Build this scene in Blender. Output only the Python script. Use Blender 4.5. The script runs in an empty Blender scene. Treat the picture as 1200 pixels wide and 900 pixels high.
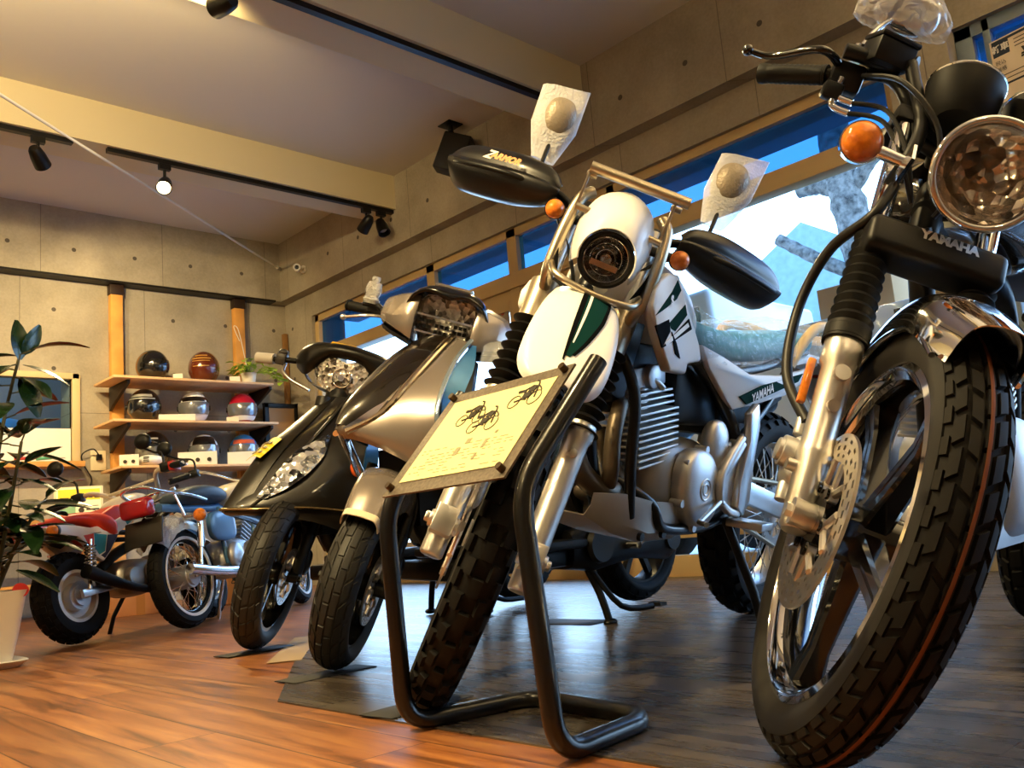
import bpy, bmesh, math, random
from mathutils import Vector, Matrix, Quaternion
R = math.radians
PI = math.pi
random.seed(7)
scene = bpy.context.scene
COL = scene.collection

# ------------------------------------------------------------------ camera
def make_camera():
    yaw, pit, rol = R(43.528), R(9.244), R(-4.899)
    cy, sy = math.cos(yaw), math.sin(yaw)
    f = Vector((sy * math.cos(pit), cy * math.cos(pit), math.sin(pit)))
    r = Vector((cy, -sy, 0)); u = r.cross(f)
    r2 = r * math.cos(rol) + u * math.sin(rol)
    u2 = -r * math.sin(rol) + u * math.cos(rol)
    cd = bpy.data.cameras.new('camera'); co = bpy.data.objects.new('camera', cd)
    COL.objects.link(co)
    co.matrix_world = Matrix(((r2.x, u2.x, -f.x, 0), (r2.y, u2.y, -f.y, 0), (r2.z, u2.z, -f.z, .33), (0, 0, 0, 1)))
    cd.sensor_width = 36; cd.lens = 1033.13 / 1200 * 36; cd.clip_start = .02; cd.clip_end = 200
    scene.camera = co
make_camera()

# ------------------------------------------------------------------ light and exposure
scene.view_settings.view_transform = 'Standard'
scene.view_settings.look = 'None'
scene.view_settings.gamma = 1
scene.view_settings.use_curve_mapping = False
scene.view_settings.exposure = 0.0
scene.cycles.max_bounces = 7
scene.cycles.sample_clamp_indirect = 6
scene.cycles.caustics_reflective = False
scene.cycles.caustics_refractive = False
SKY_STRENGTH = 7.0
WARM = (1.0, .75, .36)
def make_world():
    w = bpy.data.worlds.new('sky'); scene.world = w; w.use_nodes = True
    nt = w.node_tree; n = nt.nodes; n.clear()
    tc = n.new('ShaderNodeTexCoord'); sep = n.new('ShaderNodeSeparateXYZ')
    ramp = n.new('ShaderNodeValToRGB'); bg = n.new('ShaderNodeBackground'); out = n.new('ShaderNodeOutputWorld')
    ramp.color_ramp.elements[0].position = 0.0; ramp.color_ramp.elements[0].color = (.52, .75, 1, 1)
    ramp.color_ramp.elements[1].position = .75; ramp.color_ramp.elements[1].color = (.16, .42, .95, 1)
    nt.links.new(tc.outputs['Generated'], sep.inputs[0]); nt.links.new(sep.outputs['Z'], ramp.inputs[0])
    nt.links.new(ramp.outputs[0], bg.inputs[0]); bg.inputs[1].default_value = SKY_STRENGTH
    nt.links.new(bg.outputs[0], out.inputs[0])
make_world()
SPOT_POWER = 1.5
UPLIGHT = 310  # power of the uplighters added to brighten the ceiling

# ------------------------------------------------------------------ materials
MATS = {}
def hx(h):
    h = h.lstrip('#'); c = [int(h[i:i + 2], 16) / 255 for i in (0, 2, 4)]
    return tuple(x / 12.92 if x <= .04045 else ((x + .055) / 1.055) ** 2.4 for x in c)
def mat(name, col=(.5, .5, .5), rough=.5, metal=0., coat=0., trans=0., emis=None, es=0., spec=.5, bump=0., bscale=200., var=0., vscale=8., ior=1.45, alpha=1., wear=0.):
    if name in MATS: return MATS[name]
    m = bpy.data.materials.new(name); m.use_nodes = True; nt = m.node_tree; b = nt.nodes['Principled BSDF']
    if isinstance(col, str): col = hx(col)
    b.inputs['Base Color'].default_value = (*col, 1); b.inputs['Roughness'].default_value = rough
    b.inputs['Metallic'].default_value = metal; b.inputs['Coat Weight'].default_value = coat; b.inputs['Coat Roughness'].default_value = .05
    b.inputs['Transmission Weight'].default_value = trans; b.inputs['IOR'].default_value = ior
    b.inputs['Specular IOR Level'].default_value = spec; b.inputs['Alpha'].default_value = alpha
    if emis: b.inputs['Emission Color'].default_value = (*emis, 1); b.inputs['Emission Strength'].default_value = es
    tc = None
    if bump or var or wear:
        tc = nt.nodes.new('ShaderNodeTexCoord')
    if bump:
        nz = nt.nodes.new('ShaderNodeTexNoise'); nz.inputs['Scale'].default_value = bscale; nz.inputs['Detail'].default_value = 3
        bp = nt.nodes.new('ShaderNodeBump'); bp.inputs['Strength'].default_value = bump; bp.inputs['Distance'].default_value = .004
        nt.links.new(tc.outputs['Object'], nz.inputs['Vector']); nt.links.new(nz.outputs[0], bp.inputs['Height']); nt.links.new(bp.outputs[0], b.inputs['Normal'])
    if var:
        nz = nt.nodes.new('ShaderNodeTexNoise'); nz.inputs['Scale'].default_value = vscale; nz.inputs['Detail'].default_value = 4
        rp = nt.nodes.new('ShaderNodeValToRGB')
        rp.color_ramp.elements[0].color = (*[c * (1 - var) for c in col], 1); rp.color_ramp.elements[1].color = (*[min(1, c * (1 + var)) for c in col], 1)
        rp.color_ramp.elements[0].position = .3; rp.color_ramp.elements[1].position = .7
        nt.links.new(tc.outputs['Object'], nz.inputs['Vector']); nt.links.new(nz.outputs[0], rp.inputs[0]); nt.links.new(rp.outputs[0], b.inputs['Base Color'])
    MATS[name] = m
    return m
def thin_glass(name, tint=(1, 1, 1), ior=1.45, bump=0., bscale=30., rough=0.):
    """clear sheet: tinted straight-through transmission plus a Fresnel mirror"""
    if name in MATS: return MATS[name]
    m = bpy.data.materials.new(name); m.use_nodes = True; nt = m.node_tree; n = nt.nodes; L = nt.links; n.clear()
    tr = n.new('ShaderNodeBsdfTransparent'); tr.inputs[0].default_value = (*tint, 1); gl = n.new('ShaderNodeBsdfGlossy'); gl.inputs['Roughness'].default_value = rough
    fr = n.new('ShaderNodeFresnel'); fr.inputs[0].default_value = ior; mx = n.new('ShaderNodeMixShader'); out = n.new('ShaderNodeOutputMaterial')
    ge = n.new('ShaderNodeNewGeometry'); mu = n.new('ShaderNodeMath'); mu.operation = 'MULTIPLY_ADD'; mu.inputs[1].default_value = -1.; L.new(ge.outputs['Backfacing'], mu.inputs[0]); mu.inputs[2].default_value = 1.; m2 = n.new('ShaderNodeMath'); m2.operation = 'MULTIPLY'; L.new(mu.outputs[0], m2.inputs[0]); L.new(fr.outputs[0], m2.inputs[1])   # only the face the light enters mirrors
    L.new(m2.outputs[0], mx.inputs[0]); L.new(tr.outputs[0], mx.inputs[1]); L.new(gl.outputs[0], mx.inputs[2]); L.new(mx.outputs[0], out.inputs[0])
    if bump:
        tc = n.new('ShaderNodeTexCoord'); nz = n.new('ShaderNodeTexNoise'); nz.inputs['Scale'].default_value = bscale; bp = n.new('ShaderNodeBump'); bp.inputs['Strength'].default_value = bump; bp.inputs['Distance'].default_value = .004
        L.new(tc.outputs['Object'], nz.inputs['Vector']); L.new(nz.outputs[0], bp.inputs['Height']); L.new(bp.outputs[0], gl.inputs['Normal']); L.new(bp.outputs[0], fr.inputs['Normal'])
    MATS[name] = m; return m
def facets(name, lo, hi, scale, metal=.7, rough=.12):
    """multi-facet lamp reflector: cells of different tone, each tilted its own way"""
    if name in MATS: return MATS[name]
    m = mat(name, hi, rough, metal); nt = m.node_tree; n = nt.nodes; L = nt.links; b = n['Principled BSDF']
    tc = n.new('ShaderNodeTexCoord'); v = n.new('ShaderNodeTexVoronoi'); v.inputs['Scale'].default_value = scale; L.new(tc.outputs['Object'], v.inputs['Vector'])
    sp = n.new('ShaderNodeSeparateColor'); L.new(v.outputs['Color'], sp.inputs[0]); rp = n.new('ShaderNodeValToRGB'); rp.color_ramp.elements[0].color = (*lo, 1); rp.color_ramp.elements[1].color = (*hi, 1); rp.color_ramp.elements[0].position = .25; rp.color_ramp.elements[1].position = .6
    L.new(sp.outputs[0], rp.inputs[0]); L.new(rp.outputs[0], b.inputs['Base Color'])  # bright glints and dark reflections are painted into the cell tones
    bp = n.new('ShaderNodeBump'); bp.inputs['Strength'].default_value = .9; bp.inputs['Distance'].default_value = .006; L.new(v.outputs['Distance'], bp.inputs['Height']); L.new(bp.outputs[0], b.inputs['Normal'])
    return m
def nodes_of(m): return m.node_tree, m.node_tree.nodes, m.node_tree.links, m.node_tree.nodes['Principled BSDF']

# ------------------------------------------------------------------ mesh builder
def spline(pts, k=6, closed=False):
    P = [Vector(p) for p in pts]; n = len(P); out = []
    if n < 3 and not closed: return P
    rng = n if closed else n - 1
    for i in range(rng):
        if closed: a, b, c, d = P[(i - 1) % n], P[i], P[(i + 1) % n], P[(i + 2) % n]
        else: a, b, c, d = P[max(i - 1, 0)], P[i], P[i + 1], P[min(i + 2, n - 1)]
        for j in range(k):
            t = j / k
            out.append(.5 * ((2 * b) + (c - a) * t + (2 * a - 5 * b + 4 * c - d) * t * t + (3 * b - a - 3 * c + d) * t ** 3))
    if not closed: out.append(P[-1])
    return out
def lerp_spline(vals, k=6):
    return [v.x for v in spline([(v, 0, 0) for v in vals], k)]
def frame_of(d):
    d = Vector(d).normalized(); a = Vector((0, 0, 1)) if abs(d.z) < .9 else Vector((1, 0, 0))
    u = d.cross(a).normalized(); return u, d.cross(u).normalized(), d
class MB:
    def __init__(s, M=None):
        s.v = []; s.f = []; s.mi = []; s.M = M; s.cur = 0; s.sm = []; s.smooth = True
    def use(s, i): s.cur = i; return s
    def add(s, vs, fs):
        o = len(s.v)
        for p in vs:
            p = Vector(p); s.v.append(s.M @ p if s.M else p)
        for f in fs:
            s.f.append([i + o for i in f]); s.mi.append(s.cur); s.sm.append(s.smooth)
        return s
    def box(s, c, sz, rot=None):
        c = Vector(c); h = Vector(sz) / 2; vs = []
        for x in (-1, 1):
            for y in (-1, 1):
                for z in (-1, 1):
                    p = Vector((x * h.x, y * h.y, z * h.z)); vs.append(c + (rot @ p if rot else p))
        return s.add(vs, [(0, 1, 3, 2), (4, 6, 7, 5), (0, 4, 5, 1), (2, 3, 7, 6), (0, 2, 6, 4), (1, 5, 7, 3)])
    def bx(s, a, b):
        a = Vector(a); b = Vector(b); return s.box((a + b) / 2, [abs(x) for x in (b - a)])
    def bar(s, p, q, w, h, up=(0, 0, 1)):
        p = Vector(p); q = Vector(q); d = (q - p).normalized(); u = Vector(up); sd = d.cross(u).normalized(); u = sd.cross(d)
        m = Matrix((d, sd, u)).transposed(); return s.box((p + q) / 2, ((q - p).length, w, h), m)
    def cyl(s, p, q, r0, r1=None, n=20, caps=True):
        r1 = r0 if r1 is None else r1; p = Vector(p); q = Vector(q); u, v, d = frame_of(q - p); vs = []
        for c, r in ((p, r0), (q, r1)):
            for i in range(n):
                a = 2 * PI * i / n; vs.append(c + u * (r * math.cos(a)) + v * (r * math.sin(a)))
        fs = [(i, (i + 1) % n, n + (i + 1) % n, n + i) for i in range(n)]
        if caps: fs += [tuple(range(n))[::-1], tuple(range(n, 2 * n))]
        return s.add(vs, fs)
    def tube(s, pts, r, n=12, closed=False, k=0, caps=True, flat=1.):
        P = spline(pts, k, closed) if k else [Vector(p) for p in pts]
        m = len(P)
        if isinstance(r, (int, float)): rs = [r] * m
        else:
            rs = list(r)
            if k and not closed: rs = lerp_spline(rs, k)
        d0 = (P[1] - P[0]).normalized(); u, v, _ = frame_of(d0); rings = []
        for i in range(m):
            if closed: d = (P[(i + 1) % m] - P[i - 1])
            else: d = P[min(i + 1, m - 1)] - P[max(i - 1, 0)]
            d = d.normalized() if d.length > 1e-9 else d0
            u = (u - d * u.dot(d)).normalized(); v = d.cross(u)
            rings.append([P[i] + u * (rs[i] * math.cos(2 * PI * j / n)) + v * (rs[i] * flat * math.sin(2 * PI * j / n)) for j in range(n)])
        return s.loft(rings, caps and not closed, closed)
    def loft(s, rings, caps=True, closed=False, ring_closed=True):
        n = len(rings[0]); m = len(rings); vs = [p for r in rings for p in r]; fs = []
        for i in range(m if closed else m - 1):
            a = i * n; b = ((i + 1) % m) * n
            for j in range(n if ring_closed else n - 1):
                k = (j + 1) % n; fs.append((a + j, a + k, b + k, b + j))
        if caps: fs += [tuple(range(n))[::-1], tuple(range((m - 1) * n, m * n))]
        return s.add(vs, fs)
    def lathe(s, prof, o, axis, n=32, a0=0, a1=2 * PI, caps=False, ref=None):
        # prof: list of (radius, height along axis)
        o = Vector(o); u, v, d = frame_of(axis); full = abs(a1 - a0 - 2 * PI) < 1e-6
        if ref is not None: u = Vector(ref).normalized(); v = d.cross(u)
        rings = []
        for i in range(n if full else n + 1):
            a = a0 + (a1 - a0) * i / n; e = u * math.cos(a) + v * math.sin(a)
            rings.append([o + e * r + d * h for r, h in prof])
        return s.loft(rings, caps, full, False)
    def prism(s, poly, o, u, v, th, both=False):
        o = Vector(o); u = Vector(u); v = Vector(v); w = u.cross(v).normalized(); n = len(poly)
        a = [o + u * x + v * y - w * (th / 2 if both else 0) for x, y in poly]; b = [p + w * th for p in a]
        return s.add(a + b, [tuple(range(n))[::-1], tuple(range(n, 2 * n))] + [(i, (i + 1) % n, n + (i + 1) % n, n + i) for i in range(n)])
    def ell(s, c, r, rot=None, nu=24, nv=14, v0=-PI / 2, v1=PI / 2, p=1.):
        c = Vector(c); rings = []
        def sp(x): return math.copysign(abs(x) ** p, x)
        for i in range(nv + 1):
            t = v0 + (v1 - v0) * i / nv; ring = []
            for j in range(nu):
                a = 2 * PI * j / nu
                q = Vector((r[0] * sp(math.cos(t)) * sp(math.cos(a)), r[1] * sp(math.cos(t)) * sp(math.sin(a)), r[2] * sp(math.sin(t))))
                ring.append(c + (rot @ q if rot else q))
            rings.append(ring)
        return s.loft(rings, True)
    def torus(s, c, axis, Rr, r, n=40, m=10, a0=0, a1=2 * PI, ref=None):
        prof = [(Rr + r * math.cos(2 * PI * i / m), r * math.sin(2 * PI * i / m)) for i in range(m)]
        prof.append(prof[0]); return s.lathe(prof, c, axis, n, a0, a1, ref=ref)
    def sheet(s, rows, th, ku=4, kv=4, mirror=False):
        # rows of points -> smooth shell of real thickness
        g = [spline(r, ku) for r in rows]; cols = list(zip(*g)); cols = [spline(c, kv) for c in cols]
        G = [list(x) for x in zip(*cols)]; m = len(G); n = len(G[0])
        N = [[None] * n for _ in range(m)]
        for i in range(m):
            for j in range(n):
                a = G[min(i + 1, m - 1)][j] - G[max(i - 1, 0)][j]; b = G[i][min(j + 1, n - 1)] - G[i][max(j - 1, 0)]
                c = a.cross(b); N[i][j] = c.normalized() if c.length > 1e-12 else Vector((0, 0, 1))
        top = [G[i][j] for i in range(m) for j in range(n)]; bot = [G[i][j] - N[i][j] * th for i in range(m) for j in range(n)]
        fs = []; q = m * n
        for i in range(m - 1):
            for j in range(n - 1):
                a = i * n + j; fs.append((a, a + n, a + n + 1, a + 1)); fs.append((q + a, q + a + 1, q + a + n + 1, q + a + n))
        per = [j for j in range(n)] + [i * n + n - 1 for i in range(1, m)] + [(m - 1) * n + j for j in range(n - 2, -1, -1)] + [i * n for i in range(m - 2, 0, -1)]
        for i in range(len(per)):
            a, b = per[i], per[(i + 1) % len(per)]; fs.append((a, b, q + b, q + a))
        return s.add(top + bot, fs)
    @staticmethod
    def patch_rows(rows, ku, kv, polys, lift):
        # sample a smooth sheet surface between (u0..u1) along the rows; polys: list of (u, v0, v1), v across a row
        g = [spline(r, ku) for r in rows]; cols = [spline(c, kv) for c in zip(*g)]; G = [list(x) for x in zip(*cols)]; m, n = len(G), len(G[0])
        def at(u, v):
            i = min(m - 1.001, max(0, u * (m - 1))); j = min(n - 1.001, max(0, v * (n - 1))); a, b = int(i), int(j); f, h = i - a, j - b
            p = G[a][b] * (1 - f) * (1 - h) + G[a + 1][b] * f * (1 - h) + G[a][b + 1] * (1 - f) * h + G[a + 1][b + 1] * f * h
            nn = (G[a + 1][b] - G[a][b]).cross(G[a][b + 1] - G[a][b]).normalized(); return p + nn * lift
        out = []
        for (u, v0, v1), (u2, w0, w1) in zip(polys, polys[1:]):
            for k in range(9 if (u2, w0, w1) == polys[-1] else 8):
                t = k / 8; out.append([at(u + (u2 - u) * t, (v0 + (w0 - v0) * t) * (1 - q / 5) + (v1 + (w1 - v1) * t) * q / 5) for q in range(6)])
        return out
    def text(s, txt, size, o, u, v, th=.0006, align='CENTER', shear=0., bold=0.):
        cu = bpy.data.curves.new('t', 'FONT'); cu.body = txt; cu.size = size; cu.align_x = align; cu.align_y = 'CENTER'; cu.extrude = 0; cu.resolution_u = 2; cu.shear = shear; cu.offset = bold
        ob = bpy.data.objects.new('t', cu); COL.objects.link(ob)
        dg = bpy.context.evaluated_depsgraph_get(); me = ob.evaluated_get(dg).to_mesh()
        o = Vector(o); u = Vector(u).normalized(); v = Vector(v); v = (v - u * v.dot(u)).normalized(); w = u.cross(v)
        vs = [o + u * p.co.x + v * p.co.y + w * th for p in me.vertices]; fs = [tuple(p.vertices) for p in me.polygons]
        ob.evaluated_get(dg).to_mesh_clear(); bpy.data.objects.remove(ob); bpy.data.curves.remove(cu)
        sm = s.smooth; s.smooth = False; s.add(vs, fs); s.smooth = sm
        return s
    def build(s, name, mats, parent=None, bevel=0, seg=2, angle=38, sub=0, recalc=True):
        me = bpy.data.meshes.new(name); me.from_pydata([tuple(p) for p in s.v], [], s.f)
        if not isinstance(mats, (list, tuple)): mats = [mats]
        for m in mats: me.materials.append(m)
        me.polygons.foreach_set('material_index', s.mi); me.polygons.foreach_set('use_smooth', s.sm)
        bm = bmesh.new(); bm.from_mesh(me)
        bmesh.ops.remove_doubles(bm, verts=bm.verts, dist=1e-6)
        if recalc: bmesh.ops.recalc_face_normals(bm, faces=bm.faces)
        if bevel:
            es = [e for e in bm.edges if len(e.link_faces) == 2 and e.calc_face_angle(0) > R(38)]
            bmesh.ops.bevel(bm, geom=es, offset=bevel, segments=seg, affect='EDGES', profile=.5, clamp_overlap=True)
        bm.to_mesh(me); bm.free()
        me.set_sharp_from_angle(angle=R(angle))
        ob = bpy.data.objects.new(name, me); COL.objects.link(ob)
        if sub:
            md = ob.modifiers.new('sub', 'SUBSURF'); md.levels = sub; md.render_levels = sub
        if parent: ob.parent = parent
        return ob
def tag(o, label, cat=None, group=None, kind=None):
    if label: o['label'] = label
    if cat: o['category'] = cat
    if group: o['group'] = group
    if kind: o['kind'] = kind
    return o
def empty(name, loc, label=None, cat=None, group=None, rz=0):
    o = bpy.data.objects.new(name, None); COL.objects.link(o); o.location = loc; o.rotation_euler = (0, 0, rz); o.empty_display_size = .1
    return tag(o, label, cat, group)
def struct(mb, name, m, parent=None, **k):
    o = mb.build(name, m, parent, **k)
    if not parent: o['kind'] = 'structure'
    return o
# ------------------------------------------------------------------ surface materials
def concrete():
    m = mat('concrete', (.40, .36, .31), .75); nt, n, L, b = nodes_of(m)
    g = n.new('ShaderNodeNewGeometry'); sep = n.new('ShaderNodeSeparateXYZ'); L.new(g.outputs['Position'], sep.inputs[0])
    def mth(op, a, c=None, d=None):
        k = n.new('ShaderNodeMath'); k.operation = op
        for i, x in enumerate((a, c, d)):
            if x is None: continue
            if isinstance(x, (int, float)): k.inputs[i].default_value = x
            else: L.new(x, k.inputs[i])
        return k.outputs[0]
    h = mth('ADD', sep.outputs['X'], sep.outputs['Y']); z = sep.outputs['Z']
    def cell(x, step, off):            # signed distance to nearest multiple
        return mth('SUBTRACT', mth('MODULO', mth('ADD', x, off + step / 2 + 100 * step), step), step / 2)
    # tie holes of the formwork
    dx = cell(h, .45, .1); dz = cell(z, .45, .02); rr = mth('SQRT', mth('ADD', mth('POWER', dx, 2.), mth('POWER', dz, 2.)))
    hole = mth('LESS_THAN', rr, .016)
    ring = mth('LESS_THAN', rr, .02)
    sx = mth('LESS_THAN', mth('ABSOLUTE', cell(h, .9, .33)), .0025); sz = mth('LESS_THAN', mth('ABSOLUTE', cell(z, 1.8, .35)), .0025)
    seam = mth('MAXIMUM', sx, sz)
    nz = n.new('ShaderNodeTexNoise'); nz.inputs['Scale'].default_value = 1.6; nz.inputs['Detail'].default_value = 8; nz.inputs['Roughness'].default_value = .65
    L.new(g.outputs['Position'], nz.inputs['Vector'])
    n2 = n.new('ShaderNodeTexNoise'); n2.inputs['Scale'].default_value = 60; n2.inputs['Detail'].default_value = 4; L.new(g.outputs['Position'], n2.inputs['Vector'])
    rp = n.new('ShaderNodeValToRGB'); rp.color_ramp.elements[0].position = .3; rp.color_ramp.elements[1].position = .72
    rp.color_ramp.elements[0].color = (.23, .20, .15, 1); rp.color_ramp.elements[1].color = (.47, .41, .32, 1)
    mixf = mth('ADD', mth('MULTIPLY', nz.outputs[0], .8), mth('MULTIPLY', n2.outputs[0], .2)); L.new(mixf, rp.inputs[0])
    mx = n.new('ShaderNodeMix'); mx.data_type = 'RGBA'; L.new(mth('MAXIMUM', mth('MULTIPLY', seam, .55), mth('MULTIPLY', hole, .9)), mx.inputs[0]); L.new(rp.outputs[0], mx.inputs[6]); mx.inputs[7].default_value = (.05, .04, .035, 1)
    L.new(mx.outputs[2], b.inputs['Base Color'])
    bp = n.new('ShaderNodeBump'); bp.inputs['Strength'].default_value = .35; bp.inputs['Distance'].default_value = .01
    L.new(mth('SUBTRACT', mth('MULTIPLY', n2.outputs[0], .15), mth('MAXIMUM', ring, seam)), bp.inputs['Height']); L.new(bp.outputs[0], b.inputs['Normal'])
    return m
def planks(name, c0, c1, c2, rough, rot=PI / 2):
    m = mat(name, c1, rough); nt, n, L, b = nodes_of(m)
    g = n.new('ShaderNodeNewGeometry'); mp = n.new('ShaderNodeMapping'); mp.inputs['Rotation'].default_value = (0, 0, rot); L.new(g.outputs['Position'], mp.inputs['Vector'])
    br = n.new('ShaderNodeTexBrick'); br.inputs['Scale'].default_value = 1; br.inputs['Brick Width'].default_value = 1.22; br.inputs['Row Height'].default_value = .15
    br.inputs['Mortar Size'].default_value = .0016; br.inputs['Mortar Smooth'].default_value = .3; br.inputs['Color1'].default_value = (0, 0, 0, 1); br.inputs['Color2'].default_value = (1, 1, 1, 1); br.inputs['Mortar'].default_value = (.5, .5, .5, 1)
    br.offset = .37; L.new(mp.outputs[0], br.inputs['Vector'])
    mp2 = n.new('ShaderNodeMapping'); mp2.inputs['Scale'].default_value = (1.2, 14, 1); L.new(mp.outputs[0], mp2.inputs['Vector'])
    ad = n.new('ShaderNodeVectorMath'); ad.operation = 'ADD'; L.new(mp2.outputs[0], ad.inputs[0])
    sc = n.new('ShaderNodeVectorMath'); sc.operation = 'SCALE'; sc.inputs[3].default_value = 7.; L.new(br.outputs['Color'], sc.inputs[0]); L.new(sc.outputs[0], ad.inputs[1])
    nz = n.new('ShaderNodeTexNoise'); nz.inputs['Scale'].default_value = 1.7; nz.inputs['Detail'].default_value = 7; nz.inputs['Roughness'].default_value = .62; nz.inputs['Distortion'].default_value = .6; L.new(ad.outputs[0], nz.inputs['Vector'])
    rp = n.new('ShaderNodeValToRGB'); rp.color_ramp.elements[0].position = .33; rp.color_ramp.elements[0].color = (*c0, 1); rp.color_ramp.elements[1].position = .68; rp.color_ramp.elements[1].color = (*c2, 1)
    e = rp.color_ramp.elements.new(.5); e.color = (*c1, 1); L.new(nz.outputs[0], rp.inputs[0])
    hv = n.new('ShaderNodeHueSaturation'); L.new(rp.outputs[0], hv.inputs['Color'])
    mr = n.new('ShaderNodeMapRange'); mr.inputs[3].default_value = .8; mr.inputs[4].default_value = 1.2; L.new(br.outputs['Color'], mr.inputs[0]); L.new(mr.outputs[0], hv.inputs['Value'])
    mx = n.new('ShaderNodeMix'); mx.data_type = 'RGBA'; L.new(br.outputs['Fac'], mx.inputs[0]); L.new(hv.outputs[0], mx.inputs[6]); mx.inputs[7].default_value = (*[c * .4 for c in c0], 1)
    L.new(mx.outputs[2], b.inputs['Base Color'])
    bp = n.new('ShaderNodeBump'); bp.inputs['Strength'].default_value = .15; bp.inputs['Distance'].default_value = .004; L.new(nz.outputs[0], bp.inputs['Height']); L.new(bp.outputs[0], b.inputs['Normal'])
    mr2 = n.new('ShaderNodeMapRange'); mr2.inputs[3].default_value = rough - .08; mr2.inputs[4].default_value = rough + .12; L.new(nz.outputs[0], mr2.inputs[0]); L.new(mr2.outputs[0], b.inputs['Roughness'])
    return m
CONC = concrete()
WOODFLOOR = planks('orange_wood_floor', hx('4e2c12'), hx('84502a'), hx('a06c3a'), .36)
GREYFLOOR = planks('grey_wood_mat', hx('332d27'), hx('463e36'), hx('585046'), .26)
PLASTER = mat('ceiling_plaster', '#d3cdc4', .9, bump=.12, bscale=260)
BEAMPAINT = mat('beam_paint', '#d8caa4', .85, bump=.15, bscale=180)
ALU = mat('window_frame_aluminium', '#c4a878', .5, .1)
BEAMSHADE = mat('beam_shade_dark', '#1b1714', .5, .3)
BLACKPL = mat('black_plastic', '#0b0b0b', .42)
LUMBER = mat('pine_lumber', '#d79a4e', .6, var=.18, vscale=6)
SHELFWOOD = mat('shelf_plywood', '#d9ad7c', .55, var=.12, vscale=7)
WHITE = mat('white_paint', '#e9e6df', .5)
GLASS = thin_glass('clear_glass', (.97, .99, 1), 1.2)
BLUEGLASS = thin_glass('blue_tinted_glass', (.17, .34, .50), 1.35)
CEIL = 3.0
# ------------------------------------------------------------------ room shell
struct(MB().bx((-3.2, -3.4, -.12), (4.2, 7.2, 0)), 'floor', WOODFLOOR)
struct(MB().bx((-3.2, -3.4, CEIL), (4.2, 7.2, CEIL + .15)), 'ceiling', PLASTER)
w = MB().bx((-3.2, 6.95, 0), (1.23, 7.2, 2.47)).bx((1.23, 6.95, 0), (2.07, 7.2, 1.03)).bx((1.23, 6.95, 1.74), (2.07, 7.2, 2.47)).bx((2.07, 6.95, 0), (4.2, 7.2, 2.47)).bx((-3.2, 6.84, 2.47), (4.2, 7.2, CEIL))
struct(w, 'wall_back', CONC)
w = MB().bx((3.77, -3.4, 2.47), (4.2, 6.84, CEIL)).bx((3.87, -3.4, 2.27), (4.2, 6.95, 2.47)).bx((3.87, 6.5, 0), (4.2, 6.95, 2.27)).bx((3.80, 1.17, 0), (4.2, 1.43, 2.47))
struct(w, 'wall_right', CONC)
struct(MB().bx((-3.4, -3.6, 0), (-3.2, 7.2, CEIL)), 'wall_left', CONC)
struct(MB().bx((-3.4, -3.6, 0), (4.2, -3.4, CEIL)), 'wall_front', CONC)
struct(MB().bx((-3.2, 5.06, 2.74), (3.77, 5.36, CEIL)), 'ceiling_beam', BEAMPAINT)
struct(MB().bx((-3.2, 3.15, 2.74), (3.77, 3.45, CEIL)), 'ceiling_beam', BEAMPAINT)
struct(MB().bx((-3.2, 1.15, 2.74), (3.77, 1.45, CEIL)), 'ceiling_beam', BEAMPAINT)
struct(MB().bx((1.0, 6.832, 2.462), (3.72, 6.95, 2.478)), 'beam_shade_strip', BEAMSHADE)  # dark strip put in for the shaded underside of the upper wall beam
# grey wood-look flooring laid over the orange boards
mt = MB(); poly = [(.965, -1.4), (3.86, -1.4), (3.86, 5.9), (3.05, 5.05), (2.42, 4.05), (1.33, 2.42), (.965, 1.84)]
mt.prism(poly, (0, 0, .0), (1, 0, 0), (0, 1, 0), .003); mo = struct(mt, 'floor_mat', GREYFLOOR)
# ------------------------------------------------------------------ window wall
fr = MB()
X0, X1 = 3.90, 3.97
def rail(y0, y1, z0, z1, a=X0, b=X1): fr.bx((a, y0, z0), (b, y1, z1))
rail(1.43, 6.5, 2.215, 2.27); rail(1.43, 6.5, 1.87, 1.97, 3.885, 3.985); rail(1.43, 6.5, 0, .11, 3.885, 3.985); rail(1.43, 6.5, .20, .29)
for y, hw in ((6.47, .03), (4.87, .045), (4.0, .045), (3.13, .03), (1.46, .03)): rail(y - hw, y + hw, .29, 2.27)
rail(3.13, 4.87, 1.74, 1.87, 3.91, 3.96)
for y in (3.955, 4.045, 3.19, 4.79): rail(y - .03, y + .03, .29, 1.8, 3.905, 3.965)
wf = struct(fr, 'window_frame_1', ALU, bevel=.003)
gl = MB().bx((3.935, 1.46, 1.95), (3.941, 6.47, 2.23)); struct(gl, 'window_1', BLUEGLASS)
gl = MB().bx((3.935, 1.46, .1), (3.941, 6.47, 1.89)); struct(gl, 'window_2', GLASS)
f2 = MB(); fr = f2
BLUELITFRAME = mat('blue_lit_frame_grey', '#7f8d99', .45, .4)  # blue daylight on the frame is tinted into its grey
rail(-3.4, 1.17, 2.215, 2.27); rail(-3.4, 1.17, 0, .11); rail(1.10, 1.17, .1, 2.27); rail(1.03, 1.06, .1, 2.27); rail(-1.75, -1.69, .1, 2.27); rail(-.1, -.04, .1, 2.27); rail(-3.4, 1.17, 1.87, 1.93)  # window run lengthened out of view to let in more daylight
struct(f2, 'window_frame_3', BLUELITFRAME, bevel=.003)
struct(MB().bx((3.935, -3.39, 1.92), (3.941, 1.1, 2.23)), 'window_3', thin_glass('pale_tinted_glass', (.18, .42, .66), 1.25))
struct(MB().bx((3.935, -3.39, .1), (3.941, 1.1, 1.88)), 'window_5', GLASS)
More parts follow.
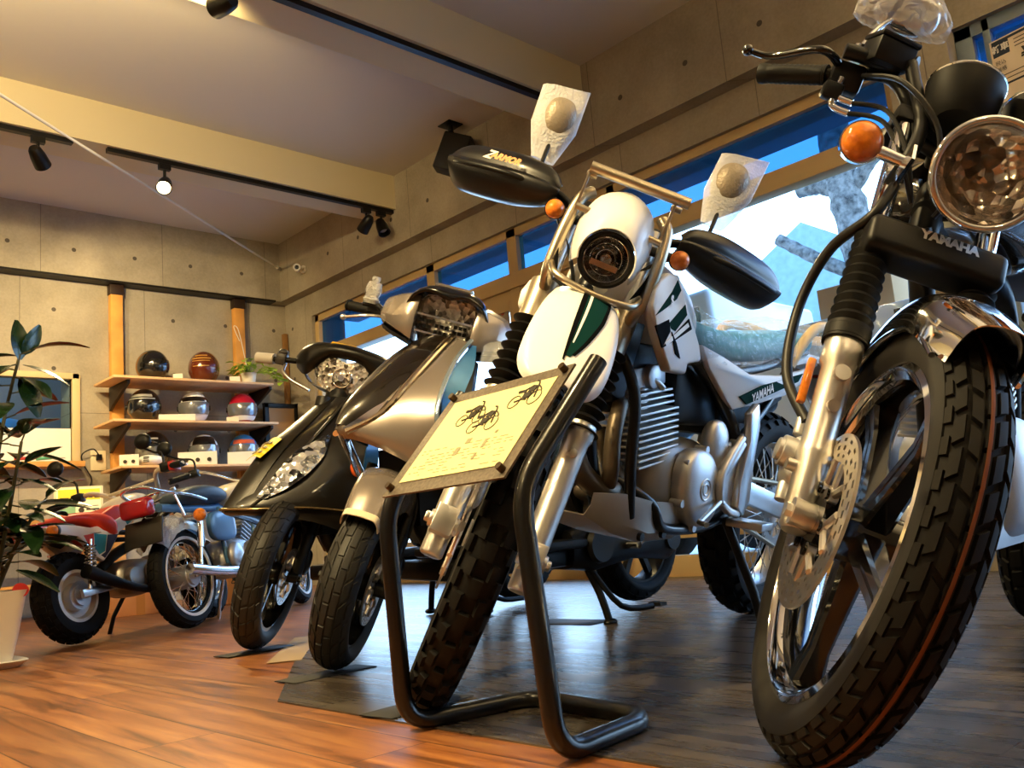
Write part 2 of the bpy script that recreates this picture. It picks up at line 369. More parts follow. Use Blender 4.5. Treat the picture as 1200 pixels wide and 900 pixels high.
# ------------------------------------------------------------------ small room window on the back wall (only its right half is in view)
wf = MB()
for a, b_ in (((1.2, 1.03), (2.12, 1.075)), ((1.2, 1.70), (2.12, 1.745)), ((2.07, 1.03), (2.125, 1.745)), ((1.2, 1.03), (1.245, 1.745))):
    wf.bx((a[0], 6.92, a[1]), (b_[0], 6.99, b_[1]))
struct(wf, 'window_frame_4', mat('cream_window_frame', '#cdb98c', .5), bevel=.004)
gw = thin_glass('dim_room_glass', (.75, .85, .9), 1.3)
struct(MB().bx((1.24, 6.955, 1.07), (2.08, 6.961, 1.71)), 'window_4', gw)

# the dim back room behind the small window
for nm, a_, b_ in (('wall_room_left', (.55, 7.2, .25), (.6, 9.3, 2.4)), ('wall_room_right', (2.75, 7.2, .25), (2.8, 9.3, 2.4)), ('wall_room_back', (.6, 9.2, .25), (2.75, 9.25, 2.4)), ('ceiling_room', (.6, 7.2, 2.4), (2.75, 9.25, 2.45)), ('floor_room', (.6, 7.2, .2), (2.75, 9.25, .25))): struct(MB().bx(a_, b_), nm, mat('back_room_wall', '#8b9196', .8))
pp = MB().bx((1.25, 6.949, 1.075), (2.065, 6.953, 1.33)).build('white_paper', mat('white_paper_sheet', '#eceae4', .6)); tag(pp, 'white paper sheet covering the bottom of the small window glass', 'paper')
tp = empty('covered_scooter', (1.68, 8.3, .25), 'blue covered scooter seen through the small window', 'scooter'); mb = MB(); mb.ell((0, 0, .95), (.70, .32, .42), nu=28, p=.8); mb.ell((-.45, 0, 1.2), (.2, .36, .25), nu=20); mb.build('cover', mat('blue_cover', '#3f86bd', .35, bump=.6, bscale=9), tp)
mb = MB(); mb.bx((-.6, -.25, 0), (.6, .25, .7)); mb.build('covered_body', mat('blue_cover_low', '#35709c', .5), tp, bevel=.05)
bl = empty('ceiling_light', (1.7, 8.2, 2.4), 'small lamp in the back room behind the small window', 'lamp'); MB().cyl((0, 0, 0), (0, 0, -.05), .09, n=24).build('diffuser', mat('cool_diffuser', (1, 1, 1), .4, emis=(.9, .95, 1), es=9), bl)
ld = bpy.data.lights.new('ceiling_light_bulb', 'POINT'); ld.energy = 22; ld.color = (.85, .93, 1); ld.shadow_soft_size = .08; lo = bpy.data.objects.new('ceiling_light_bulb', ld); COL.objects.link(lo); lo.parent = bl; lo.location = (0, 0, -.14)
# ------------------------------------------------------------------ track lighting
TRACK = mat('track_black', '#0d0b0a', .4, .2)
def spotlamp(head, aim, label, group, stem_top, power=0, lit=False, size=75, name='track_spotlight'):
    """a can lamp hanging under a rail: clamp, stem, can, lens; lit lamps carry a real spot light"""
    head = Vector(head); aim = Vector(aim); d = (aim - head).normalized()
    root = empty(name, stem_top, label, 'spotlight', group)
    inv = Matrix.Translation(-Vector(stem_top))
    mb = MB(inv); mb.bx((stem_top[0] - .035, stem_top[1] - .016, stem_top[2] - .035), (stem_top[0] + .035, stem_top[1] + .016, stem_top[2]))
    mb.cyl((stem_top[0], stem_top[1], stem_top[2] - .03), head, .009, n=12); mb.build('clamp', TRACK, root)
    mb = MB(inv); b0 = head - d * .06; tip = head + d * .07
    mb.lathe([(0, -.062), (.024, -.06), (.034, -.045), (.042, .0), (.046, .07), (.040, .07), (.036, .02), (0, .015)], head, d, 28)
    mb.build('lamp_can', TRACK, root)
    em = mat('lit_lamp_lens', (1, .9, .7), .3, emis=(1, .78, .42), es=40) if lit else mat('unlit_lamp_lens', (.5, .45, .4), .2)
    mb = MB(inv); mb.lathe([(0, .045), (.02, .045), (.036, .03)], head, d, 24); mb.build('lamp_lens', em, root)
    if power:
        ld = bpy.data.lights.new('lamp_light', 'SPOT'); ld.energy = power * SPOT_POWER; ld.color = WARM; ld.spot_size = R(size); ld.spot_blend = .6; ld.shadow_soft_size = .03
        lo = bpy.data.objects.new('lamp_light', ld); COL.objects.link(lo); lo.parent = root
        lo.location = head + d * .085 - Vector(stem_top); lo.rotation_euler = d.to_track_quat('-Z', 'Y').to_euler()
    return root
def track(x0, x1, y, z, label):
    o = MB().bx((x0, y - .018, z - .028), (x1, y + .018, z)).build('lighting_track', TRACK); tag(o, label, 'lighting track', 'black lighting tracks'); return o
track(1.72, 3.765, 5.10, 2.74, 'long black lighting track along the bottom of the far ceiling beam')
track(-.6, 1.53, 5.10, 2.74, 'black lighting track on the far beam that ends at the left, beyond the gap')
track(-.8, 3.64, 3.19, 2.74, 'black lighting track on the near ceiling beam, upper middle of the picture')
track(-2.5, 3.2, 1.19, 2.74, 'black lighting track over the camera side of the room, out of view')
G = 'ceiling track spotlights'
spotlamp((2.06, 5.10, 2.585), (1.55, 4.2, 1.7), 'lit track spotlight glowing on the far ceiling beam', G, (2.06, 5.10, 2.712), 120, True, 110)
spotlamp((3.53, 5.10, 2.60), (3.5, 6.9, 1.4), 'unlit black spotlight near the right end of the far track, left of the pair', G, (3.53, 5.10, 2.712), 0)
spotlamp((3.66, 5.10, 2.60), (3.66, 4.6, 1.6), 'unlit black spotlight at the very right end of the far track', G, (3.66, 5.10, 2.712), 0)
spotlamp((1.56, 3.19, 2.60), (1.3, 5.0, 2.95), 'black spotlight can cut off by the top edge of the picture', G, (1.56, 3.19, 2.712), 14, False, 150)
spotlamp((3.60, 3.14, 2.585), (1.2, 1.5, .7), 'lit spotlight at the end of the near track, glowing behind the wrapped mirror', G, (3.60, 3.19, 2.712), 70, True, 80)
OFFG = 'track spotlights behind the camera'
for i, (x, aim, p, sz) in enumerate((((.0, 1.19), (1.2, 1.6, .5), 190, 70), ((-.9, 1.19), (.9, 2.6, .2), 170, 80), ((.9, 1.19), (1.0, .35, .5), 60, 60), ((.3, 3.19), (1.3, 5.06, 2.84), 100, 110), ((.6, 5.10), (1.5, 6.9, 1.3), 140, 90), ((1.35, 5.10), (2.8, 6.9, 1.5), 110, 80))):
    spotlamp((x[0], x[1], 2.60), aim, 'black track spotlight out of view, ' + ('over the sign stand side', 'far left of the camera', 'nearest the motorcycle at the right', 'on the near beam at the left', 'on the far beam above the plant', 'on the far beam above the bench')[i], OFFG, (x[0], x[1], 2.712), p, False, sz)

for i, (x, y) in enumerate(((1.9, -1.6), (-1.5, 2.6), (2.9, -.6))):  # unseen uplighters added to throw warm light on the ceiling
    fl = empty('added_uplighter', (x, y, 0), 'added tall uplighting fill lamp ' + ('behind the camera', 'at the left wall side', 'beside the right window')[i] + ', out of view', 'floor lamp', 'added uplighters out of view')
    mb = MB(); mb.cyl((0, 0, 0), (0, 0, .02), .15, n=32); mb.cyl((0, 0, .02), (0, 0, 1.55), .012, n=14); mb.build('stand', TRACK, fl)
    mb = MB(); mb.lathe([(.02, 1.55), (.06, 1.57), (.16, 1.68), (.155, 1.68), (.055, 1.585), (0, 1.58)], (0, 0, 0), (0, 0, 1), 32); mb.build('bowl', TRACK, fl)
    ld = bpy.data.lights.new('uplight', 'SPOT'); ld.energy = UPLIGHT; ld.color = WARM; ld.spot_size = R(150); ld.spot_blend = .8; ld.shadow_soft_size = .06
    lo = bpy.data.objects.new('uplight', ld); COL.objects.link(lo); lo.parent = fl; lo.location = (0, 0, 1.66); lo.rotation_euler = (PI, 0, 0)
# ------------------------------------------------------------------ shared motorcycle materials
RUBBER = mat('tyre_rubber', '#0b0a09', .68, spec=.28)
RUBBER2 = mat('soft_black_rubber', '#090908', .55, spec=.3)
CHROME = mat('chrome', (.86, .86, .86), .06, 1.)
ALLOY = mat('brushed_alloy', (.72, .71, .69), .32, 1.)
CASTALLOY = mat('cast_alloy', (.62, .62, .62), .42, .9, bump=.06, bscale=300)
FORKALU = mat('fork_lower_alloy', (.78, .75, .70), .34, 1.)
STEEL = mat('steel', (.5, .49, .47), .35, 1.)
DISCSTEEL = mat('brake_disc_steel', (.70, .66, .60), .28, 1.)
GLOSSBLACK = mat('gloss_black_paint', '#060606', .14, coat=.6)
SATINBLACK = mat('satin_black_paint', '#070707', .42, spec=.35)
AMBER = mat('amber_lens', (1.0, .22, .02), .12, coat=.5, var=.35, vscale=70)
REDLENS = mat('red_lens', (.42, .01, .015), .1, coat=.6)
LENS = thin_glass('clear_lens', (.97, .97, .97), 1.3)
REFLECTOR = mat('lamp_reflector', (.9, .88, .85), .12, 1., bump=.5, bscale=45)
CABLE = mat('cable_black', '#090909', .45)
PLASTICWRAP = None
def make_wrap(name, tint=(1, 1, 1), al=.28, scale=22):
    """thin crumpled clear film"""
    m = mat(name, tint, .08, spec=.9, alpha=al); nt, n, L, b = nodes_of(m)
    tc = n.new('ShaderNodeTexCoord'); v = n.new('ShaderNodeTexVoronoi'); v.feature = 'DISTANCE_TO_EDGE'; v.inputs['Scale'].default_value = scale
    nz = n.new('ShaderNodeTexNoise'); nz.inputs['Scale'].default_value = scale * .6; nz.inputs['Detail'].default_value = 3
    mixv = n.new('ShaderNodeMix'); mixv.data_type = 'VECTOR'; mixv.inputs[0].default_value = .35
    L.new(tc.outputs['Object'], nz.inputs['Vector']); L.new(tc.outputs['Object'], mixv.inputs[4]); L.new(nz.outputs['Color'], mixv.inputs[5]); L.new(mixv.outputs[1], v.inputs['Vector'])
    bp = n.new('ShaderNodeBump'); bp.inputs['Strength'].default_value = 1.; bp.inputs['Distance'].default_value = .02; L.new(v.outputs['Distance'], bp.inputs['Height']); L.new(bp.outputs[0], b.inputs['Normal'])
    return m
PLASTICWRAP = make_wrap('clear_protective_film')
BUBBLE = mat('white_bubble_wrap', (.95, .96, 1),  .35, alpha=.55, bump=1., bscale=150)
def axes_wheel(M, c):
    """matrix that puts a wheel (axle along Y, centre at the origin) at c"""
    return M @ Matrix.Translation(Vector(c))
def tyre(mb, Rr, w, rim, rows, N, h, crown=.42, groove_smooth=10):
    """carcass by lathe, then raised tread blocks; rows: (t0, t1, fill, phase, skew)"""
    # profile: t in [-1,1] over the tread arc
    amax = 1.15
    rc = w / 2 / math.sin(amax)
    def pt(t, dh=0):
        a = t * amax; rr = rc + dh
        return (Rr - rc + rr * math.cos(a) - (0 if dh else 0), rr * math.sin(a))
    edge = pt(1); prof = []
    side = [(rim, -w * .36), (rim + (edge[0] - rim) * .35, -w * .50), (rim + (edge[0] - rim) * .7, -w * .53)]
    prof += side
    for i in range(17): prof.append(pt(-1 + i / 8))
    prof += [(r, -y) for r, y in reversed(side)]
    mb.lathe([(r - (h if abs(y) < w * .499 and r > edge[0] - .0001 else 0), y) for r, y in prof], (0, 0, 0), (0, 1, 0), 72)
    for t0, t1, fill, ph, skew in rows:
        ns = max(2, int((t1 - t0) / .16) + 1); na = 2
        for k in range(N):
            a0 = 2 * PI * (k + ph) / N; da = 2 * PI / N * fill; vs = []
            for lvl in (0, 1):
                for i in range(ns + 1):
                    t = t0 + (t1 - t0) * i / ns
                    if lvl: t = t0 + (t1 - t0) * (.06 + .88 * i / ns)
                    r, y = pt(t, 0 if lvl else -h * 1.15)
                    for j in range(na + 1):
                        f = j / na
                        if lvl: f = .05 + .9 * f
                        a = a0 + da * f + skew * (t - (t0 + t1) / 2) * 2 * PI / N
                        vs.append((r * math.cos(a), y, r * math.sin(a)))
            fs = []; W = na + 1; q = (ns + 1) * W
            for i in range(ns):
                for j in range(na): fs.append((q + i * W + j, q + i * W + j + 1, q + (i + 1) * W + j + 1, q + (i + 1) * W + j))
            per = [j for j in range(W)] + [i * W + W - 1 for i in range(1, ns + 1)] + [ns * W + j for j in range(W - 2, -1, -1)] + [i * W for i in range(ns - 1, 0, -1)]
            for i in range(len(per)):
                a, b = per[i], per[(i + 1) % len(per)]; fs.append((a, b, q + b, q + a))
            mb.add(vs, fs)
    return mb
def disc_brake(mb, r0, r1, th=.0045, holes=True, y=0., carrier=.0, arms=5):
    """perforated brake rotor: outer band with drilled holes as real openings, arms to an inner carrier ring"""
    n = 72
    def band(ra, rb):
        mb.lathe([(ra, y - th / 2), (rb, y - th / 2), (rb, y + th / 2), (ra, y + th / 2), (ra, y - th / 2)], (0, 0, 0), (0, 1, 0), n)
    w = r1 - r0
    band(r1 - w * .16, r1); band(r0, r0 + w * .16)
    if holes:
        m = 24
        lv = [r0 + w * .14, r0 + w * .28, r0 + w * .42, r0 + w * .58, r0 + w * .72, r0 + w * .86]
        band(lv[1], lv[2]) ; band(lv[3], lv[4])
        for j, (ra, rb) in enumerate(((lv[0], lv[1]), (lv[2], lv[3]), (lv[4], lv[5]))):
            for k in range(m):
                a0 = 2 * PI * (k + j / 3) / m; da = 2 * PI / m * .62; pts = []
                for rr in (ra, rb):
                    for i in range(4):
                        a = a0 + da * i / 3; pts.append((rr * math.cos(a), rr * math.sin(a)))
                o = [(x, y - th / 2, z) for x, z in pts] + [(x, y + th / 2, z) for x, z in pts]
                fs = []
                for i in range(3): fs += [(i, i + 1, 5 + i, 4 + i), (8 + i, 12 + i, 13 + i, 9 + i)]
                fs += [(0, 4, 12, 8), (3, 11, 15, 7)]
                mb.add(o, fs)
    if carrier:
        for k in range(arms):
            a = 2 * PI * k / arms
            for s in (-.30, .30):
                p = (r0 * 1.02 * math.cos(a + s), y, r0 * 1.02 * math.sin(a + s)); q_ = (carrier * math.cos(a), y, carrier * math.sin(a))
                mb.bar(p, q_, .011, th, (0, 1, 0)) if False else mb.tube([p, q_], .0062, 8)
            c = (carrier * math.cos(a), y, carrier * math.sin(a)); mb.cyl((c[0], y - .006, c[2]), (c[0], y + .006, c[2]), .011, n=14)
def bellows(mb, p, q, r0, r1, n=12, amp=.006):
    prof = []; p = Vector(p); q = Vector(q); L = (q - p).length; seg = n * 4
    prof.append((0, 0))
    for i in range(seg + 1):
        t = i / seg; r = r0 + (r1 - r0) * t
        ph = (t * n) % 1.
        prof.append((r + amp * (1 - abs(2 * ph - 1) * 2 if False else math.cos(2 * PI * ph) * .9), L * t))
    prof.append((0, L)); mb.lathe(prof, p, q - p, 28)
def capsule_lathe(mb, p, q, prof, n=28):
    """prof: (t along p->q in metres, radius)"""
    mb.lathe([(r, t) for t, r in prof], p, Vector(q) - Vector(p), n)
class BikeFrame:
    def __init__(s, xr, yr, psi, lean, steer, wb, rake, trail, name, label, cat, group=None):
        s.wb = wb; rk = R(rake); s.u = Vector((-math.sin(rk), 0, math.cos(rk))); p0 = Vector((wb + trail, 0, 0)); s.p0 = p0; s.rake = rk; s.trail = trail
        s.S = Matrix.Translation(p0) @ Matrix.Rotation(R(steer), 4, s.u) @ Matrix.Translation(-p0)
        s.root = bpy.data.objects.new(name, None); COL.objects.link(s.root); s.root.empty_display_size = .1
        s.base = Matrix.Translation((xr, yr, 0)) @ Matrix.Rotation(R(psi), 4, 'Z') @ Matrix.Rotation(R(-lean), 4, 'X')
        s.root.matrix_world = s.base; tag(s.root, label, cat, group); s.wheels = {}
    def mb(s, steer=False, c=None):
        M = s.S.copy() if steer else Matrix.Identity(4)
        if c is not None: M = M @ Matrix.Translation(Vector(c))
        return MB(M)
    def part(s, mb, name, m, parent=None, **k):
        return mb.build(name, m, parent or s.root, **k)
    def settle(s, rear, front, floor=.0035):
        """pitch and lift the whole machine so that both tyres just touch the floor"""
        bpy.context.view_layer.update()
        for _ in range(4):
            zs = []
            for o in (rear, front):
                mw = s.root.matrix_world; pts = [mw @ v.co for v in o.data.vertices]; zs.append(min(pts, key=lambda p: p.z))
            dz_r, dz_f = zs[0].z - floor, zs[1].z - floor
            loc = s.root.matrix_world; ang = (dz_f - dz_r) / s.wb
            s.root.matrix_world = Matrix.Translation((0, 0, -dz_r)) @ s.root.matrix_world @ Matrix.Rotation(ang, 4, 'Y')
            bpy.context.view_layer.update()
def indicator(B, parent_mb_fn, c, d, stem_from, r=.03, name='turn_signal', steer=True, chrome=True, lab=None):
    c = Vector(c); d = Vector(d).normalized()
    mb = B.mb(steer); mb.tube([stem_from, Vector(stem_from) * .4 + c * .6 - d * .01, c - d * .02], .011, 12, k=4)
    mb.lathe([(0, -.042), (r * .55, -.04), (r * .95, -.02), (r, 0), (r * .92, 0), (r * .8, -.012), (0, -.03)], c, d, 28)
    o = B.part(mb, name, CHROME if chrome else SATINBLACK)
    mb = B.mb(steer); mb.lathe([(r * .93, -.002), (r * .9, .008), (r * .7, .017), (r * .35, .022), (0, .024)], c, d, 28)
    B.part(mb, 'lens', AMBER, o)
    return o
def spoke_wheel(mb, r_hub, r_rim, n=36, wh=.05, rad=.0018):
    for i in range(n):
        a = 2 * PI * i / n; s = 1 if i % 2 else -1; off = .35 * (1 if (i // 2) % 2 else -1)
        p = (r_hub * math.cos(a + off), s * wh / 2, r_hub * math.sin(a + off)); q = (r_rim * math.cos(a), 0, r_rim * math.sin(a)); mb.cyl(p, q, rad, n=6)
# ------------------------------------------------------------------ the near standard motorcycle on the right
def near_bike():
    B = BikeFrame(2.407, .76, 184.9, 11.46, 40, 1.29, 28, .09, 'motorcycle', 'black and chrome motorcycle with round headlight, nearest the camera at the right edge', 'motorcycle')
    ax = (1.29, 0, .30)
    # front wheel: black five-spoke casting with polished rim lips
    mb = B.mb(True, ax)
    mb.lathe([(.236, -.033), (.228, -.036), (.224, -.030), (.214, -.026), (.206, -.012), (.206, .012), (.214, .026), (.224, .030), (.228, .036), (.236, .033), (.226, .02), (.222, 0), (.226, -.02), (.236, -.033)], (0, 0, 0), (0, 1, 0), 80)
    rim = B.part(mb, 'front_wheel', CHROME)
    mb = B.mb(True, ax)
    mb.cyl((0, -.045, 0), (0, .045, 0), .04, n=32).cyl((0, -.055, 0), (0, .055, 0), .022, n=24)
    for k in range(5):
        a = 2 * PI * k / 5 + R(-87)
        for s in (-.11, .11):
            rings = []
            for r, hw, hh, sp in ((.030, .016, .020, 1.4), (.09, .010, .016, 1.25), (.16, .009, .013, 1.1), (.209, .013, .020, 1.)):
                aa = a + s * sp * (.055 / max(r, .055)) * 1.2
                c = Vector((r * math.cos(aa), 0, r * math.sin(aa))); t = Vector((-math.sin(aa), 0, math.cos(aa)))
                rings.append([c + t * hw * x + Vector((0, hh * y, 0)) for x, y in ((1, .7), (.6, 1), (-.6, 1), (-1, .7), (-1, -.7), (-.6, -1), (.6, -1), (1, -.7))])
            mb.loft(rings)
    mb.lathe([(.209, -.02), (.204, -.012), (.204, .012), (.209, .02)], (0, 0, 0), (0, 1, 0), 80)
    B.part(mb, 'cast_spokes', GLOSSBLACK, rim)
    mb = B.mb(True, ax)
    tyre(mb, .302, .078, .230, [(-.10, .10, .93, 0, 0), (.17, .42, .82, .25, .9), (-.42, -.17, .82, .75, -.9), (.50, .76, .80, .6, -.8), (-.76, -.50, .80, .1, .8), (.80, 1.0, .62, .2, 0), (-1.0, -.80, .62, .7, 0)], 44, .006)
    ty = B.part(mb, 'tyre', mat('near_tyre_rubber', '#100d0b', .66, spec=.28), rim, angle=50)
    mb = B.mb(True, ax); mb.lathe([(.3025, -.0022), (.3032, 0), (.3025, .0022)], (0, 0, 0), (0, 1, 0), 72); B.part(mb, 'moulding_line', mat('tyre_paint_line', '#6a3616', .7), rim)
    mb = B.mb(True, (1.29, -.062, .30)); disc_brake(mb, .083, .123, carrier=.045, arms=6)
    B.part(mb, 'brake_disc', DISCSTEEL, rim)
    mb = B.mb(True, (1.29, -.062, .30))
    for k in range(6):
        a = 2 * PI * k / 6; mb.cyl((.046 * math.cos(a), -.010, .046 * math.sin(a)), (.046 * math.cos(a), .005, .046 * math.sin(a)), .0075, n=12)
    mb.cyl((0, -.006, 0), (0, .02, 0), .042, n=32); B.part(mb, 'disc_carrier', GLOSSBLACK, rim)
    # fork: u runs up the legs
    u = B.u
    def leg(y, s, dx=0): return Vector((1.268 + dx, y, .30)) + u * s
    for y in (-.083, .083):
        mb = B.mb(True)
        capsule_lathe(mb, leg(y, -.03), leg(y, 1), [(0, 0), (0, .017), (.006, .021), (.10, .0225), (.112, .0255), (.118, .0255), (.13, .023), (.255, .0235), (.262, .0285), (.30, .0285), (.306, .026), (.31, 0)], 30)
        mb.cyl(leg(y, .06) + Vector((0, -.018 if y < 0 else .018, 0)), leg(y, .06) + Vector((0, -.034 if y < 0 else .034, 0)), .009, n=12)
        mb.tube([leg(y, .215) + Vector((.014, 0, 0)), leg(y, .215) + Vector((.03, 0, .008))], .012, 14); mb.tube([leg(y, .165) + Vector((.016, 0, 0)), leg(y, .165) + Vector((.032, 0, .004))], .009, 14)
        mb.cyl((1.29, y - .016, .30), (1.29, y + .016, .30), .019, n=20); mb.cyl((1.29, y - .024, .30), (1.29, y + .024, .30), .010, n=6)
        B.part(mb, 'fork_leg', FORKALU)
        mb = B.mb(True); bellows(mb, leg(y, .272), leg(y, .462), .031, .026, 11, .0035); mb.cyl(leg(y, .268), leg(y, .295), .0335, n=28); B.part(mb, 'fork_boot', RUBBER2)
        mb = B.mb(True); mb.cyl(leg(y, .455), leg(y, .70), .0165, n=20); B.part(mb, 'fork_tube', CHROME)
    mb = B.mb(True); mb.box(leg(-.118, .205) + Vector((-.012, 0, -.012)), (.012, .012, .075), Matrix.Rotation(-B.rake, 3, 'Y')); B.part(mb, 'side_reflector', AMBER, bevel=.003)
    # caliper behind the right leg
    mb = B.mb(True); c = Vector((1.185, -.085, .352)); rt = Matrix.Rotation(-B.rake, 3, 'Y')
    mb.ell(c, (.030, .026, .040), rt, 20, 12, p=.6); mb.cyl(c + Vector((.005, -.036, .012)), c + Vector((.005, .02, .012)), .023, n=24); mb.cyl(c + Vector((.005, -.042, .012)), c + Vector((.005, -.03, .012)), .017, n=20)
    for dz in (.055, -.05): mb.cyl(c + rt @ Vector((0, -.014, dz - .012)), c + rt @ Vector((0, -.014, dz + .016)), .010, n=12)
    mb.bar(c + Vector((.02, .0, .04)), leg(-.083, .10), .018, .028); mb.bar(c + Vector((.025, 0, -.035)), leg(-.083, .02), .018, .026); mb.cyl(c + Vector((-.012, 0, .036)), c + Vector((-.03, 0, .06)), .008, n=10)
    B.part(mb, 'brake_caliper', CASTALLOY, bevel=.002)
    mb = B.mb(True); mb.tube([c + Vector((-.02, -.01, .06)), (1.06, -.13, .47), (.99, -.14, .58), (1.0, -.13, .68), (1.06, -.10, .74), (1.03, -.08, .80)], .0085, 12, k=8); B.part(mb, 'brake_hose', CABLE)
    # chrome fender
    mb = B.mb(True); rows = []
    for i, a in enumerate((150, 132, 114, 98, 83, 70, 58)):
        a = R(a); rad = .322 + (.012 if i == 6 else 0); w = (.040, .046, .050, .052, .054, .052, .040)[i]; row = []
        for t, dr in ((-1., -.052), (-.97, -.018), (-.72, .005), (0, .013), (.72, .005), (.97, -.018), (1., -.052)):
            rr = rad + dr; row.append(Vector((1.29 + rr * math.cos(a), w * t, .30 + rr * math.sin(a))))
        rows.append(row)
    mb.sheet(rows, .0015, 4, 5); mb.tube([Vector((1.29 + .276 * math.cos(R(a)), s * .05, .30 + .276 * math.sin(R(a)))) for s in (1,) for a in (150, 128, 106, 84, 62)], .004, 8, k=5); mb.tube([Vector((1.29 + .276 * math.cos(R(a)), -.05, .30 + .276 * math.sin(R(a)))) for a in (150, 128, 106, 84, 62)], .004, 8, k=5)
    B.part(mb, 'front_fender', CHROME)
    # lower fork clamp cover with raised maker letters
    mb = B.mb(True); rk = Matrix.Rotation(-B.rake, 3, 'Y'); cc = Vector((1.070, .0, .705))
    mb.box(cc, (.07, .21, .06), rk); cl = B.part(mb, 'fork_clamp', SATINBLACK, bevel=.014, seg=3)
    mb = B.mb(True); fn = rk @ Vector((1, 0, 0)); mb.text('YAMAHA', .021, cc + fn * .0355 + rk @ Vector((0, .012, .012)), (0, 1, 0), rk @ Vector((0, 0, 1)), .001, bold=.0012); B.part(mb, 'maker_letters', ALLOY, cl)
    mb = B.mb(True); c2 = leg(0, .70) + Vector((-.02, 0, 0)); mb.box(c2, (.08, .21, .03), rk); mb.cyl(leg(0, .45) + Vector((-.05, 0, 0)), leg(0, .75) + Vector((-.05, 0, 0)), .024, n=20); B.part(mb, 'steering_head', SATINBLACK, bevel=.006)
    # headlight
    hc = Vector((1.115, .020, .838)); hd = Vector((1, 0, -.06)).normalized()
    mb = B.mb(True); mb.lathe([(0, -.115), (.03, -.11), (.06, -.085), (.072, -.045), (.079, -.01), (.078, .0), (.074, -.004), (.068, -.05), (.05, -.09), (0, -.1)], hc, hd, 56); hl = B.part(mb, 'headlight', CHROME)
    mb = B.mb(True); mb.torus(hc + hd * .002, hd, .078, .006, 64, 10); B.part(mb, 'headlight_rim', CHROME, hl)
    mb = B.mb(True); mb.lathe([(.008, -.05), (.03, -.046), (.052, -.028), (.071, -.002)], hc, hd, 48); mb.cyl(hc - hd * .05, hc - hd * .012, .011, n=16); B.part(mb, 'reflector', facets('glint_toned_reflector', (.20, .15, .11), (.95, .88, .78), 44, .85, .14), hl)
    mb = B.mb(True); mb.lathe([(.075, .000), (.066, .012), (.05, .020), (.025, .026), (0, .0275)], hc, hd, 56); mb.lathe([(0, .0245), (.025, .023), (.05, .017), (.066, .009), (.075, -.002)], hc, hd, 56); B.part(mb, 'headlight_lens', thin_glass('fluted_lens', (.97, .97, .96), 1.3, bump=.5, bscale=26, rough=.03), hl)
    mb = B.mb(True); mb.torus(hc + hd * .024, hd, .012, .0012, 32, 6); mb.torus(hc + hd * .024, hd, .018, .001, 32, 6); B.part(mb, 'lens_moulding', LENS, hl)
    for y in (-.082, .108): mb = B.mb(True); mb.bar((1.08, y, .845), leg(.083 if y > 0 else -.083, .56), .005, .03); B.part(mb, 'headlight_bracket', CHROME)
    # clocks
    for y in (-.020, .106):
        cc = Vector((.965, y, .985)); d = Vector((-.45, 0, .89)).normalized(); mb = B.mb(True)
        mb.lathe([(0, -.065), (.035, -.065), (.052, -.045), (.058, -.005), (.060, .012), (.056, .014), (.052, .006), (0, .004)], cc, d, 40); k = B.part(mb, 'instrument', RUBBER2)
        mb = B.mb(True); mb.torus(cc + d * .010, d, .056, .0045, 40, 8); B.part(mb, 'instrument_bezel', CHROME, k)
        mb = B.mb(True); mb.lathe([(0, .008), (.052, .008)], cc, d, 36); B.part(mb, 'dial', mat('dial_black', '#070707', .15, coat=.8), k)
    # handlebar and right-hand controls
    pts = [(.80, -.332, .965), (.86, -.225, .98), (.885, -.13, 1.0), (.93, -.085, .95), (.955, -.06, .90), (.955, 0, .885), (.955, .06, .90), (.93, .085, .95), (.885, .13, 1.0), (.86, .225, .98), (.80, .332, .965)]
    mb = B.mb(True); mb.tube(pts, .011, 14, k=6); B.part(mb, 'handlebar', SATINBLACK)
    for s in (-1, 1):
        a = Vector((.862, s * .222, .9795)); b = Vector((.80, s * .332, .965)); d = (b - a).normalized(); mb = B.mb(True)
        prof = [(0, 0), (0, .018), (.004, .0185)] + [(.006 + i * .0045, .0165 + (.0012 if i % 2 else 0)) for i in range(24)] + [(.118, .0185), (.124, .018), (.124, 0)]
        capsule_lathe(mb, a, b, prof, 24); B.part(mb, 'handle_grip', RUBBER2)
        mb = B.mb(True); mb.tube([a + Vector((.02, -s * .012, .015)), a + Vector((.052, s * .03, .020)), b + Vector((.05, -s * .01, .020)), b + Vector((.046, s * .03, .018))], [.008, .007, .0062, .0055], 10, k=6); mb.ell(b + Vector((.046, s * .034, .018)), (.010, .010, .010), nu=14, nv=8); B.part(mb, 'lever', GLOSSBLACK)
        mb = B.mb(True); mb.box(a + Vector((.008, -s * .03, 0)), (.045, .055, .05)); mb.box(a + Vector((.022, -s * .015, -.03)), (.03, .035, .03)); B.part(mb, 'switch_housing', SATINBLACK, bevel=.007)
        mb = B.mb(True); m0 = a + Vector((.0, -s * .035, .035)); mb.cyl(m0, m0 + Vector((0, 0, .03)), .010, n=14); mb.tube([m0 + Vector((0, 0, .02)), m0 + Vector((-.005, -s * .006, .04)), m0 + Vector((-.02, -s * .02, .075)), Vector((.825, -.145, 1.12)) if s < 0 else Vector((.80, .32, 1.14))], .0055, 10, k=5); mr = B.part(mb, 'mirror_stem', CHROME)
        mc = Vector((.82, -.130, 1.135)) if s < 0 else Vector((.79, .34, 1.17)); md = Vector((-1, -s * .12, .05)); mb = B.mb(True); mb.ell(mc, (.018, .058, .038), nu=28, nv=14, p=.85); B.part(mb, 'mirror_head', CHROME, mr)
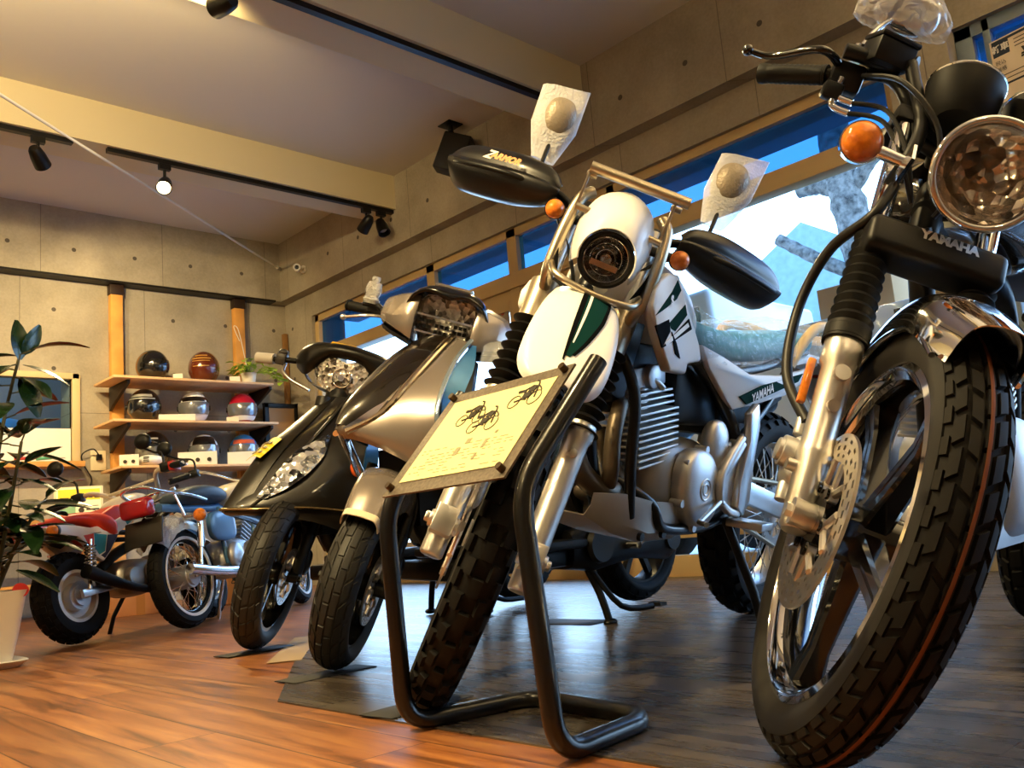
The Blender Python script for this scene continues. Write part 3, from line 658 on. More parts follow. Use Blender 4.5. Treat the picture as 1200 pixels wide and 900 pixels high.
        if s < 0:
            mb = B.mb(True); random.seed(3); rings = []
            for i in range(15):
                t = i / 14; ring = []
                rad = 0.058 * math.sin(PI * min(.97, max(.05, t * .9 + .05))) ** .6
                for j in range(26):
                    a_ = 2 * PI * j / 26; k_ = rad * (1 + .10 * math.sin(5 * a_ + 9 * t) + random.uniform(-.07, .07)); ring.append(mc + Vector((.6 * k_ * math.cos(a_), -.085 + .165 * t, .82 * k_ * math.sin(a_) - .012 * math.cos(6 * t))))
                rings.append(ring)
            mb.loft(rings); B.part(mb, 'plastic_bag', make_wrap('mirror_bag_film', (1, 1, 1), .42, 16), mr)
    mb = B.mb(True); c = Vector((.905, -.145, 1.025)); rz = Matrix.Rotation(.3, 3, 'Z'); mb.box(c, (.055, .07, .04), rz); mb.box(c + Vector((0, 0, .024)), (.06, .075, .009), rz); mb.cyl(c + Vector((-.0, .03, -.008)), c + Vector((-.0, -.07, -.012)), .013, n=16); B.part(mb, 'brake_fluid_reservoir', SATINBLACK, bevel=.003)
    mb = B.mb(True); mb.tube([c + Vector((.012, .038, -.004)), c + Vector((.03, .05, -.035)), (.968, -.065, .92), (1.0, -.07, .86), (1.01, -.085, .80)], .011, 12, k=7); mb.cyl(c + Vector((.0, .03, 0)), c + Vector((.01, .048, 0)), .012, n=12); B.part(mb, 'brake_hose', CABLE)
    for dz, r_ in ((0, .0), (-.018, .02)):
        mb = B.mb(True); p = Vector((.89, -.20, .945 + dz)); mb.tube([p + Vector((0, -.0, .03)), p, p + Vector((.01, .03, -.008))], .006, 10, k=5); o = B.part(mb, 'cable_elbow', CHROME)
        mb = B.mb(True); mb.tube([p + Vector((.01, .03, -.008)), p + Vector((.04, .085, -.012)), (1.0, -.075, .86 + dz), (1.0, -.04, .79)], .0042, 8, k=7); B.part(mb, 'throttle_cable', CABLE)
    mb = B.mb(True); mb.tube([(.90, .2, .96), (.98, .1, .93), (1.02, .03, .86), (1.0, .0, .78)], .0045, 8, k=7); mb.tube([(.90, -.17, .985), (.99, -.12, .965), (1.03, -.05, .90), (1.03, -.02, .80)], .0045, 8, k=7); B.part(mb, 'wiring', CABLE)
    indicator(B, None, (1.02, -.150, .850), (1, 0, -.03), (1.03, -.075, .838), .034)
    indicator(B, None, (1.02, .168, .850), (1, 0, -.03), (1.03, .09, .838), .034)
    # frame, engine, tank, seat, tail
    mb = B.mb(); mb.tube([(1.0, 0, .76), (.92, 0, .52), (.86, 0, .36)], .02, 14, k=5); mb.tube([(.98, 0, .79), (.7, 0, .77), (.45, 0, .70), (.36, 0, .45), (.33, 0, .3)], .02, 14, k=6)
    for s in (-1, 1): mb.tube([(.45, s * .04, .68), (.2, s * .11, .66), (-.2, s * .11, .70)], .012, 12, k=5); mb.tube([(.36, s * .05, .42), (.2, s * .1, .55), (.05, s * .11, .66)], .011, 12, k=5)
    B.part(mb, 'frame', SATINBLACK)
    mb = B.mb(); rings = []
    for x, zc, hy, hz in ((.96, .82, .04, .03), (.93, .83, .10, .06), (.82, .85, .14, .085), (.68, .84, .135, .085), (.56, .81, .10, .065), (.50, .79, .05, .04)):
        rings.append([Vector((x, hy * math.copysign(abs(math.cos(a)) ** .75, math.cos(a)), zc + hz * math.copysign(abs(math.sin(a)) ** .75, math.sin(a)))) for a in [2 * PI * i / 24 for i in range(24)]])
    mb.loft(rings); B.part(mb, 'fuel_tank', mat('deep_black_tank_paint', '#08090c', .12, coat=1.), sub=1)
    mb = B.mb(); rings = []
    for x, zc, hy, hz in ((.56, .79, .09, .03), (.4, .785, .125, .04), (.15, .80, .13, .045), (-.1, .82, .12, .045), (-.22, .83, .10, .035)):
        rings.append([Vector((x, hy * math.copysign(abs(math.cos(a)) ** .6, math.cos(a)), zc + hz * math.copysign(abs(math.sin(a)) ** .6, math.sin(a)))) for a in [2 * PI * i / 20 for i in range(20)]])
    mb.loft(rings); B.part(mb, 'seat', RUBBER2, sub=1)
    mb = B.mb(); mb.ell((.62, 0, .36), (.16, .12, .12), p=.7); mb.cyl((.68, -.13, .37), (.68, -.165, .37), .075, .068, 36); mb.cyl((.55, .12, .35), (.55, .16, .35), .07, .064, 36); mb.box((.62, 0, .27), (.30, .16, .06)); eng = B.part(mb, 'engine', CASTALLOY, bevel=.004)
    mb = B.mb(); d = Vector((.45, 0, .89)).normalized(); fl = Matrix.Rotation(math.atan2(.45, .89), 3, 'Y'); c0 = Vector((.74, 0, .45)); mb.cyl(c0, c0 + d * .17, .05, n=24)
    for i in range(11): mb.box(c0 + d * (.012 + i * .013), (.15, .16, .005), fl)
    mb.box(c0 + d * .165, (.12, .13, .03), fl); B.part(mb, 'cylinder_fins', CASTALLOY, eng)
    mb = B.mb(); mb.tube([(.84, -.03, .52), (.90, -.06, .46), (.87, -.10, .33), (.76, -.13, .24), (.5, -.15, .23), (.2, -.16, .27)], [.017, .017, .018, .02, .022, .03], 16, k=7); mb.tube([(.2, -.16, .27), (0, -.165, .30), (-.35, -.17, .36)], .042, 20, k=5); B.part(mb, 'exhaust', CHROME)
    mb = B.mb(False, (0, 0, .30)); tyre(mb, .302, .09, .230, [(-.2, .2, .8, 0, .4), (.3, .6, .8, .4, .4), (-.6, -.3, .8, .4, -.4), (.7, .98, .6, .1, 0), (-.98, -.7, .6, .1, 0)], 36, .005); rt_ = B.part(mb, 'tyre', RUBBER)
    mb = B.mb(False, (0, 0, .30)); mb.lathe([(.236, -.036), (.21, -.03), (.204, 0), (.21, .03), (.236, .036), (.222, 0), (.236, -.036)], (0, 0, 0), (0, 1, 0), 60); mb.cyl((0, -.07, 0), (0, .07, 0), .07, n=32)
    for k in range(5):
        a = 2 * PI * k / 5; mb.bar((.06 * math.cos(a), 0, .06 * math.sin(a)), (.208 * math.cos(a), 0, .208 * math.sin(a)), .03, .03, (0, 1, 0))
    rw = B.part(mb, 'rear_wheel', GLOSSBLACK); rt_.parent = rw
    mb = B.mb()
    for s in (-1, 1): mb.tube([(.36, s * .09, .33), (0, s * .1, .30), (-.04, s * .1, .30)], .016, 12)
    B.part(mb, 'swingarm', SATINBLACK)
    for s in (-1, 1):
        mb = B.mb(); p, q_ = Vector((.02, s * .125, .33)), Vector((.12, s * .125, .64)); mb.cyl(p, q_, .012, n=14)
        d = q_ - p; pts = [p + d * (.15 + .75 * i / 90) + Vector((.026 * math.cos(i * .75), .026 * math.sin(i * .75), 0)) for i in range(91)]; mb.tube(pts, .0042, 6); B.part(mb, 'rear_shock', CHROME)
    mb = B.mb(); mb.sheet([[Vector(((.33 + d) * math.cos(R(a)), w, .30 + (.33 + d) * math.sin(R(a)))) for w, d in ((-.07, -.03), (-.06, .0), (0, .012), (.06, 0), (.07, -.03))] for a in (60, 85, 110, 135, 160)], .002); B.part(mb, 'rear_fender', CHROME)
    mb = B.mb(); mb.box((-.36, 0, .66), (.06, .12, .07)); B.part(mb, 'tail_light', REDLENS, bevel=.015)
    mb = B.mb(); mb.tube([(.52, .1, .28), (.50, .22, .10), (.50, .27, .0)], .011, 10); B.part(mb, 'side_stand', SATINBLACK)
    for s in (-1, 1):
        mb = B.mb(); mb.cyl((.50, s * .12, .29), (.50, s * .27, .29), .014, n=14); B.part(mb, 'foot_peg', RUBBER2)
    B.settle(rt_, ty)
    return B
NEAR = near_bike()
# ------------------------------------------------------------------ the white trail motorcycle
TRAILWHITE = mat('trail_white_plastic', '#eceae6', .3, spec=.4)
TRAILGREEN = mat('deep_green_graphic', '#0a2f2b', .8, spec=.04)
GRAPHBLACK = mat('graphic_black', '#070808', .8, spec=.04)
WARMTINTPIPE = mat('warm_tinted_silver_pipe', (.52, .45, .33), .34, 1.)  # silver pipe with the warm lamp light put into its colour
def trail_bike():
    B = BikeFrame(2.480, 1.623, 187.84, 13.66, 41.9, 1.36, 26.3, .105, 'trail_motorcycle', 'white trail motorcycle with hand guards, headlight guard pipes and knobbly tyres', 'motorcycle')
    ax = (1.36, 0, .34); u = B.u; rk = Matrix.Rotation(-B.rake, 3, 'Y')
    mb = B.mb(True, ax); mb.lathe([(.275, -.022), (.262, -.024), (.255, -.016), (.250, 0), (.255, .016), (.262, .024), (.275, .022), (.266, 0), (.275, -.022)], (0, 0, 0), (0, 1, 0), 72); fw = B.part(mb, 'front_wheel', ALLOY)
    mb = B.mb(True, ax); mb.cyl((0, -.045, 0), (0, .045, 0), .028, n=28); mb.cyl((0, -.036, 0), (0, -.03, 0), .042, n=28); mb.cyl((0, .03, 0), (0, .036, 0), .042, n=28); B.part(mb, 'hub', CASTALLOY, fw)
    mb = B.mb(True, ax); spoke_wheel(mb, .040, .252, 36, .066); B.part(mb, 'spokes', STEEL, fw)
    mb = B.mb(True, ax)
    tyre(mb, .338, .080, .268, [(-.22, .22, .52, 0, 0), (.30, .62, .50, .5, 0), (-.62, -.30, .50, .5, 0), (.72, 1.02, .52, .05, 0), (-1.02, -.72, .52, .05, 0)], 34, .011)
    ty = B.part(mb, 'tyre', RUBBER, fw, angle=50)
    mb = B.mb(True, (1.36, -.058, .34)); disc_brake(mb, .092, .1225, carrier=.04, arms=6); B.part(mb, 'brake_disc', DISCSTEEL, fw)
    def leg(y, s, dx=0): return Vector((1.330 + dx, y, .335)) + u * s
    for y in (-.094, .094):
        mb = B.mb(True)
        capsule_lathe(mb, leg(y, -.075), leg(y, 1), [(0, 0), (0, .020), (.004, .024), (.04, .024), (.05, .0255), (.10, .0275), (.30, .0275), (.335, .0285), (.345, .033), (.375, .033), (.38, .029), (.382, 0)], 30)
        mb.box((1.352, y, .34), (.062, .044, .058), rk); mb.cyl((1.36, y - .03, .34), (1.36, y + .03, .34), .018, n=20); mb.cyl((1.36, y * 1.28, .34), (1.36, y * 1.42, .34), .012, n=6)
        mb.cyl(leg(y, .23), leg(y, .23) + Vector((.04, -.0, .012)), .010, n=12); B.part(mb, 'fork_leg', FORKALU, bevel=.003)
        mb = B.mb(True); bellows(mb, leg(y, .285), leg(y, .475), .034, .031, 8, .0085); B.part(mb, 'fork_boot', RUBBER2)
        mb = B.mb(True); mb.cyl(leg(y, .27), leg(y, .80), .0175, n=20); B.part(mb, 'fork_tube', STEEL)
        mb = B.mb(True); mb.cyl(leg(y, .475), leg(y, .575), .030, .034, n=24); B.part(mb, 'boot_collar', WARMTINTPIPE)
    mb = B.mb(True); mb.box(leg(-.094, .04) + Vector((-.015, .018, .03)), (.02, .014, .17), rk); B.part(mb, 'axle_guard', FORKALU, bevel=.003)
    mb = B.mb(True); mb.ell(leg(-.06, .05) + Vector((-.09, -.01, .02)), (.028, .03, .05), rk, 18, 10, p=.6); B.part(mb, 'brake_caliper', CASTALLOY)
    for s_ in (.565, .78):
        mb = B.mb(True); mb.box(leg(0, s_) + Vector((-.03, 0, 0)), (.085, .235, .034), rk); B.part(mb, 'fork_clamp', SATINBLACK, bevel=.008)
    # tall front mudguard
    mb = B.mb(True)
    prof = [(1.05, .835, .055, .03), (1.15, .862, .066, .030), (1.25, .842, .078, .030), (1.33, .803, .086, .030), (1.40, .757, .088, .030), (1.445, .723, .082, .026), (1.475, .700, .064, .022), (1.490, .688, .038, .016)]
    rows = []
    for x, z, w, dr in prof:
        rows.append([(x - .3 * dr, -w, z - dr), (x, -w * .96, z - dr * .25), (x + .004, -w * .55, z + .004), (x + .006, 0, z + .010), (x + .004, w * .55, z + .004), (x, w * .96, z - dr * .25), (x - .3 * dr, w, z - dr)])
    mb.sheet(rows, .003, 4, 4); fender = B.part(mb, 'front_fender', TRAILWHITE)
    for nm, m, lift, pl in (('green_stripe', TRAILGREEN, .0015, [(.18, .50, .70), (.40, .49, .64), (.68, .485, .52)]), ('black_stripe', GRAPHBLACK, .0018, [(.18, .455, .50), (.45, .46, .495), (.72, .475, .488)]), ('black_stripe', GRAPHBLACK, .0018, [(.18, .70, .73), (.40, .64, .67), (.66, .525, .545)]), ('white_stripe', TRAILWHITE, .0022, [(.18, .52, .545), (.40, .51, .53), (.58, .50, .51)])):
        pr = MB.patch_rows(rows, 4, 4, pl, lift); test = MB.patch_rows(rows, 4, 4, pl, 0)
        if pr[4][2].z < test[4][2].z: pr = MB.patch_rows(rows, 4, 4, pl, -lift)
        mb = B.mb(True); mb.sheet(pr, .0006 if True else 0, 1, 1); B.part(mb, nm, m, fender, angle=60)
    # headlight with white cowl
    hc = Vector((1.205, .004, .942)); hd = Vector((1, 0, -.10)).normalized()
    mb = B.mb(True); mb.lathe([(0, -.09), (.036, -.085), (.052, -.05), (.060, -.01), (.059, .004), (.053, .004), (.050, -.006), (.036, -.05), (0, -.06)], hc, hd, 44); hl = B.part(mb, 'headlight', SATINBLACK)
    mb = B.mb(True); mb.lathe([(.006, -.055), (.03, -.045), (.051, -.006)], hc, hd, 40); mb.cyl(hc - hd * .05, hc - hd * .014, .012, n=18); B.part(mb, 'reflector', facets('dark_reflector', (.04, .035, .03), (.45, .42, .38), 48, .9, .1), hl); mb = B.mb(True)
    for r_, h_ in ((.020, -.030), (.034, -.022), (.047, -.010)): mb.torus(hc + hd * h_, hd, r_, .0011, 40, 8)
    mb.bar(hc + Vector((-.012, -.03, -.012)), hc + Vector((-.012, .03, -.012)), .006, .012); B.part(mb, 'reflector_rings', CHROME, hl)
    mb = B.mb(True); mb.lathe([(.053, .001), (.045, .009), (.028, .015), (0, .017)], hc, hd, 44); mb.lathe([(0, .0145), (.028, .0125), (.045, .0065), (.053, -.001)], hc, hd, 44); B.part(mb, 'headlight_lens', LENS, hl)
    mb = B.mb(True); rows = []
    for ang, top in ((-108, .05), (-88, .25), (-60, .6), (-30, .9), (0, 1.), (30, .9), (60, .6), (88, .25), (108, .05)):
        a = R(ang); sy, cz = math.sin(a), math.cos(a); row = []
        for t in (0, .25, .5, .75, 1.):
            r0 = .0615; ext = (.024 + .052 * top ** 1.5); rad = r0 + ext * t
            row.append(Vector((1.222 - .10 * t ** 1.4 - .02 * (1 - top) * t - (.03 if cz < 0 else 0) * t, .004 + sy * (rad - .012 * t), .942 + cz * rad * (1.05 if cz > 0 else .95) + .012 * t * top)))
        rows.append(row)
    mb.sheet(rows, .003, 3, 4); B.part(mb, 'headlight_cowl', TRAILWHITE)
    for s in (-1, 1):
        mb = B.mb(True); mb.prism([(0, 0), (.055, .02), (.10, .085), (.09, .12), (.05, .05)], (1.185, s * .082, .885), Vector((-.8, s * .35, 0)), (0, 0, 1), .0015); B.part(mb, 'cowl_stripe', GRAPHBLACK)
    # headlight guard pipes
    T = [('guard_top_bar', [(1.125, -.100, 1.118), (1.135, .125, 1.122)], .0125, 0), ('guard_lower_bar', [(1.13, -.10, .905), (1.20, -.082, .878), (1.222, .0, .866), (1.20, .086, .872), (1.13, .108, .90)], .0075, 6),
         ('guard_cross_bar', [(1.13, -.098, 1.03), (1.155, .10, 1.02)], .0075, 0)]
    for nm, pts, r_, k in T:
        mb = B.mb(True); mb.tube(pts, r_, 18, k=k); B.part(mb, nm, WARMTINTPIPE)
    for s, off in ((-1, 0), (1, .012)):
        mb = B.mb(True); mb.tube([(1.085, s * .075 + off, 1.075), (1.10, s * .095 + off, 1.05), (1.125, s * .103 + off, .98), (1.14, s * .103 + off, .90), (1.13, s * .098 + off, .865), (1.09, s * .092 + off, .83)], .0135, 16, k=6); B.part(mb, 'guard_side_pipe', WARMTINTPIPE)
        mb = B.mb(True); mb.prism([(-.013, 0), (.013, 0), (.011, .08), (0, .092), (-.011, .08)], (1.115, s * .092 + off - .003, 1.03), (1, 0, 0), (0, 0, 1), .006); mb.cyl((1.11, s * .092 + off - .012, 1.105), (1.11, s * .092 + off + .012, 1.105), .007, n=12); B.part(mb, 'guard_bracket', WARMTINTPIPE, bevel=.001)
    indicator(B, None, (1.06, -.140, 1.012), (1, 0, 0), (1.03, -.08, 1.01), .0235, chrome=False)
    indicator(B, None, (1.06, .160, 1.012), (1, 0, 0), (1.03, .09, 1.01), .0235, chrome=False)
    # bars
    mb = B.mb(True); mb.tube([(.80, -.40, 1.055), (.88, -.26, 1.065), (.93, -.16, 1.06), (.955, -.06, 1.02), (.955, .06, 1.02), (.93, .16, 1.06), (.88, .26, 1.065), (.80, .40, 1.055)], .011, 14, k=6); B.part(mb, 'handlebar', SATINBLACK)
    mb = B.mb(True); mb.box((1.0, 0, 1.05), (.05, .11, .06)); B.part(mb, 'instrument', SATINBLACK, bevel=.01)
    for s in (-1, 1):
        mb = B.mb(True); mb.cyl((.80, s * .40, 1.055), (.862, s * .285, 1.064), .0165, n=20); B.part(mb, 'handle_grip', RUBBER2)
        mb = B.mb(True); rows = []
        for t, zc, h, bul in ((0, 1.055, .016, .0), (.10, 1.057, .040, .012), (.35, 1.055, .056, .026), (.65, 1.05, .058, .034), (.90, 1.046, .054, .036), (1., 1.045, .044, .030)):
            x0 = 1.005 - .13 * t - .05 * t * t; y0 = s * (.150 + .262 * t); row = []
            for q, dx in ((-1., -.05), (-.9, -.012), (-.45, .018), (.05, .024), (.2, .014), (.55, .010), (.92, -.012), (1., -.05)):
                row.append((x0 + bul * .6 + dx * (.45 + .55 * min(1, t * 3)), y0 + s * (.025 * (1 - abs(q)) * t), zc + h * q))
            rows.append(row)
        mb.sheet(rows if s < 0 else [r[::-1] for r in rows], .004, 4, 5); g = B.part(mb, 'hand_guard', mat('hand_guard_plastic', '#0c0c0d', .34, coat=.15))
        mb = B.mb(True); mb.tube([(.90, s * .16, 1.06), (.985, s * .20, 1.055), (.99, s * .30, 1.05), (.90, s * .41, 1.045), (.80, s * .405, 1.055)], .007, 10, k=6); B.part(mb, 'guard_bar', SATINBLACK)
        if s < 0:
            a = Vector((.998, s * .215, 1.082)); b = Vector((.952, s * .345, 1.072)); e = (a - b); mb = B.mb(True); nrm = Vector((.93, -.30, .22)).normalized(); up = nrm.cross(e).normalized()
            if up.z < 0: up = -up
            e = up.cross(nrm); mb.text('ARMOR', .021, (a * .45 + b * .55) + nrm * .018, e, up, .002, shear=.4, bold=.0012); B.part(mb, 'guard_lettering', mat('orange_print', '#d98a35', .4), g)
            mb = B.mb(True); mb.text('Z', .030, a * .12 + b * .88 + nrm * .018, e, up, .002, shear=.6, bold=.001); B.part(mb, 'guard_lettering', WHITE, g)
        mb = B.mb(True); mb.tube([(.86, s * .215, 1.075), (.85, s * .222, 1.12), (.81, s * .226, 1.19)], .0055, 10, k=5); mb.cyl((.862, s * .213, 1.06), (.858, s * .216, 1.10), .012, n=14); ms = B.part(mb, 'mirror_stem', SATINBLACK)
        mc = Vector((.795, s * .228, 1.255)); mb = B.mb(True); mb.ell(mc + Vector((0, 0, -.012 if s < 0 else 0)), (.040, .046, .056), nu=28, nv=16, p=.9); B.part(mb, 'mirror_head', mat('mirror_grey', (.30, .25, .19), .4, .3, bump=.5, bscale=160), ms)
        # bubble-wrap envelope around the mirror
        mb = B.mb(True); random.seed(11 + s); rings = []
        for i in range(12):
            t = i / 11; z = (1.145 if s > 0 else 1.135) + .185 * t; w = .030 + .029 * min(1, t * 2.2); d_ = .016 + .016 * math.sin(PI * min(1, .15 + t)); ring = []
            for j in range(22):
                a_ = 2 * PI * j / 22; ca, sa = math.cos(a_), math.sin(a_)
                ring.append(mc + Vector((d_ * math.copysign(abs(ca) ** .8, ca) + random.uniform(-.002, .002), w * math.copysign(abs(sa) ** .55, sa) + s * .01 * t, z - 1.255 + .012 * t * sa)))
            rings.append(ring)
        mb.loft(rings); B.part(mb, 'bubble_wrap', BUBBLE, ms)
        mb = B.mb(True); mb.tube([(.90, s * .2, 1.05), (1.02, s * .12, .99), (1.04, s * .05, .90), (1.02, 0, .78)], .0045, 8, k=7); B.part(mb, 'control_cable', CABLE)
    # --- body, not steered
    mb = B.mb(); d = Vector((-.443, 0, .896)); mb.cyl((1.09, 0, .76), Vector((1.09, 0, .76)) + d * .24, .03, n=20)
    mb.tube([(1.05, 0, .84), (1.0, 0, .66), (.97, 0, .50), (.90, 0, .36)], .021, 14, k=5)
    for s in (-1, 1):
        mb.tube([(1.02, s * .02, .88), (.82, s * .075, .82), (.62, s * .10, .72), (.47, s * .125, .56), (.46, s * .125, .40)], .018, 14, k=6)
        mb.tube([(.94, s * .03, .46), (.86, s * .11, .40), (.80, s * .115, .34), (.60, s * .115, .33), (.47, s * .12, .36)], .014, 12, k=5)
        mb.tube([(.60, s * .10, .72), (.30, s * .10, .76), (-.05, s * .09, .84)], .013, 12, k=4); mb.tube([(.47, s * .12, .54), (.28, s * .11, .64), (.12, s * .10, .76)], .012, 12, k=4)
    fr_ = B.part(mb, 'frame', mat('frame_black_paint', '#0a0b0d', .3, coat=.3))
    for s in (-1, 1):
        mb = B.mb(); mb.tube([(1.02, s * .05, .80), (.985, s * .115, .66), (.975, s * .118, .50), (.93, s * .10, .37)], .013, 12, k=6); B.part(mb, 'downtube', SATINBLACK)
    mb = B.mb(); rings = []
    for x, zc, hy, hz in ((1.06, .87, .05, .06), (.98, .89, .115, .085), (.86, .90, .13, .085), (.74, .86, .115, .075), (.62, .81, .075, .05)):
        rings.append([Vector((x, hy * math.copysign(abs(math.cos(a)) ** .75, math.cos(a)), zc + hz * math.copysign(abs(math.sin(a)) ** .75, math.sin(a)))) for a in [2 * PI * i / 24 for i in range(24)]])
    mb.loft(rings); B.part(mb, 'fuel_tank', TRAILWHITE, sub=1)
    for s in (-1, 1):
        out = [(1.03, .901), (.985, .922), (.929, .926), (.897, .896), (.856, .855), (.806, .819), (.767, .784), (.746, .745), (.83, .732), (.837, .707), (.932, .707), (.989, .759), (1.034, .804), (1.061, .836), (1.053, .874)]
        def yo(x): return .150 + .12 * (x - .75)
        def plate(poly, name, m, parent, dy, th, **k):
            n = len(poly); a = [Vector((x, s * (yo(x) + dy), z)) for x, z in poly]; b = [Vector((x - (.02 if th > .01 else 0), s * (yo(x) + dy - th), z)) for x, z in poly]; mb = B.mb()
            mb.add(a + b, [tuple(range(n)), tuple(range(2 * n - 1, n - 1, -1))] + [(i, (i + 1) % n, n + (i + 1) % n, n + i) for i in range(n)]); return B.part(mb, name, m, parent, **k)
        sh = plate(out, 'tank_shroud', TRAILWHITE, B.root, 0, .04, bevel=.009, seg=3)
        plate([(1.04, .821), (.964, .883), (.939, .912), (.915, .893), (.936, .87), (.986, .845)], 'green_graphic', TRAILGREEN, sh, .0012, .004)
        plate([(1.035, .799), (.968, .821), (.954, .796), (.99, .757)], 'black_graphic', GRAPHBLACK, sh, .0012, .004)
        plate([(.964, .813), (.883, .865), (.867, .843), (.927, .799), (.95, .802)], 'green_graphic', TRAILGREEN, sh, .0012, .004)
        plate([(.976, .766), (.854, .836), (.831, .814), (.918, .781), (.99, .756)], 'black_graphic', GRAPHBLACK, sh, .0016, .004)
        plate([(.98, .768), (.86, .826), (.85, .818), (.97, .762)], 'white_slash', TRAILWHITE, sh, .0022, .004)
        plate([(.949, .796), (.916, .773), (.887, .741), (.917, .749)], 'black_fin', GRAPHBLACK, sh, .0026, .004)
        mb = B.mb(); mb.text('S', .030, (.962, s * (yo(.962) + .002), .862), (-1, -s * .12, .3), (0, 0, 1), .0008, bold=.002); B.part(mb, 'shroud_lettering', TRAILWHITE, sh)
        # side panel
        outl = [(.70, .79), (.60, .77), (.45, .735), (.25, .745), (.05, .775), (-.02, .79), (.0, .75), (.2, .69), (.42, .652), (.53, .635), (.56, .655), (.66, .735)]
        a = [Vector((x, s * (.125 + .02 * math.sin(PI * min(1, max(0, x / .7)))), z)) for x, z in outl]; b = [p + Vector((0, -s * .02, 0)) for p in a]; n = len(a); mb = B.mb(); mb.add(a + b, [tuple(range(n)), tuple(range(2 * n - 1, n - 1, -1))] + [(i, (i + 1) % n, n + (i + 1) % n, n + i) for i in range(n)])
        sp = B.part(mb, 'side_panel', TRAILWHITE, bevel=.006)
        def py(x): return .125 + .02 * math.sin(PI * min(1, max(0, x / .7)))
        st = [(.50, .672), (.37, .71), (.2, .742), (.06, .765), (.1, .738), (.28, .698), (.46, .654)]
        a = [Vector((x, s * (py(x) + .0022), z)) for x, z in st]; b = [p + Vector((0, -s * .006, 0)) for p in a]; n = len(a); mb = B.mb(); mb.add(a + b, [tuple(range(n)), tuple(range(2 * n - 1, n - 1, -1))] + [(i, (i + 1) % n, n + (i + 1) % n, n + i) for i in range(n)]); B.part(mb, 'green_band', TRAILGREEN, sp)
        mb = B.mb(); mb.text('YAMAHA', .034, (.375, s * (py(.375) + .0035), .688), Vector((-1, 0, .30)) if s > 0 else Vector((1, 0, -.30)), (0, 0, 1), .001, bold=.001, shear=.15); B.part(mb, 'maker_letters', WHITE, sp)
    mb = B.mb(); rings = []
    for x, zc, hy, hz in ((.74, .85, .075, .03), (.62, .81, .10, .04), (.45, .80, .12, .045), (.2, .83, .125, .045), (0, .86, .12, .042), (-.12, .875, .10, .03)):
        rings.append([Vector((x, hy * math.copysign(abs(math.cos(a)) ** .6, math.cos(a)), zc + hz * math.copysign(abs(math.sin(a)) ** .6, math.sin(a)))) for a in [2 * PI * i / 20 for i in range(20)]])
    mb.loft(rings); B.part(mb, 'seat', mat('teal_seat_vinyl', '#3f93a0', .45), sub=1)
    mb = B.mb(); random.seed(5); rings = []
    for i in range(26):
        t = i / 25; x = .72 - .80 * t; zc = .83 + .045 * t - .035 * math.sin(PI * min(1, t * 1.6)); ring = []
        for j in range(34):
            a = 2 * PI * j / 34; hy, hz = .138, .058; k_ = 1 + random.uniform(-.055, .06)
            ring.append(Vector((x + random.uniform(-.008, .008), hy * k_ * math.copysign(abs(math.cos(a)) ** .6, math.cos(a)), zc + hz * k_ * math.copysign(abs(math.sin(a)) ** .6, math.sin(a)) - (.03 if math.sin(a) < 0 else 0))))
        rings.append(ring)
    mb.loft(rings); B.part(mb, 'seat_cover_film', make_wrap('seat_film', (.95, .98, 1), .20, 14))
    mb = B.mb(); mb.tube([(.14, .12, .78), (.05, .15, .90), (-.15, .15, .92), (-.30, .10, .90), (-.33, 0, .90), (-.30, -.10, .90), (-.15, -.15, .92), (.05, -.15, .90), (.14, -.12, .78)], .016, 14, k=5); B.part(mb, 'grab_rail', mat('foam_wrapped_rail', '#d9c4a0', .7))
    mb = B.mb(); mb.sheet([[(x, -w, z - .02), (x, -w * .9, z), (x, 0, z + .012), (x, w * .9, z), (x, w, z - .02)] for x, z, w in ((.1, .80, .10), (-.1, .83, .10), (-.3, .82, .09), (-.45, .77, .08), (-.56, .70, .07))], .003); B.part(mb, 'rear_fender', TRAILWHITE)
    mb = B.mb(); mb.box((-.46, 0, .80), (.05, .10, .05)); B.part(mb, 'tail_light', REDLENS, bevel=.01)
    # engine
    mb = B.mb(); mb.ell((.66, 0, .44), (.17, .11, .115), p=.6, nu=28); mb.box((.72, 0, .355), (.26, .17, .06)); eng = B.part(mb, 'engine', mat('engine_dark_alloy', (.30, .29, .28), .45, .8), bevel=.004)
    mb = B.mb(); ctr = Vector((.665, .105, .432)); rings = []
    for dy, sc in ((0, 1.05), (.018, 1.05), (.034, 1.0), (.044, .86), (.046, .3)):
        rings.append([ctr + Vector((sc * .088 * math.copysign(abs(math.cos(a)) ** .85, math.cos(a)) + .012 * math.sin(a), dy, sc * .095 * math.copysign(abs(math.sin(a)) ** .85, math.sin(a)))) for a in [2 * PI * i / 40 for i in range(40)]])
    mb.loft(rings); mb.torus(ctr + Vector((0, .046, 0)), (0, 1, 0), .026, .003, 32, 8); mb.torus(ctr + Vector((0, .046, 0)), (0, 1, 0), .014, .0025, 24, 8)
    for a in (40, 100, 160, 220, 280, 340): mb.cyl(ctr + Vector((.094 * math.cos(R(a)), .0, .099 * math.sin(R(a)))), ctr + Vector((.094 * math.cos(R(a)), .034, .099 * math.sin(R(a)))), .010, n=12)
    B.part(mb, 'generator_cover', CASTALLOY, eng)
    mb = B.mb(); mb.ell((.575, .118, .545), (.052, .028, .062), nu=28, p=.85); cc = B.part(mb, 'starter_cover', CASTALLOY, eng); mb = B.mb(); mb.text('YAMAHA', .018, (.575, .146, .545), (-1, 0, 0), (0, 0, 1), .002, bold=.0005); B.part(mb, 'cast_letters', CASTALLOY, eng)
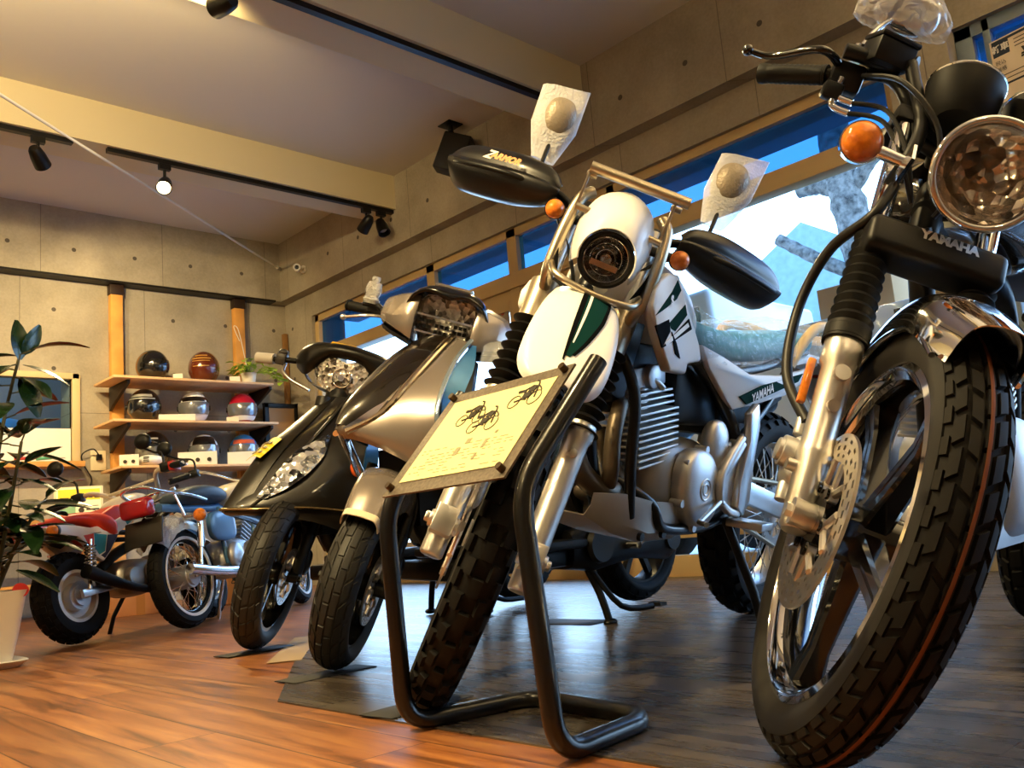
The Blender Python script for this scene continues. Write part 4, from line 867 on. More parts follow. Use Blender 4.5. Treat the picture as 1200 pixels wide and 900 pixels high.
    mb = B.mb(); mb.tube([(.63, .13, .43), (.56, .155, .49), (.49, .155, .55)], .013, 12, k=5); mb.prism([(.57, .40), (.60, .45), (.57, .50), (.49, .56), (.455, .50), (.455, .40), (.49, .37)], (0, .12, 0), (1, 0, 0), (0, 0, 1), -.03); mb.tube([(.59, .155, .40), (.60, .157, .46), (.55, .157, .52), (.49, .155, .565)], .011, 12, k=5); mb.tube([(.59, .155, .40), (.54, .157, .375), (.48, .155, .365)], .011, 12, k=5); B.part(mb, 'sprocket_cover', CASTALLOY, eng, bevel=.003)
    mb = B.mb(); mb.prism([(.44, .66), (.485, .63), (.475, .56), (.51, .45), (.515, .385), (.475, .36), (.445, .40), (.44, .5), (.42, .60)], (0, .150, 0), (1, 0, 0), (0, 0, 1), -.022)
    pv = B.part(mb, 'pivot_plate', ALLOY, bevel=.004)
    for x, z in ((.455, .60), (.46, .53)): mb = B.mb(); mb.cyl((x, .148, z), (x, .158, z), .011, n=6); B.part(mb, 'bolt', STEEL, pv)
    cd = Vector((.16, 0, .985)).normalized(); ct = Matrix.Rotation(math.atan2(.16, .985), 3, 'Y'); c0 = Vector((.80, 0, .475))
    mb = B.mb(); mb.cyl(c0, c0 + cd * .20, .052, n=24)
    for i in range(12):
        w = .20 - .03 * (i > 8) * (i - 8) / 3; mb.box(c0 + cd * (.018 + i * .0155), (w * .92, .185 - .02 * (i > 8), .0052), ct)
    B.part(mb, 'cylinder_fins', CASTALLOY, eng, bevel=.001)
    mb = B.mb(); mb.box(c0 + cd * .225, (.15, .13, .05), ct); mb.cyl(c0 + cd * .225 + Vector((0, -.075, 0)), c0 + cd * .225 + Vector((0, .08, 0)), .03, n=24); mb.tube([(.86, .03, .66), (.84, .07, .69), (.80, .085, .67)], .008, 10, k=5); B.part(mb, 'cylinder_head', CASTALLOY, eng, bevel=.006)
    mb = B.mb(); mb.tube([(.87, 0, .62), (.98, .0, .63), (1.045, .0, .57), (1.03, .02, .47), (.96, .05, .42), (.90, .03, .45), (.89, -.02, .56)], .026, 18, k=7); mb.tube([(.87, .01, .62), (.95, .06, .62), (.99, .075, .55), (.98, .07, .46), (.93, .02, .42), (.87, -.08, .40), (.6, -.14, .36), (.3, -.15, .45), (-.1, -.16, .58)], .019, 16, k=6); B.part(mb, 'exhaust_header', mat('burnt_steel', (.11, .085, .06), .42, .6))
    mb = B.mb(); mb.tube([(-.05, -.16, .56), (-.35, -.16, .68)], .05, 20); B.part(mb, 'muffler', SATINBLACK)
    # skid plate
    mb = B.mb(); rows = []
    for x, z, w, t in ((1.045, .372, .075, .425), (.97, .332, .112, .425), (.86, .304, .122, .405), (.70, .30, .118, .395), (.64, .305, .105, .385)):
        rows.append([(x, -w, t), (x, -w * .92, z + .025), (x, -w * .70, z), (x, w * .70, z), (x, w * .92, z + .025), (x, w, t)])
    mb.sheet(rows, .003, 1, 1); sk = B.part(mb, 'skid_plate', mat('warm_bare_aluminium', (.60, .54, .46), .42, .9, bump=.05, bscale=90))
    for x in (.90, .80): mb = B.mb(); mb.cyl((x, .112, .325), (x, .122, .325), .010, n=14); B.part(mb, 'bolt', SATINBLACK, sk)
    mb = B.mb(); mb.box((.60, 0, .665), (.24, .15, .16)); mb.box((.40, 0, .62), (.20, .17, .12)); B.part(mb, 'air_box', SATINBLACK, bevel=.02)
    mb = B.mb(); mb.box((.955, 0, .745), (.12, .13, .22), Matrix.Rotation(-.35, 3, 'Y')); mb.box((.86, 0, .735), (.16, .12, .08)); B.part(mb, 'under_tank_cover', SATINBLACK, bevel=.02)
    mb = B.mb(); mb.prism([(.14, .745), (.50, .655), (.46, .60), (.34, .60), (.12, .68)], (0, .10, 0), (1, 0, 0), (0, 0, 1), .20); B.part(mb, 'rear_inner_cover', SATINBLACK, bevel=.006)
    mb = B.mb(); mb.box((.50, 0, .37), (.18, .17, .10)); mb.tube([(.54, -.1, .33), (.50, -.18, .33), (.60, -.2, .34)], .009, 8, k=4); B.part(mb, 'linkage', SATINBLACK, bevel=.01)
    # rear
    mb = B.mb(False, (0, 0, .322)); tyre(mb, .320, .12, .225, [(-.22, .22, .55, 0, 0), (.3, .62, .5, .5, 0), (-.62, -.3, .5, .5, 0), (.72, 1.02, .52, 0, 0), (-1.02, -.72, .52, 0, 0)], 30, .012); rt = B.part(mb, 'tyre', RUBBER)
    mb = B.mb(False, (0, 0, .322)); mb.lathe([(.236, -.034), (.222, -.034), (.216, 0), (.222, .034), (.236, .034), (.226, 0), (.236, -.034)], (0, 0, 0), (0, 1, 0), 60); rw = B.part(mb, 'rear_wheel', ALLOY); rt.parent = rw
    mb = B.mb(False, (0, 0, .322)); mb.cyl((0, -.06, 0), (0, .06, 0), .04, n=24); B.part(mb, 'hub', CASTALLOY, rw)
    mb = B.mb(False, (0, 0, .322)); spoke_wheel(mb, .045, .218, 36, .08); B.part(mb, 'spokes', STEEL, rw)
    mb = B.mb(False, (0, .062, .322)); mb.lathe([(.070, -.003), (.092, -.003), (.092, .003), (.070, .003), (.070, -.003)], (0, 0, 0), (0, 1, 0), 48)
    for k in range(40): a = 2 * PI * k / 40; mb.box((.095 * math.cos(a), 0, .095 * math.sin(a)), (.009, .006, .009))
    for k in range(5): a = 2 * PI * k / 5; mb.bar((.03 * math.cos(a), 0, .03 * math.sin(a)), (.075 * math.cos(a), 0, .075 * math.sin(a)), .014, .005, (0, 1, 0))
    B.part(mb, 'sprocket', STEEL, rw)
    mb = B.mb(); mb.tube([(.0, .062, .42), (.55, .062, .47)], .008, 8); mb.tube([(.0, .062, .225), (.55, .062, .40)], .008, 8); B.part(mb, 'drive_chain', mat('chain_metal', (.35, .3, .22), .4, 1.))
    for s in (-1, 1): mb = B.mb(); mb.bar((.44, s * .115, .43), (-.06, s * .115, .322), .026, .062); B.part(mb, 'swingarm_arm', ALLOY, bevel=.004)
    mb = B.mb(); mb.tube([(.40, 0, .45), (.34, 0, .70)], .03, 16); B.part(mb, 'rear_shock', STEEL)
    for s in (-1, 1):
        mb = B.mb(); mb.box((.50, s * .20, .345), (.07, .10, .02)); B.part(mb, 'foot_peg', STEEL, bevel=.003)
    mb = B.mb(); mb.tube([(.50, .13, .35), (.48, .22, .17), (.47, .285, .0)], .012, 10); mb.cyl((.47, .285, -.07), (.47, .285, -.055), .03, n=16); B.part(mb, 'side_stand', SATINBLACK)
    mb = B.mb(); mb.tube([(.60, .16, .40), (.74, .18, .36), (.76, .21, .36)], .007, 10); B.part(mb, 'gear_lever', STEEL)
    B.settle(rt, ty)
    return B
TRAIL = trail_bike()
# ------------------------------------------------------------------ scooters
def mirrored(rows_half, dx=0, dz=0):
    """rows given from the centre line outwards (y >= 0) -> full rows from -y to +y"""
    out = []
    for r in rows_half:
        r = [Vector((p[0] + dx, p[1], p[2] + dz)) for p in r]
        out.append([Vector((p.x, -p.y, p.z)) for p in reversed(r[1:])] + r)
    return out
SEATFILM = make_wrap('scooter_seat_film', (.9, .95, 1), .2, 12)
def scooter(cfg):
    B = BikeFrame(*cfg['frame'], cfg['wb'], 26.5, .075, 'scooter', cfg['label'], 'scooter')
    paint, dark, side = cfg['paint'], cfg['dark'], cfg['side']; Rf = cfg['Rf']; wb = cfg['wb']; u = B.u
    ax = (wb, 0, Rf)
    rim_r = cfg['rim']
    mb = B.mb(True, ax); mb.lathe([(rim_r + .008, -.036), (rim_r - .008, -.036), (rim_r - .016, 0), (rim_r - .008, .036), (rim_r + .008, .036), (rim_r - .004, 0), (rim_r + .008, -.036)], (0, 0, 0), (0, 1, 0), 60); mb.cyl((0, -.045, 0), (0, .045, 0), .035, n=28)
    for k in range(6):
        a = 2 * PI * k / 6; rings = []
        for r, hw in ((.025, .013), (.08, .008), (rim_r - .01, .013)):
            c = Vector((r * math.cos(a), 0, r * math.sin(a))); t = Vector((-math.sin(a), 0, math.cos(a))); rings.append([c + t * hw * x + Vector((0, .014 * y, 0)) for x, y in ((1, .6), (.5, 1), (-.5, 1), (-1, .6), (-1, -.6), (-.5, -1), (.5, -1), (1, -.6))])
        mb.loft(rings)
    fw = B.part(mb, 'front_wheel', GLOSSBLACK)
    mb = B.mb(True, ax); tyre(mb, Rf, cfg['tw'], rim_r, cfg['tread'], cfg['N'], .0035); ty = B.part(mb, 'tyre', mat(cfg['rubber'][0], cfg['rubber'][1], .55, spec=.5), fw, angle=50)
    mb = B.mb(True, (wb, .052, Rf)); disc_brake(mb, .070, .095, carrier=.038, arms=5); B.part(mb, 'brake_disc', DISCSTEEL, fw)
    for y in (-.072, .072):
        mb = B.mb(True); p = Vector((wb - .012, y, Rf - .01)); capsule_lathe(mb, p, p + u, [(0, 0), (0, .02), (.16, .02), (.165, .016), (.34, .016), (.34, 0)], 22); mb.cyl((wb, y - .018, Rf), (wb, y + .018, Rf), .017, n=18); mb.cyl((wb, y * 1.25, Rf), (wb, y * 1.42, Rf), .010, n=6); B.part(mb, 'fork_leg', SATINBLACK)
    mb = B.mb(True); mb.ell(Vector((wb - .075, .075, Rf + .045)), (.03, .025, .045), Matrix.Rotation(-.4, 3, 'Y'), 18, 10, p=.6); B.part(mb, 'brake_caliper', SATINBLACK)
    mb = B.mb(True); mb.tube([(wb - .07, .085, Rf + .08), (wb - .11, .09, Rf + .2), (wb - .16, .06, Rf + .33)], .005, 8, k=5); B.part(mb, 'brake_hose', CABLE)
    # front mudguard
    f0, f1, fr, fw_ = cfg['fender']
    mb = B.mb(True); rows = []
    N = 7
    for i in range(N):
        a = R(f0 + (f1 - f0) * i / (N - 1)); e = i / (N - 1); w = fw_ * (.80 + .2 * math.sin(PI * min(1, e * 1.1 + .1))) * (.82 if i == N - 1 else 1); rad = fr + .004 * math.sin(PI * e) + cfg.get('fender_up', 0) * math.sin(PI * min(1, (1 - e) * 1.15)) ** 1.2; row = []
        for t, dr in ((-1., -.085), (-.97, -.04), (-.78, .002), (-.35, .012), (0, .015), (.35, .012), (.78, .002), (.97, -.04), (1., -.085)):
            rr = rad + dr * (1 if i < N - 1 else .45); row.append(Vector((wb + rr * math.cos(a), w * t, Rf + rr * math.sin(a))))
        rows.append(row)
    mb.sheet(rows, .003, 3, 4); fd = B.part(mb, 'front_fender', paint)
    if cfg.get('fender_lip'):
        mb = B.mb(True); row2 = [[p + (p - Vector((wb, p.y, Rf))).normalized() * d for p in rows[-1]] for d in (.003, .003)]
        a2 = R(f1 - 5); row2[1] = [Vector((wb + (p - Vector((wb, p.y, Rf))).length * math.cos(a2), p.y * .96, Rf + (p - Vector((wb, p.y, Rf))).length * math.sin(a2))) for p in row2[0]]
        mb.sheet(row2, .003, 3, 3); B.part(mb, 'fender_lip', mat('pale_fender_lip', '#e3d6b8', .3, coat=.5), fd)
    # front apron, not steered
    rows = mirrored(cfg['apron'])
    mb = B.mb(); mb.sheet(rows, .004, 4, 4); ap = B.part(mb, 'front_apron', paint, angle=35)
    # dark centre panel standing proud of the apron
    mb = B.mb(); mb.sheet(mirrored(cfg['centre']), .006, 4, 4); cp = B.part(mb, 'centre_panel', dark, ap)
    for s in (-1, 1):
        for trim, r_, m in cfg['trims']:
            mb = B.mb(); mb.tube([(x, s * y, z) for x, y, z in trim], r_, 10, k=6, flat=.7); B.part(mb, 'trim_strip', m, ap)
        for nm, poly, m in cfg['patches']:
            mb = B.mb(); pr = [[(x, s * y, z) for x, y, z in r] for r in poly]; mb.sheet(pr if s > 0 else [r[::-1] for r in pr], .004, 4, 4); B.part(mb, nm, m, ap)
    if cfg['lamps']:
        for s in (-1, 1):
            mb = B.mb(); pr = [[(x, s * y, z) for x, y, z in r] for r in cfg['lamps']]; mb.sheet(pr if s > 0 else [r[::-1] for r in pr], .004, 4, 5); lo = B.part(mb, 'front_lamp', facets('faceted_lamp', (.03, .03, .035), (.85, .88, .94), 46, .75), ap)
            mb = B.mb(); pr = [[(x + .006, s * (y + .004), z + .006) for x, y, z in r] for r in cfg['lamps']]; mb.sheet(pr if s > 0 else [r[::-1] for r in pr], .002, 4, 5); B.part(mb, 'lamp_cover', LENS, lo)
            c = Vector(cfg['ind']); mb = B.mb(); mb.ell((c.x, s * c.y, c.z), (.022, .014, .030), nu=20, nv=12); B.part(mb, 'turn_signal', mat('dull_orange_reflector', (.65, .10, .02), .2, coat=.5), ap)
    # inner leg shield, floor board, tunnel
    mb = B.mb(); mb.sheet(mirrored([[(cfg['inner'][0][0], 0, .84), (cfg['inner'][0][0] - .0, .06, .84), (cfg['inner'][0][0] - .0, .11, .83)], [(.94, 0, .62), (.94, .09, .62), (.955, .165, .62)], [(.92, 0, .40), (.92, .12, .40), (.94, .18, .42)], [(.86, 0, .29), (.86, .13, .29), (.88, .19, .30)]]), .012, 4, 4); B.part(mb, 'leg_shield', side)
    mb = B.mb(); mb.bx((.46, -.17, .255), (.90, .17, .285)); mb.bx((.50, -.12, .20), (1.0, .12, .255)); B.part(mb, 'floor_board', SATINBLACK, bevel=.01)
    mb = B.mb(); mb.tube([(.98, 0, .86), (1.05, 0, .62), (1.02, 0, .42), (.9, 0, .26), (.5, 0, .24)], .03, 14, k=5); mb.box((1.03, 0, .47), (.10, .18, .22)); B.part(mb, 'frame_tube', SATINBLACK)
    # rear body
    mb = B.mb(); rings = []
    for x, z0, z1, w in ((.56, .28, .60, .10), (.50, .27, .72, .14), (.30, .33, .75, .155), (.05, .45, .75, .15), (-.2, .56, .75, .125), (-.36, .63, .74, .08), (-.42, .67, .72, .04)):
        zc, hz = (z0 + z1) / 2, (z1 - z0) / 2; rings.append([Vector((x, w * math.copysign(abs(math.cos(a)) ** .55, math.cos(a)), zc + hz * math.copysign(abs(math.sin(a)) ** .55, math.sin(a)))) for a in [2 * PI * i / 28 for i in range(28)]])
    mb.loft(rings); B.part(mb, 'rear_body', side, sub=1)
    mb = B.mb(); rings = []
    for x, zc, hy, hz in ((.56, .765, .08, .02), (.46, .765, .13, .035), (.2, .775, .145, .04), (-.1, .80, .13, .04), (-.28, .81, .10, .03)):
        rings.append([Vector((x, hy * math.copysign(abs(math.cos(a)) ** .6, math.cos(a)), zc + hz * math.copysign(abs(math.sin(a)) ** .6, math.sin(a)))) for a in [2 * PI * i / 20 for i in range(20)]])
    mb.loft(rings); B.part(mb, 'seat', RUBBER2, sub=1)
    mb = B.mb(); mb.box((-.40, 0, .685), (.04, .12, .05)); B.part(mb, 'tail_light', REDLENS, bevel=.012)
    mb = B.mb(); mb.tube([(-.05, .13, .78), (-.3, .11, .83), (-.42, .06, .83), (-.42, -.06, .83), (-.3, -.11, .83), (-.05, -.13, .78)], .011, 12, k=5); B.part(mb, 'grab_rail', SATINBLACK)
    # engine, rear wheel, stand
    rr = cfg['Rr']; rz = rr + cfg['lift']
    mb = B.mb(False, (0, 0, rz)); tyre(mb, rr, cfg['tw'] + .01, rim_r, cfg['tread'], cfg['N'], .0035); rt = B.part(mb, 'tyre', RUBBER, angle=50)
    mb = B.mb(False, (0, 0, rz)); mb.lathe([(rim_r + .008, -.036), (rim_r - .008, -.036), (rim_r - .016, 0), (rim_r - .008, .036), (rim_r + .008, .036), (rim_r - .004, 0), (rim_r + .008, -.036)], (0, 0, 0), (0, 1, 0), 50); mb.cyl((0, -.05, 0), (0, .05, 0), .06, n=28)
    for k in range(6): a = 2 * PI * k / 6; mb.bar((.04 * math.cos(a), 0, .04 * math.sin(a)), ((rim_r - .01) * math.cos(a), 0, (rim_r - .01) * math.sin(a)), .022, .022, (0, 1, 0))
    rw = B.part(mb, 'rear_wheel', SATINBLACK); rt.parent = rw
    mb = B.mb(); rings = []
    for x, zc, hz, y0, y1 in ((.50, .25, .06, .04, .14), (.40, .26, .085, .05, .165), (.2, rz + .02, .075, .075, .17), (0, rz + .01, .085, .075, .165), (-.09, rz + .01, .05, .08, .14)):
        yc, hy = (y0 + y1) / 2, (y1 - y0) / 2; rings.append([Vector((x, yc + hy * math.copysign(abs(math.cos(a)) ** .6, math.cos(a)), zc + hz * math.copysign(abs(math.sin(a)) ** .7, math.sin(a)))) for a in [2 * PI * i / 24 for i in range(24)]])
    mb.loft(rings); mb.cyl((0, .165, rz), (0, .175, rz), .04, n=24); mb.cyl((.40, .16, .26), (.40, .178, .26), .06, .055, 28); eg = B.part(mb, 'engine_case', SATINBLACK, bevel=0)
    mb = B.mb(); mb.tube([(.12, .19, rz + .03), (.26, .205, .25)], .009, 10); mb.cyl((.26, .17, .25), (.26, .215, .25), .014, n=14); B.part(mb, 'kick_lever', CHROME)
    mb = B.mb(); mb.tube([(.4, -.08, .2), (.3, -.14, .18), (.1, -.16, .22)], .016, 12, k=4); mb.tube([(.1, -.16, .22), (-.25, -.17, .30)], .05, 20); B.part(mb, 'muffler', SATINBLACK)
    mb = B.mb(); mb.cyl((-.02, .10, rz + .02), (.06, .11, .55), .012, n=12); pts = [Vector((-.02, .10, rz + .02)).lerp(Vector((.06, .11, .55)), .2 + .7 * i / 80) + Vector((.025 * math.cos(i * .8), .025 * math.sin(i * .8), 0)) for i in range(81)]; mb.tube(pts, .004, 6); B.part(mb, 'rear_shock', STEEL)
    mb = B.mb()
    mb.cyl((.40, -.13, .19), (.40, .13, .19), .013, n=14)
    for s in (-1, 1): mb.tube([(.40, s * .10, .19), (.385, s * .14, .10), (.375, s * .165, .012)], .0125, 12, k=4); mb.ell((.375, s * .167, .014), (.028, .02, .012), nu=16, nv=8)
    mb.tube([(.40, .12, .18), (.33, .18, .06), (.20, .21, .045)], .010, 10, k=4); mb.box((.18, .215, .05), (.035, .05, .012)); B.part(mb, 'centre_stand', SATINBLACK)
    cfg['bars'](B, cfg)
    for s in cfg.get('tags', []): s(B, ap)
    return B, rt, ty
SIXGROOVE = [(-.08, .28, .90, 0, .5), (-.44, -.12, .90, .5, -.5), (.34, .66, .84, .2, .9), (-.82, -.50, .84, .7, -.9), (.72, .98, .7, .45, .6), (-1., -.88, .7, .1, -.6)]
RIBTREAD = [(-.30, -.03, .965, 0, 0), (.03, .30, .965, .5, 0), (.36, .66, .86, .2, 1.3), (-.66, -.36, .86, .7, -1.3), (.72, .98, .74, .45, 1.0), (-.98, -.72, .74, .1, -1.0)]
def bars_silver(B, cfg):
    P = cfg['paint']
    # handlebar fairing: closed sections stacked along y
    def sec(y, xf, xb, z0, z1, zk):
        return [(xb, y, z0 + .02), ((xf + xb) / 2, y, z0), (xf - .012, y, z0 + .012), (xf, y, zk), (xf - .03, y, z1 - .012), ((xf + xb) / 2 - .01, y, z1), (xb, y, z1 - .03)]
    for s in (-1, 1):
        mb = B.mb(True); mb.loft([sec(s * .088, .985, .84, .875, 1.035, .96), sec(s * .12, .985, .835, .888, 1.032, .955), sec(s * .165, .962, .83, .902, 1.018, .945), sec(s * .205, .925, .83, .915, 1.0, .945), sec(s * .214, .905, .835, .925, .99, .945)]); B.part(mb, 'handlebar_cover', P, bevel=.004)
        mb = B.mb(True); mb.loft([sec(s * .10, .965, .85, .868, .90, .885), sec(s * .16, .95, .84, .885, .912, .90), sec(s * .20, .92, .84, .90, .925, .915)]); B.part(mb, 'lower_cover', SATINBLACK)
    # black visor
    mb = B.mb(True); rows = []
    for y, x, z, d in ((-.132, .945, .990, .0), (-.108, .968, 1.032, .0), (-.06, .986, 1.056, .004), (0, .992, 1.058, .030), (.06, .986, 1.056, .004), (.108, .968, 1.032, .0), (.132, .945, .990, .0)):
        rows.append([(x + .012, y * .97, z - .018 - d * .55), (x + .012, y, z - .008 - d * .2), (x - .02, y * .97, z + .004), (x - .08, y * .9, z + .006 + d * .2), (.84, y * .85, z - .02)])
    mb.sheet(rows, .006, 4, 4); B.part(mb, 'visor', GLOSSBLACK)
    mb = B.mb(True); mb.sheet([[(.970, y, 1.064), (.93, y, 1.073), (.86, y * .9, 1.058)] for y in (-.055, 0, .055)], .004); B.part(mb, 'visor_top', P)
    # LED headlight: bowl, cells, outer lens
    out = [(-.098, 1.0), (-.07, 1.03), (-.03, 1.035), (0, 1.035), (.03, 1.035), (.07, 1.03), (.098, 1.0), (.090, .935), (.066, .885), (.03, .868), (-.03, .868), (-.066, .885), (-.090, .935)]
    mb = B.mb(True); a = [Vector((.968 - .2 * abs(y), y, z)) for y, z in out]; b = [p + Vector((-.05, 0, 0)) for p in a]; n = len(a); mb.add(a + b, [tuple(range(2 * n - 1, n - 1, -1))] + [(i, (i + 1) % n, n + (i + 1) % n, n + i) for i in range(n)]); hl = B.part(mb, 'headlight', facets('lamp_bowl', (.25, .22, .19), (.95, .92, .86), 75, .4))
    mb = B.mb(True)
    for j, (yc, zc, w, h) in enumerate(((-.058, .945, .042, .034), (-.006, .935, .046, .036), (.05, .945, .044, .034), (-.045, .898, .034, .028), (.03, .893, .060, .026))):
        for a_ in range(3):
            for b_ in range(2): mb.box((.955, yc + (a_ - 1) * w / 3, zc + (b_ - .5) * h / 2), (.02, w / 4.4, h / 3.2))
    B.part(mb, 'led_cells', mat('led_cells', '#141210', .2, .6), hl)
    mb = B.mb(True); mb.bx((.945, -.088, .966), (.962, .088, .972)); mb.bx((.945, -.085, .915), (.962, .085, .921)); B.part(mb, 'reflector_bars', CHROME, hl)
    mb = B.mb(True); rows = []
    for y, z0, z1 in ((-.098, .93, 1.0), (-.07, .884, 1.03), (-.03, .866, 1.035), (0, .865, 1.035), (.03, .866, 1.035), (.07, .884, 1.03), (.098, .93, 1.0)):
        x = .990 - .9 * y * y * 3; rows.append([(x - .03, y, z0), (x - .004, y, z0 + (z1 - z0) * .25), (x, y, z0 + (z1 - z0) * .6), (x - .012, y, z1)])
    mb.sheet(rows, .0025, 4, 4); B.part(mb, 'headlight_lens', LENS, hl)
    for s in (-1, 1):
        mb = B.mb(True); mb.cyl((.84, s * .22, .945), (.79, s * .345, .945), .0165, n=18); mb.cyl((.79, s * .345, .945), (.787, s * .352, .945), .019, n=18); B.part(mb, 'handle_grip', RUBBER2)
        mb = B.mb(True); mb.tube([(.87, s * .20, .935), (.915, s * .25, .925), (.90, s * .318, .905)], [.007, .008, .006], 10, k=6, flat=.7); mb.ell((.90, s * .324, .903), (.010, .010, .010), nu=12, nv=8); B.part(mb, 'lever', ALLOY)
        mb = B.mb(True); mb.tube([(.86, s * .225, .955), (.86, s * .245, .965), (.86, s * .285, .962)], .010, 10, k=4); B.part(mb, 'lever_mount', SATINBLACK)
    # film-wrapped mirror mount on the right bar
    mb = B.mb(True); random.seed(21)
    for z0, z1, w in ((.965, .985, .022), (.985, 1.032, .020), (1.032, 1.05, .011)):
        rings = []
        for i in range(6):
            t = i / 5; k_ = w * (1.0 + .25 * math.sin(PI * t) + random.uniform(-.08, .08)); rings.append([Vector((.862 + k_ * .7 * math.cos(a) * random.uniform(.9, 1.1), -.262 + k_ * math.sin(a), z0 + (z1 - z0) * t)) for a in [2 * PI * q / 14 for q in range(14)]])
        mb.loft(rings)
    B.part(mb, 'wrapped_mirror_mount', make_wrap('mount_film', (1, .99, .95), .65, 40))
def bars_black(B, cfg):
    P = cfg['dark']
    rows = []
    for y, x, z0, z1 in ((-.215, .86, .95, .995), (-.19, .90, .935, 1.02), (-.14, .945, .925, 1.045), (-.07, .965, 1.0, 1.058), (0, .97, 1.01, 1.062), (.07, .965, 1.0, 1.058), (.14, .945, .925, 1.045), (.19, .90, .935, 1.02), (.215, .86, .95, .995)):
        rows.append([(x - .01, y, z0), (x + .008, y, z0 * .6 + z1 * .4), (x, y, z1 - .006), (x - .05, y * .97, z1 + .004), (.83, y * .9, z1 - .015)])
    mb = B.mb(True); mb.sheet(rows, .005, 4, 4); cv = B.part(mb, 'handlebar_cover', P)
    for s in (-1, 1):
        mb = B.mb(True); mb.sheet([[(.86, s * .215, .955), (.90, s * .17, .935), (.93, s * .13, .90), (.94, s * .06, .885), (.945, 0, .88)], [(.84, s * .20, .94), (.86, s * .16, .915), (.87, s * .12, .885), (.88, s * .06, .87), (.88, 0, .865)]], .005, 4, 4); B.part(mb, 'lower_cover', P)
    mb = B.mb(True); mb.cyl((.94, 0, .70), (.90, 0, .90), .055, .06, 24); B.part(mb, 'neck', SATINBLACK)
    mb = B.mb(True); rows = []
    for y, z0, z1, dx in ((-.125, .955, 1.02, .045), (-.10, .915, 1.03, .02), (-.05, .885, 1.015, .004), (0, .878, 1.0, 0), (.05, .885, 1.015, .004), (.10, .915, 1.03, .02), (.125, .955, 1.02, .045)):
        rows.append([(.955 - dx, y, z0), (.962 - dx, y, z0 * .65 + z1 * .35), (.964 - dx, y, z0 * .3 + z1 * .7), (.955 - dx, y, z1)])
    mb.sheet(rows, .003, 4, 4); hl = B.part(mb, 'headlight', facets('multi_facet_reflector', (.12, .10, .08), (.95, .92, .86), 70, .6))
    mb = B.mb(True); mb.sheet([[(p[0] + .016, p[1], p[2]) for p in r] for r in rows], .0025, 4, 4); B.part(mb, 'headlight_lens', LENS, hl)
    mb = B.mb(True); mb.torus((.966, 0, .94), (1, 0, 0), .035, .003, 32, 8); mb.cyl((.95, 0, .94), (.978, 0, .94), .012, n=16); B.part(mb, 'bulb_shade', CHROME, hl)
    mb = B.mb(True); mb.sheet([[(.955, y, 1.052), (.935, y, 1.066), (.91, y, 1.067)] for y in (-.075, -.03, .02)], .002); B.part(mb, 'yellow_tape', mat('yellow_tape', '#e8b21a', .4), cv)
    for s in (-1, 1):
        mb = B.mb(True); mb.tube([(.86, s * .20, .965), (.85, s * .28, .955), (.83, s * .375, .942)], .011, 12); B.part(mb, 'handlebar', SATINBLACK)
        mb = B.mb(True); mb.cyl((.845, s * .305, .952), (.83, s * .378, .942), .021, n=20); B.part(mb, 'grip_wrap', mat('pale_grip_wrap', '#d9d3c6', .5))
        mb = B.mb(True); mb.box((.85, s * .275, .958), (.04, .04, .045)); mb.ell((.855, s * .272, .985), (.014, .02, .014), nu=14, nv=8); B.part(mb, 'switch_housing', mat('grey_switch', '#3a3632', .4), bevel=.006)
        mb = B.mb(True); mb.tube([(.87, s * .25, .94), (.905, s * .24, .915), (.92, s * .20, .89), (.925, s * .12, .868)], .006, 10, k=5); B.part(mb, 'lever', ALLOY)
# silver scooter
SILVER = mat('gunmetal_silver_paint', '#948a82', .27, .6, coat=.6)
BROWNBLACK = mat('bronze_black_paint', '#1c1712', .22, .35, coat=.8)
SKYTINTTRIM = mat('sky_tinted_silver_trim', '#b4cbe0', .18, .8, coat=.5)  # silver trim, its blue reflection put into the base colour
APA = [[(.925, 0, .915), (.922, .05, .91), (.915, .10, .897), (.905, .135, .878)],
       [(1.03, 0, .845), (1.02, .06, .840), (1.005, .12, .828), (1.0, .165, .812)],
       [(1.15, 0, .755), (1.135, .07, .747), (1.10, .14, .730), (1.08, .192, .712)],
       [(1.24, 0, .685), (1.205, .07, .672), (1.145, .145, .650), (1.105, .202, .635)],
       [(1.278, 0, .638), (1.228, .07, .614), (1.15, .145, .580), (1.085, .203, .555)],
       [(1.255, 0, .605), (1.20, .07, .575), (1.13, .14, .520), (1.05, .20, .47)]]
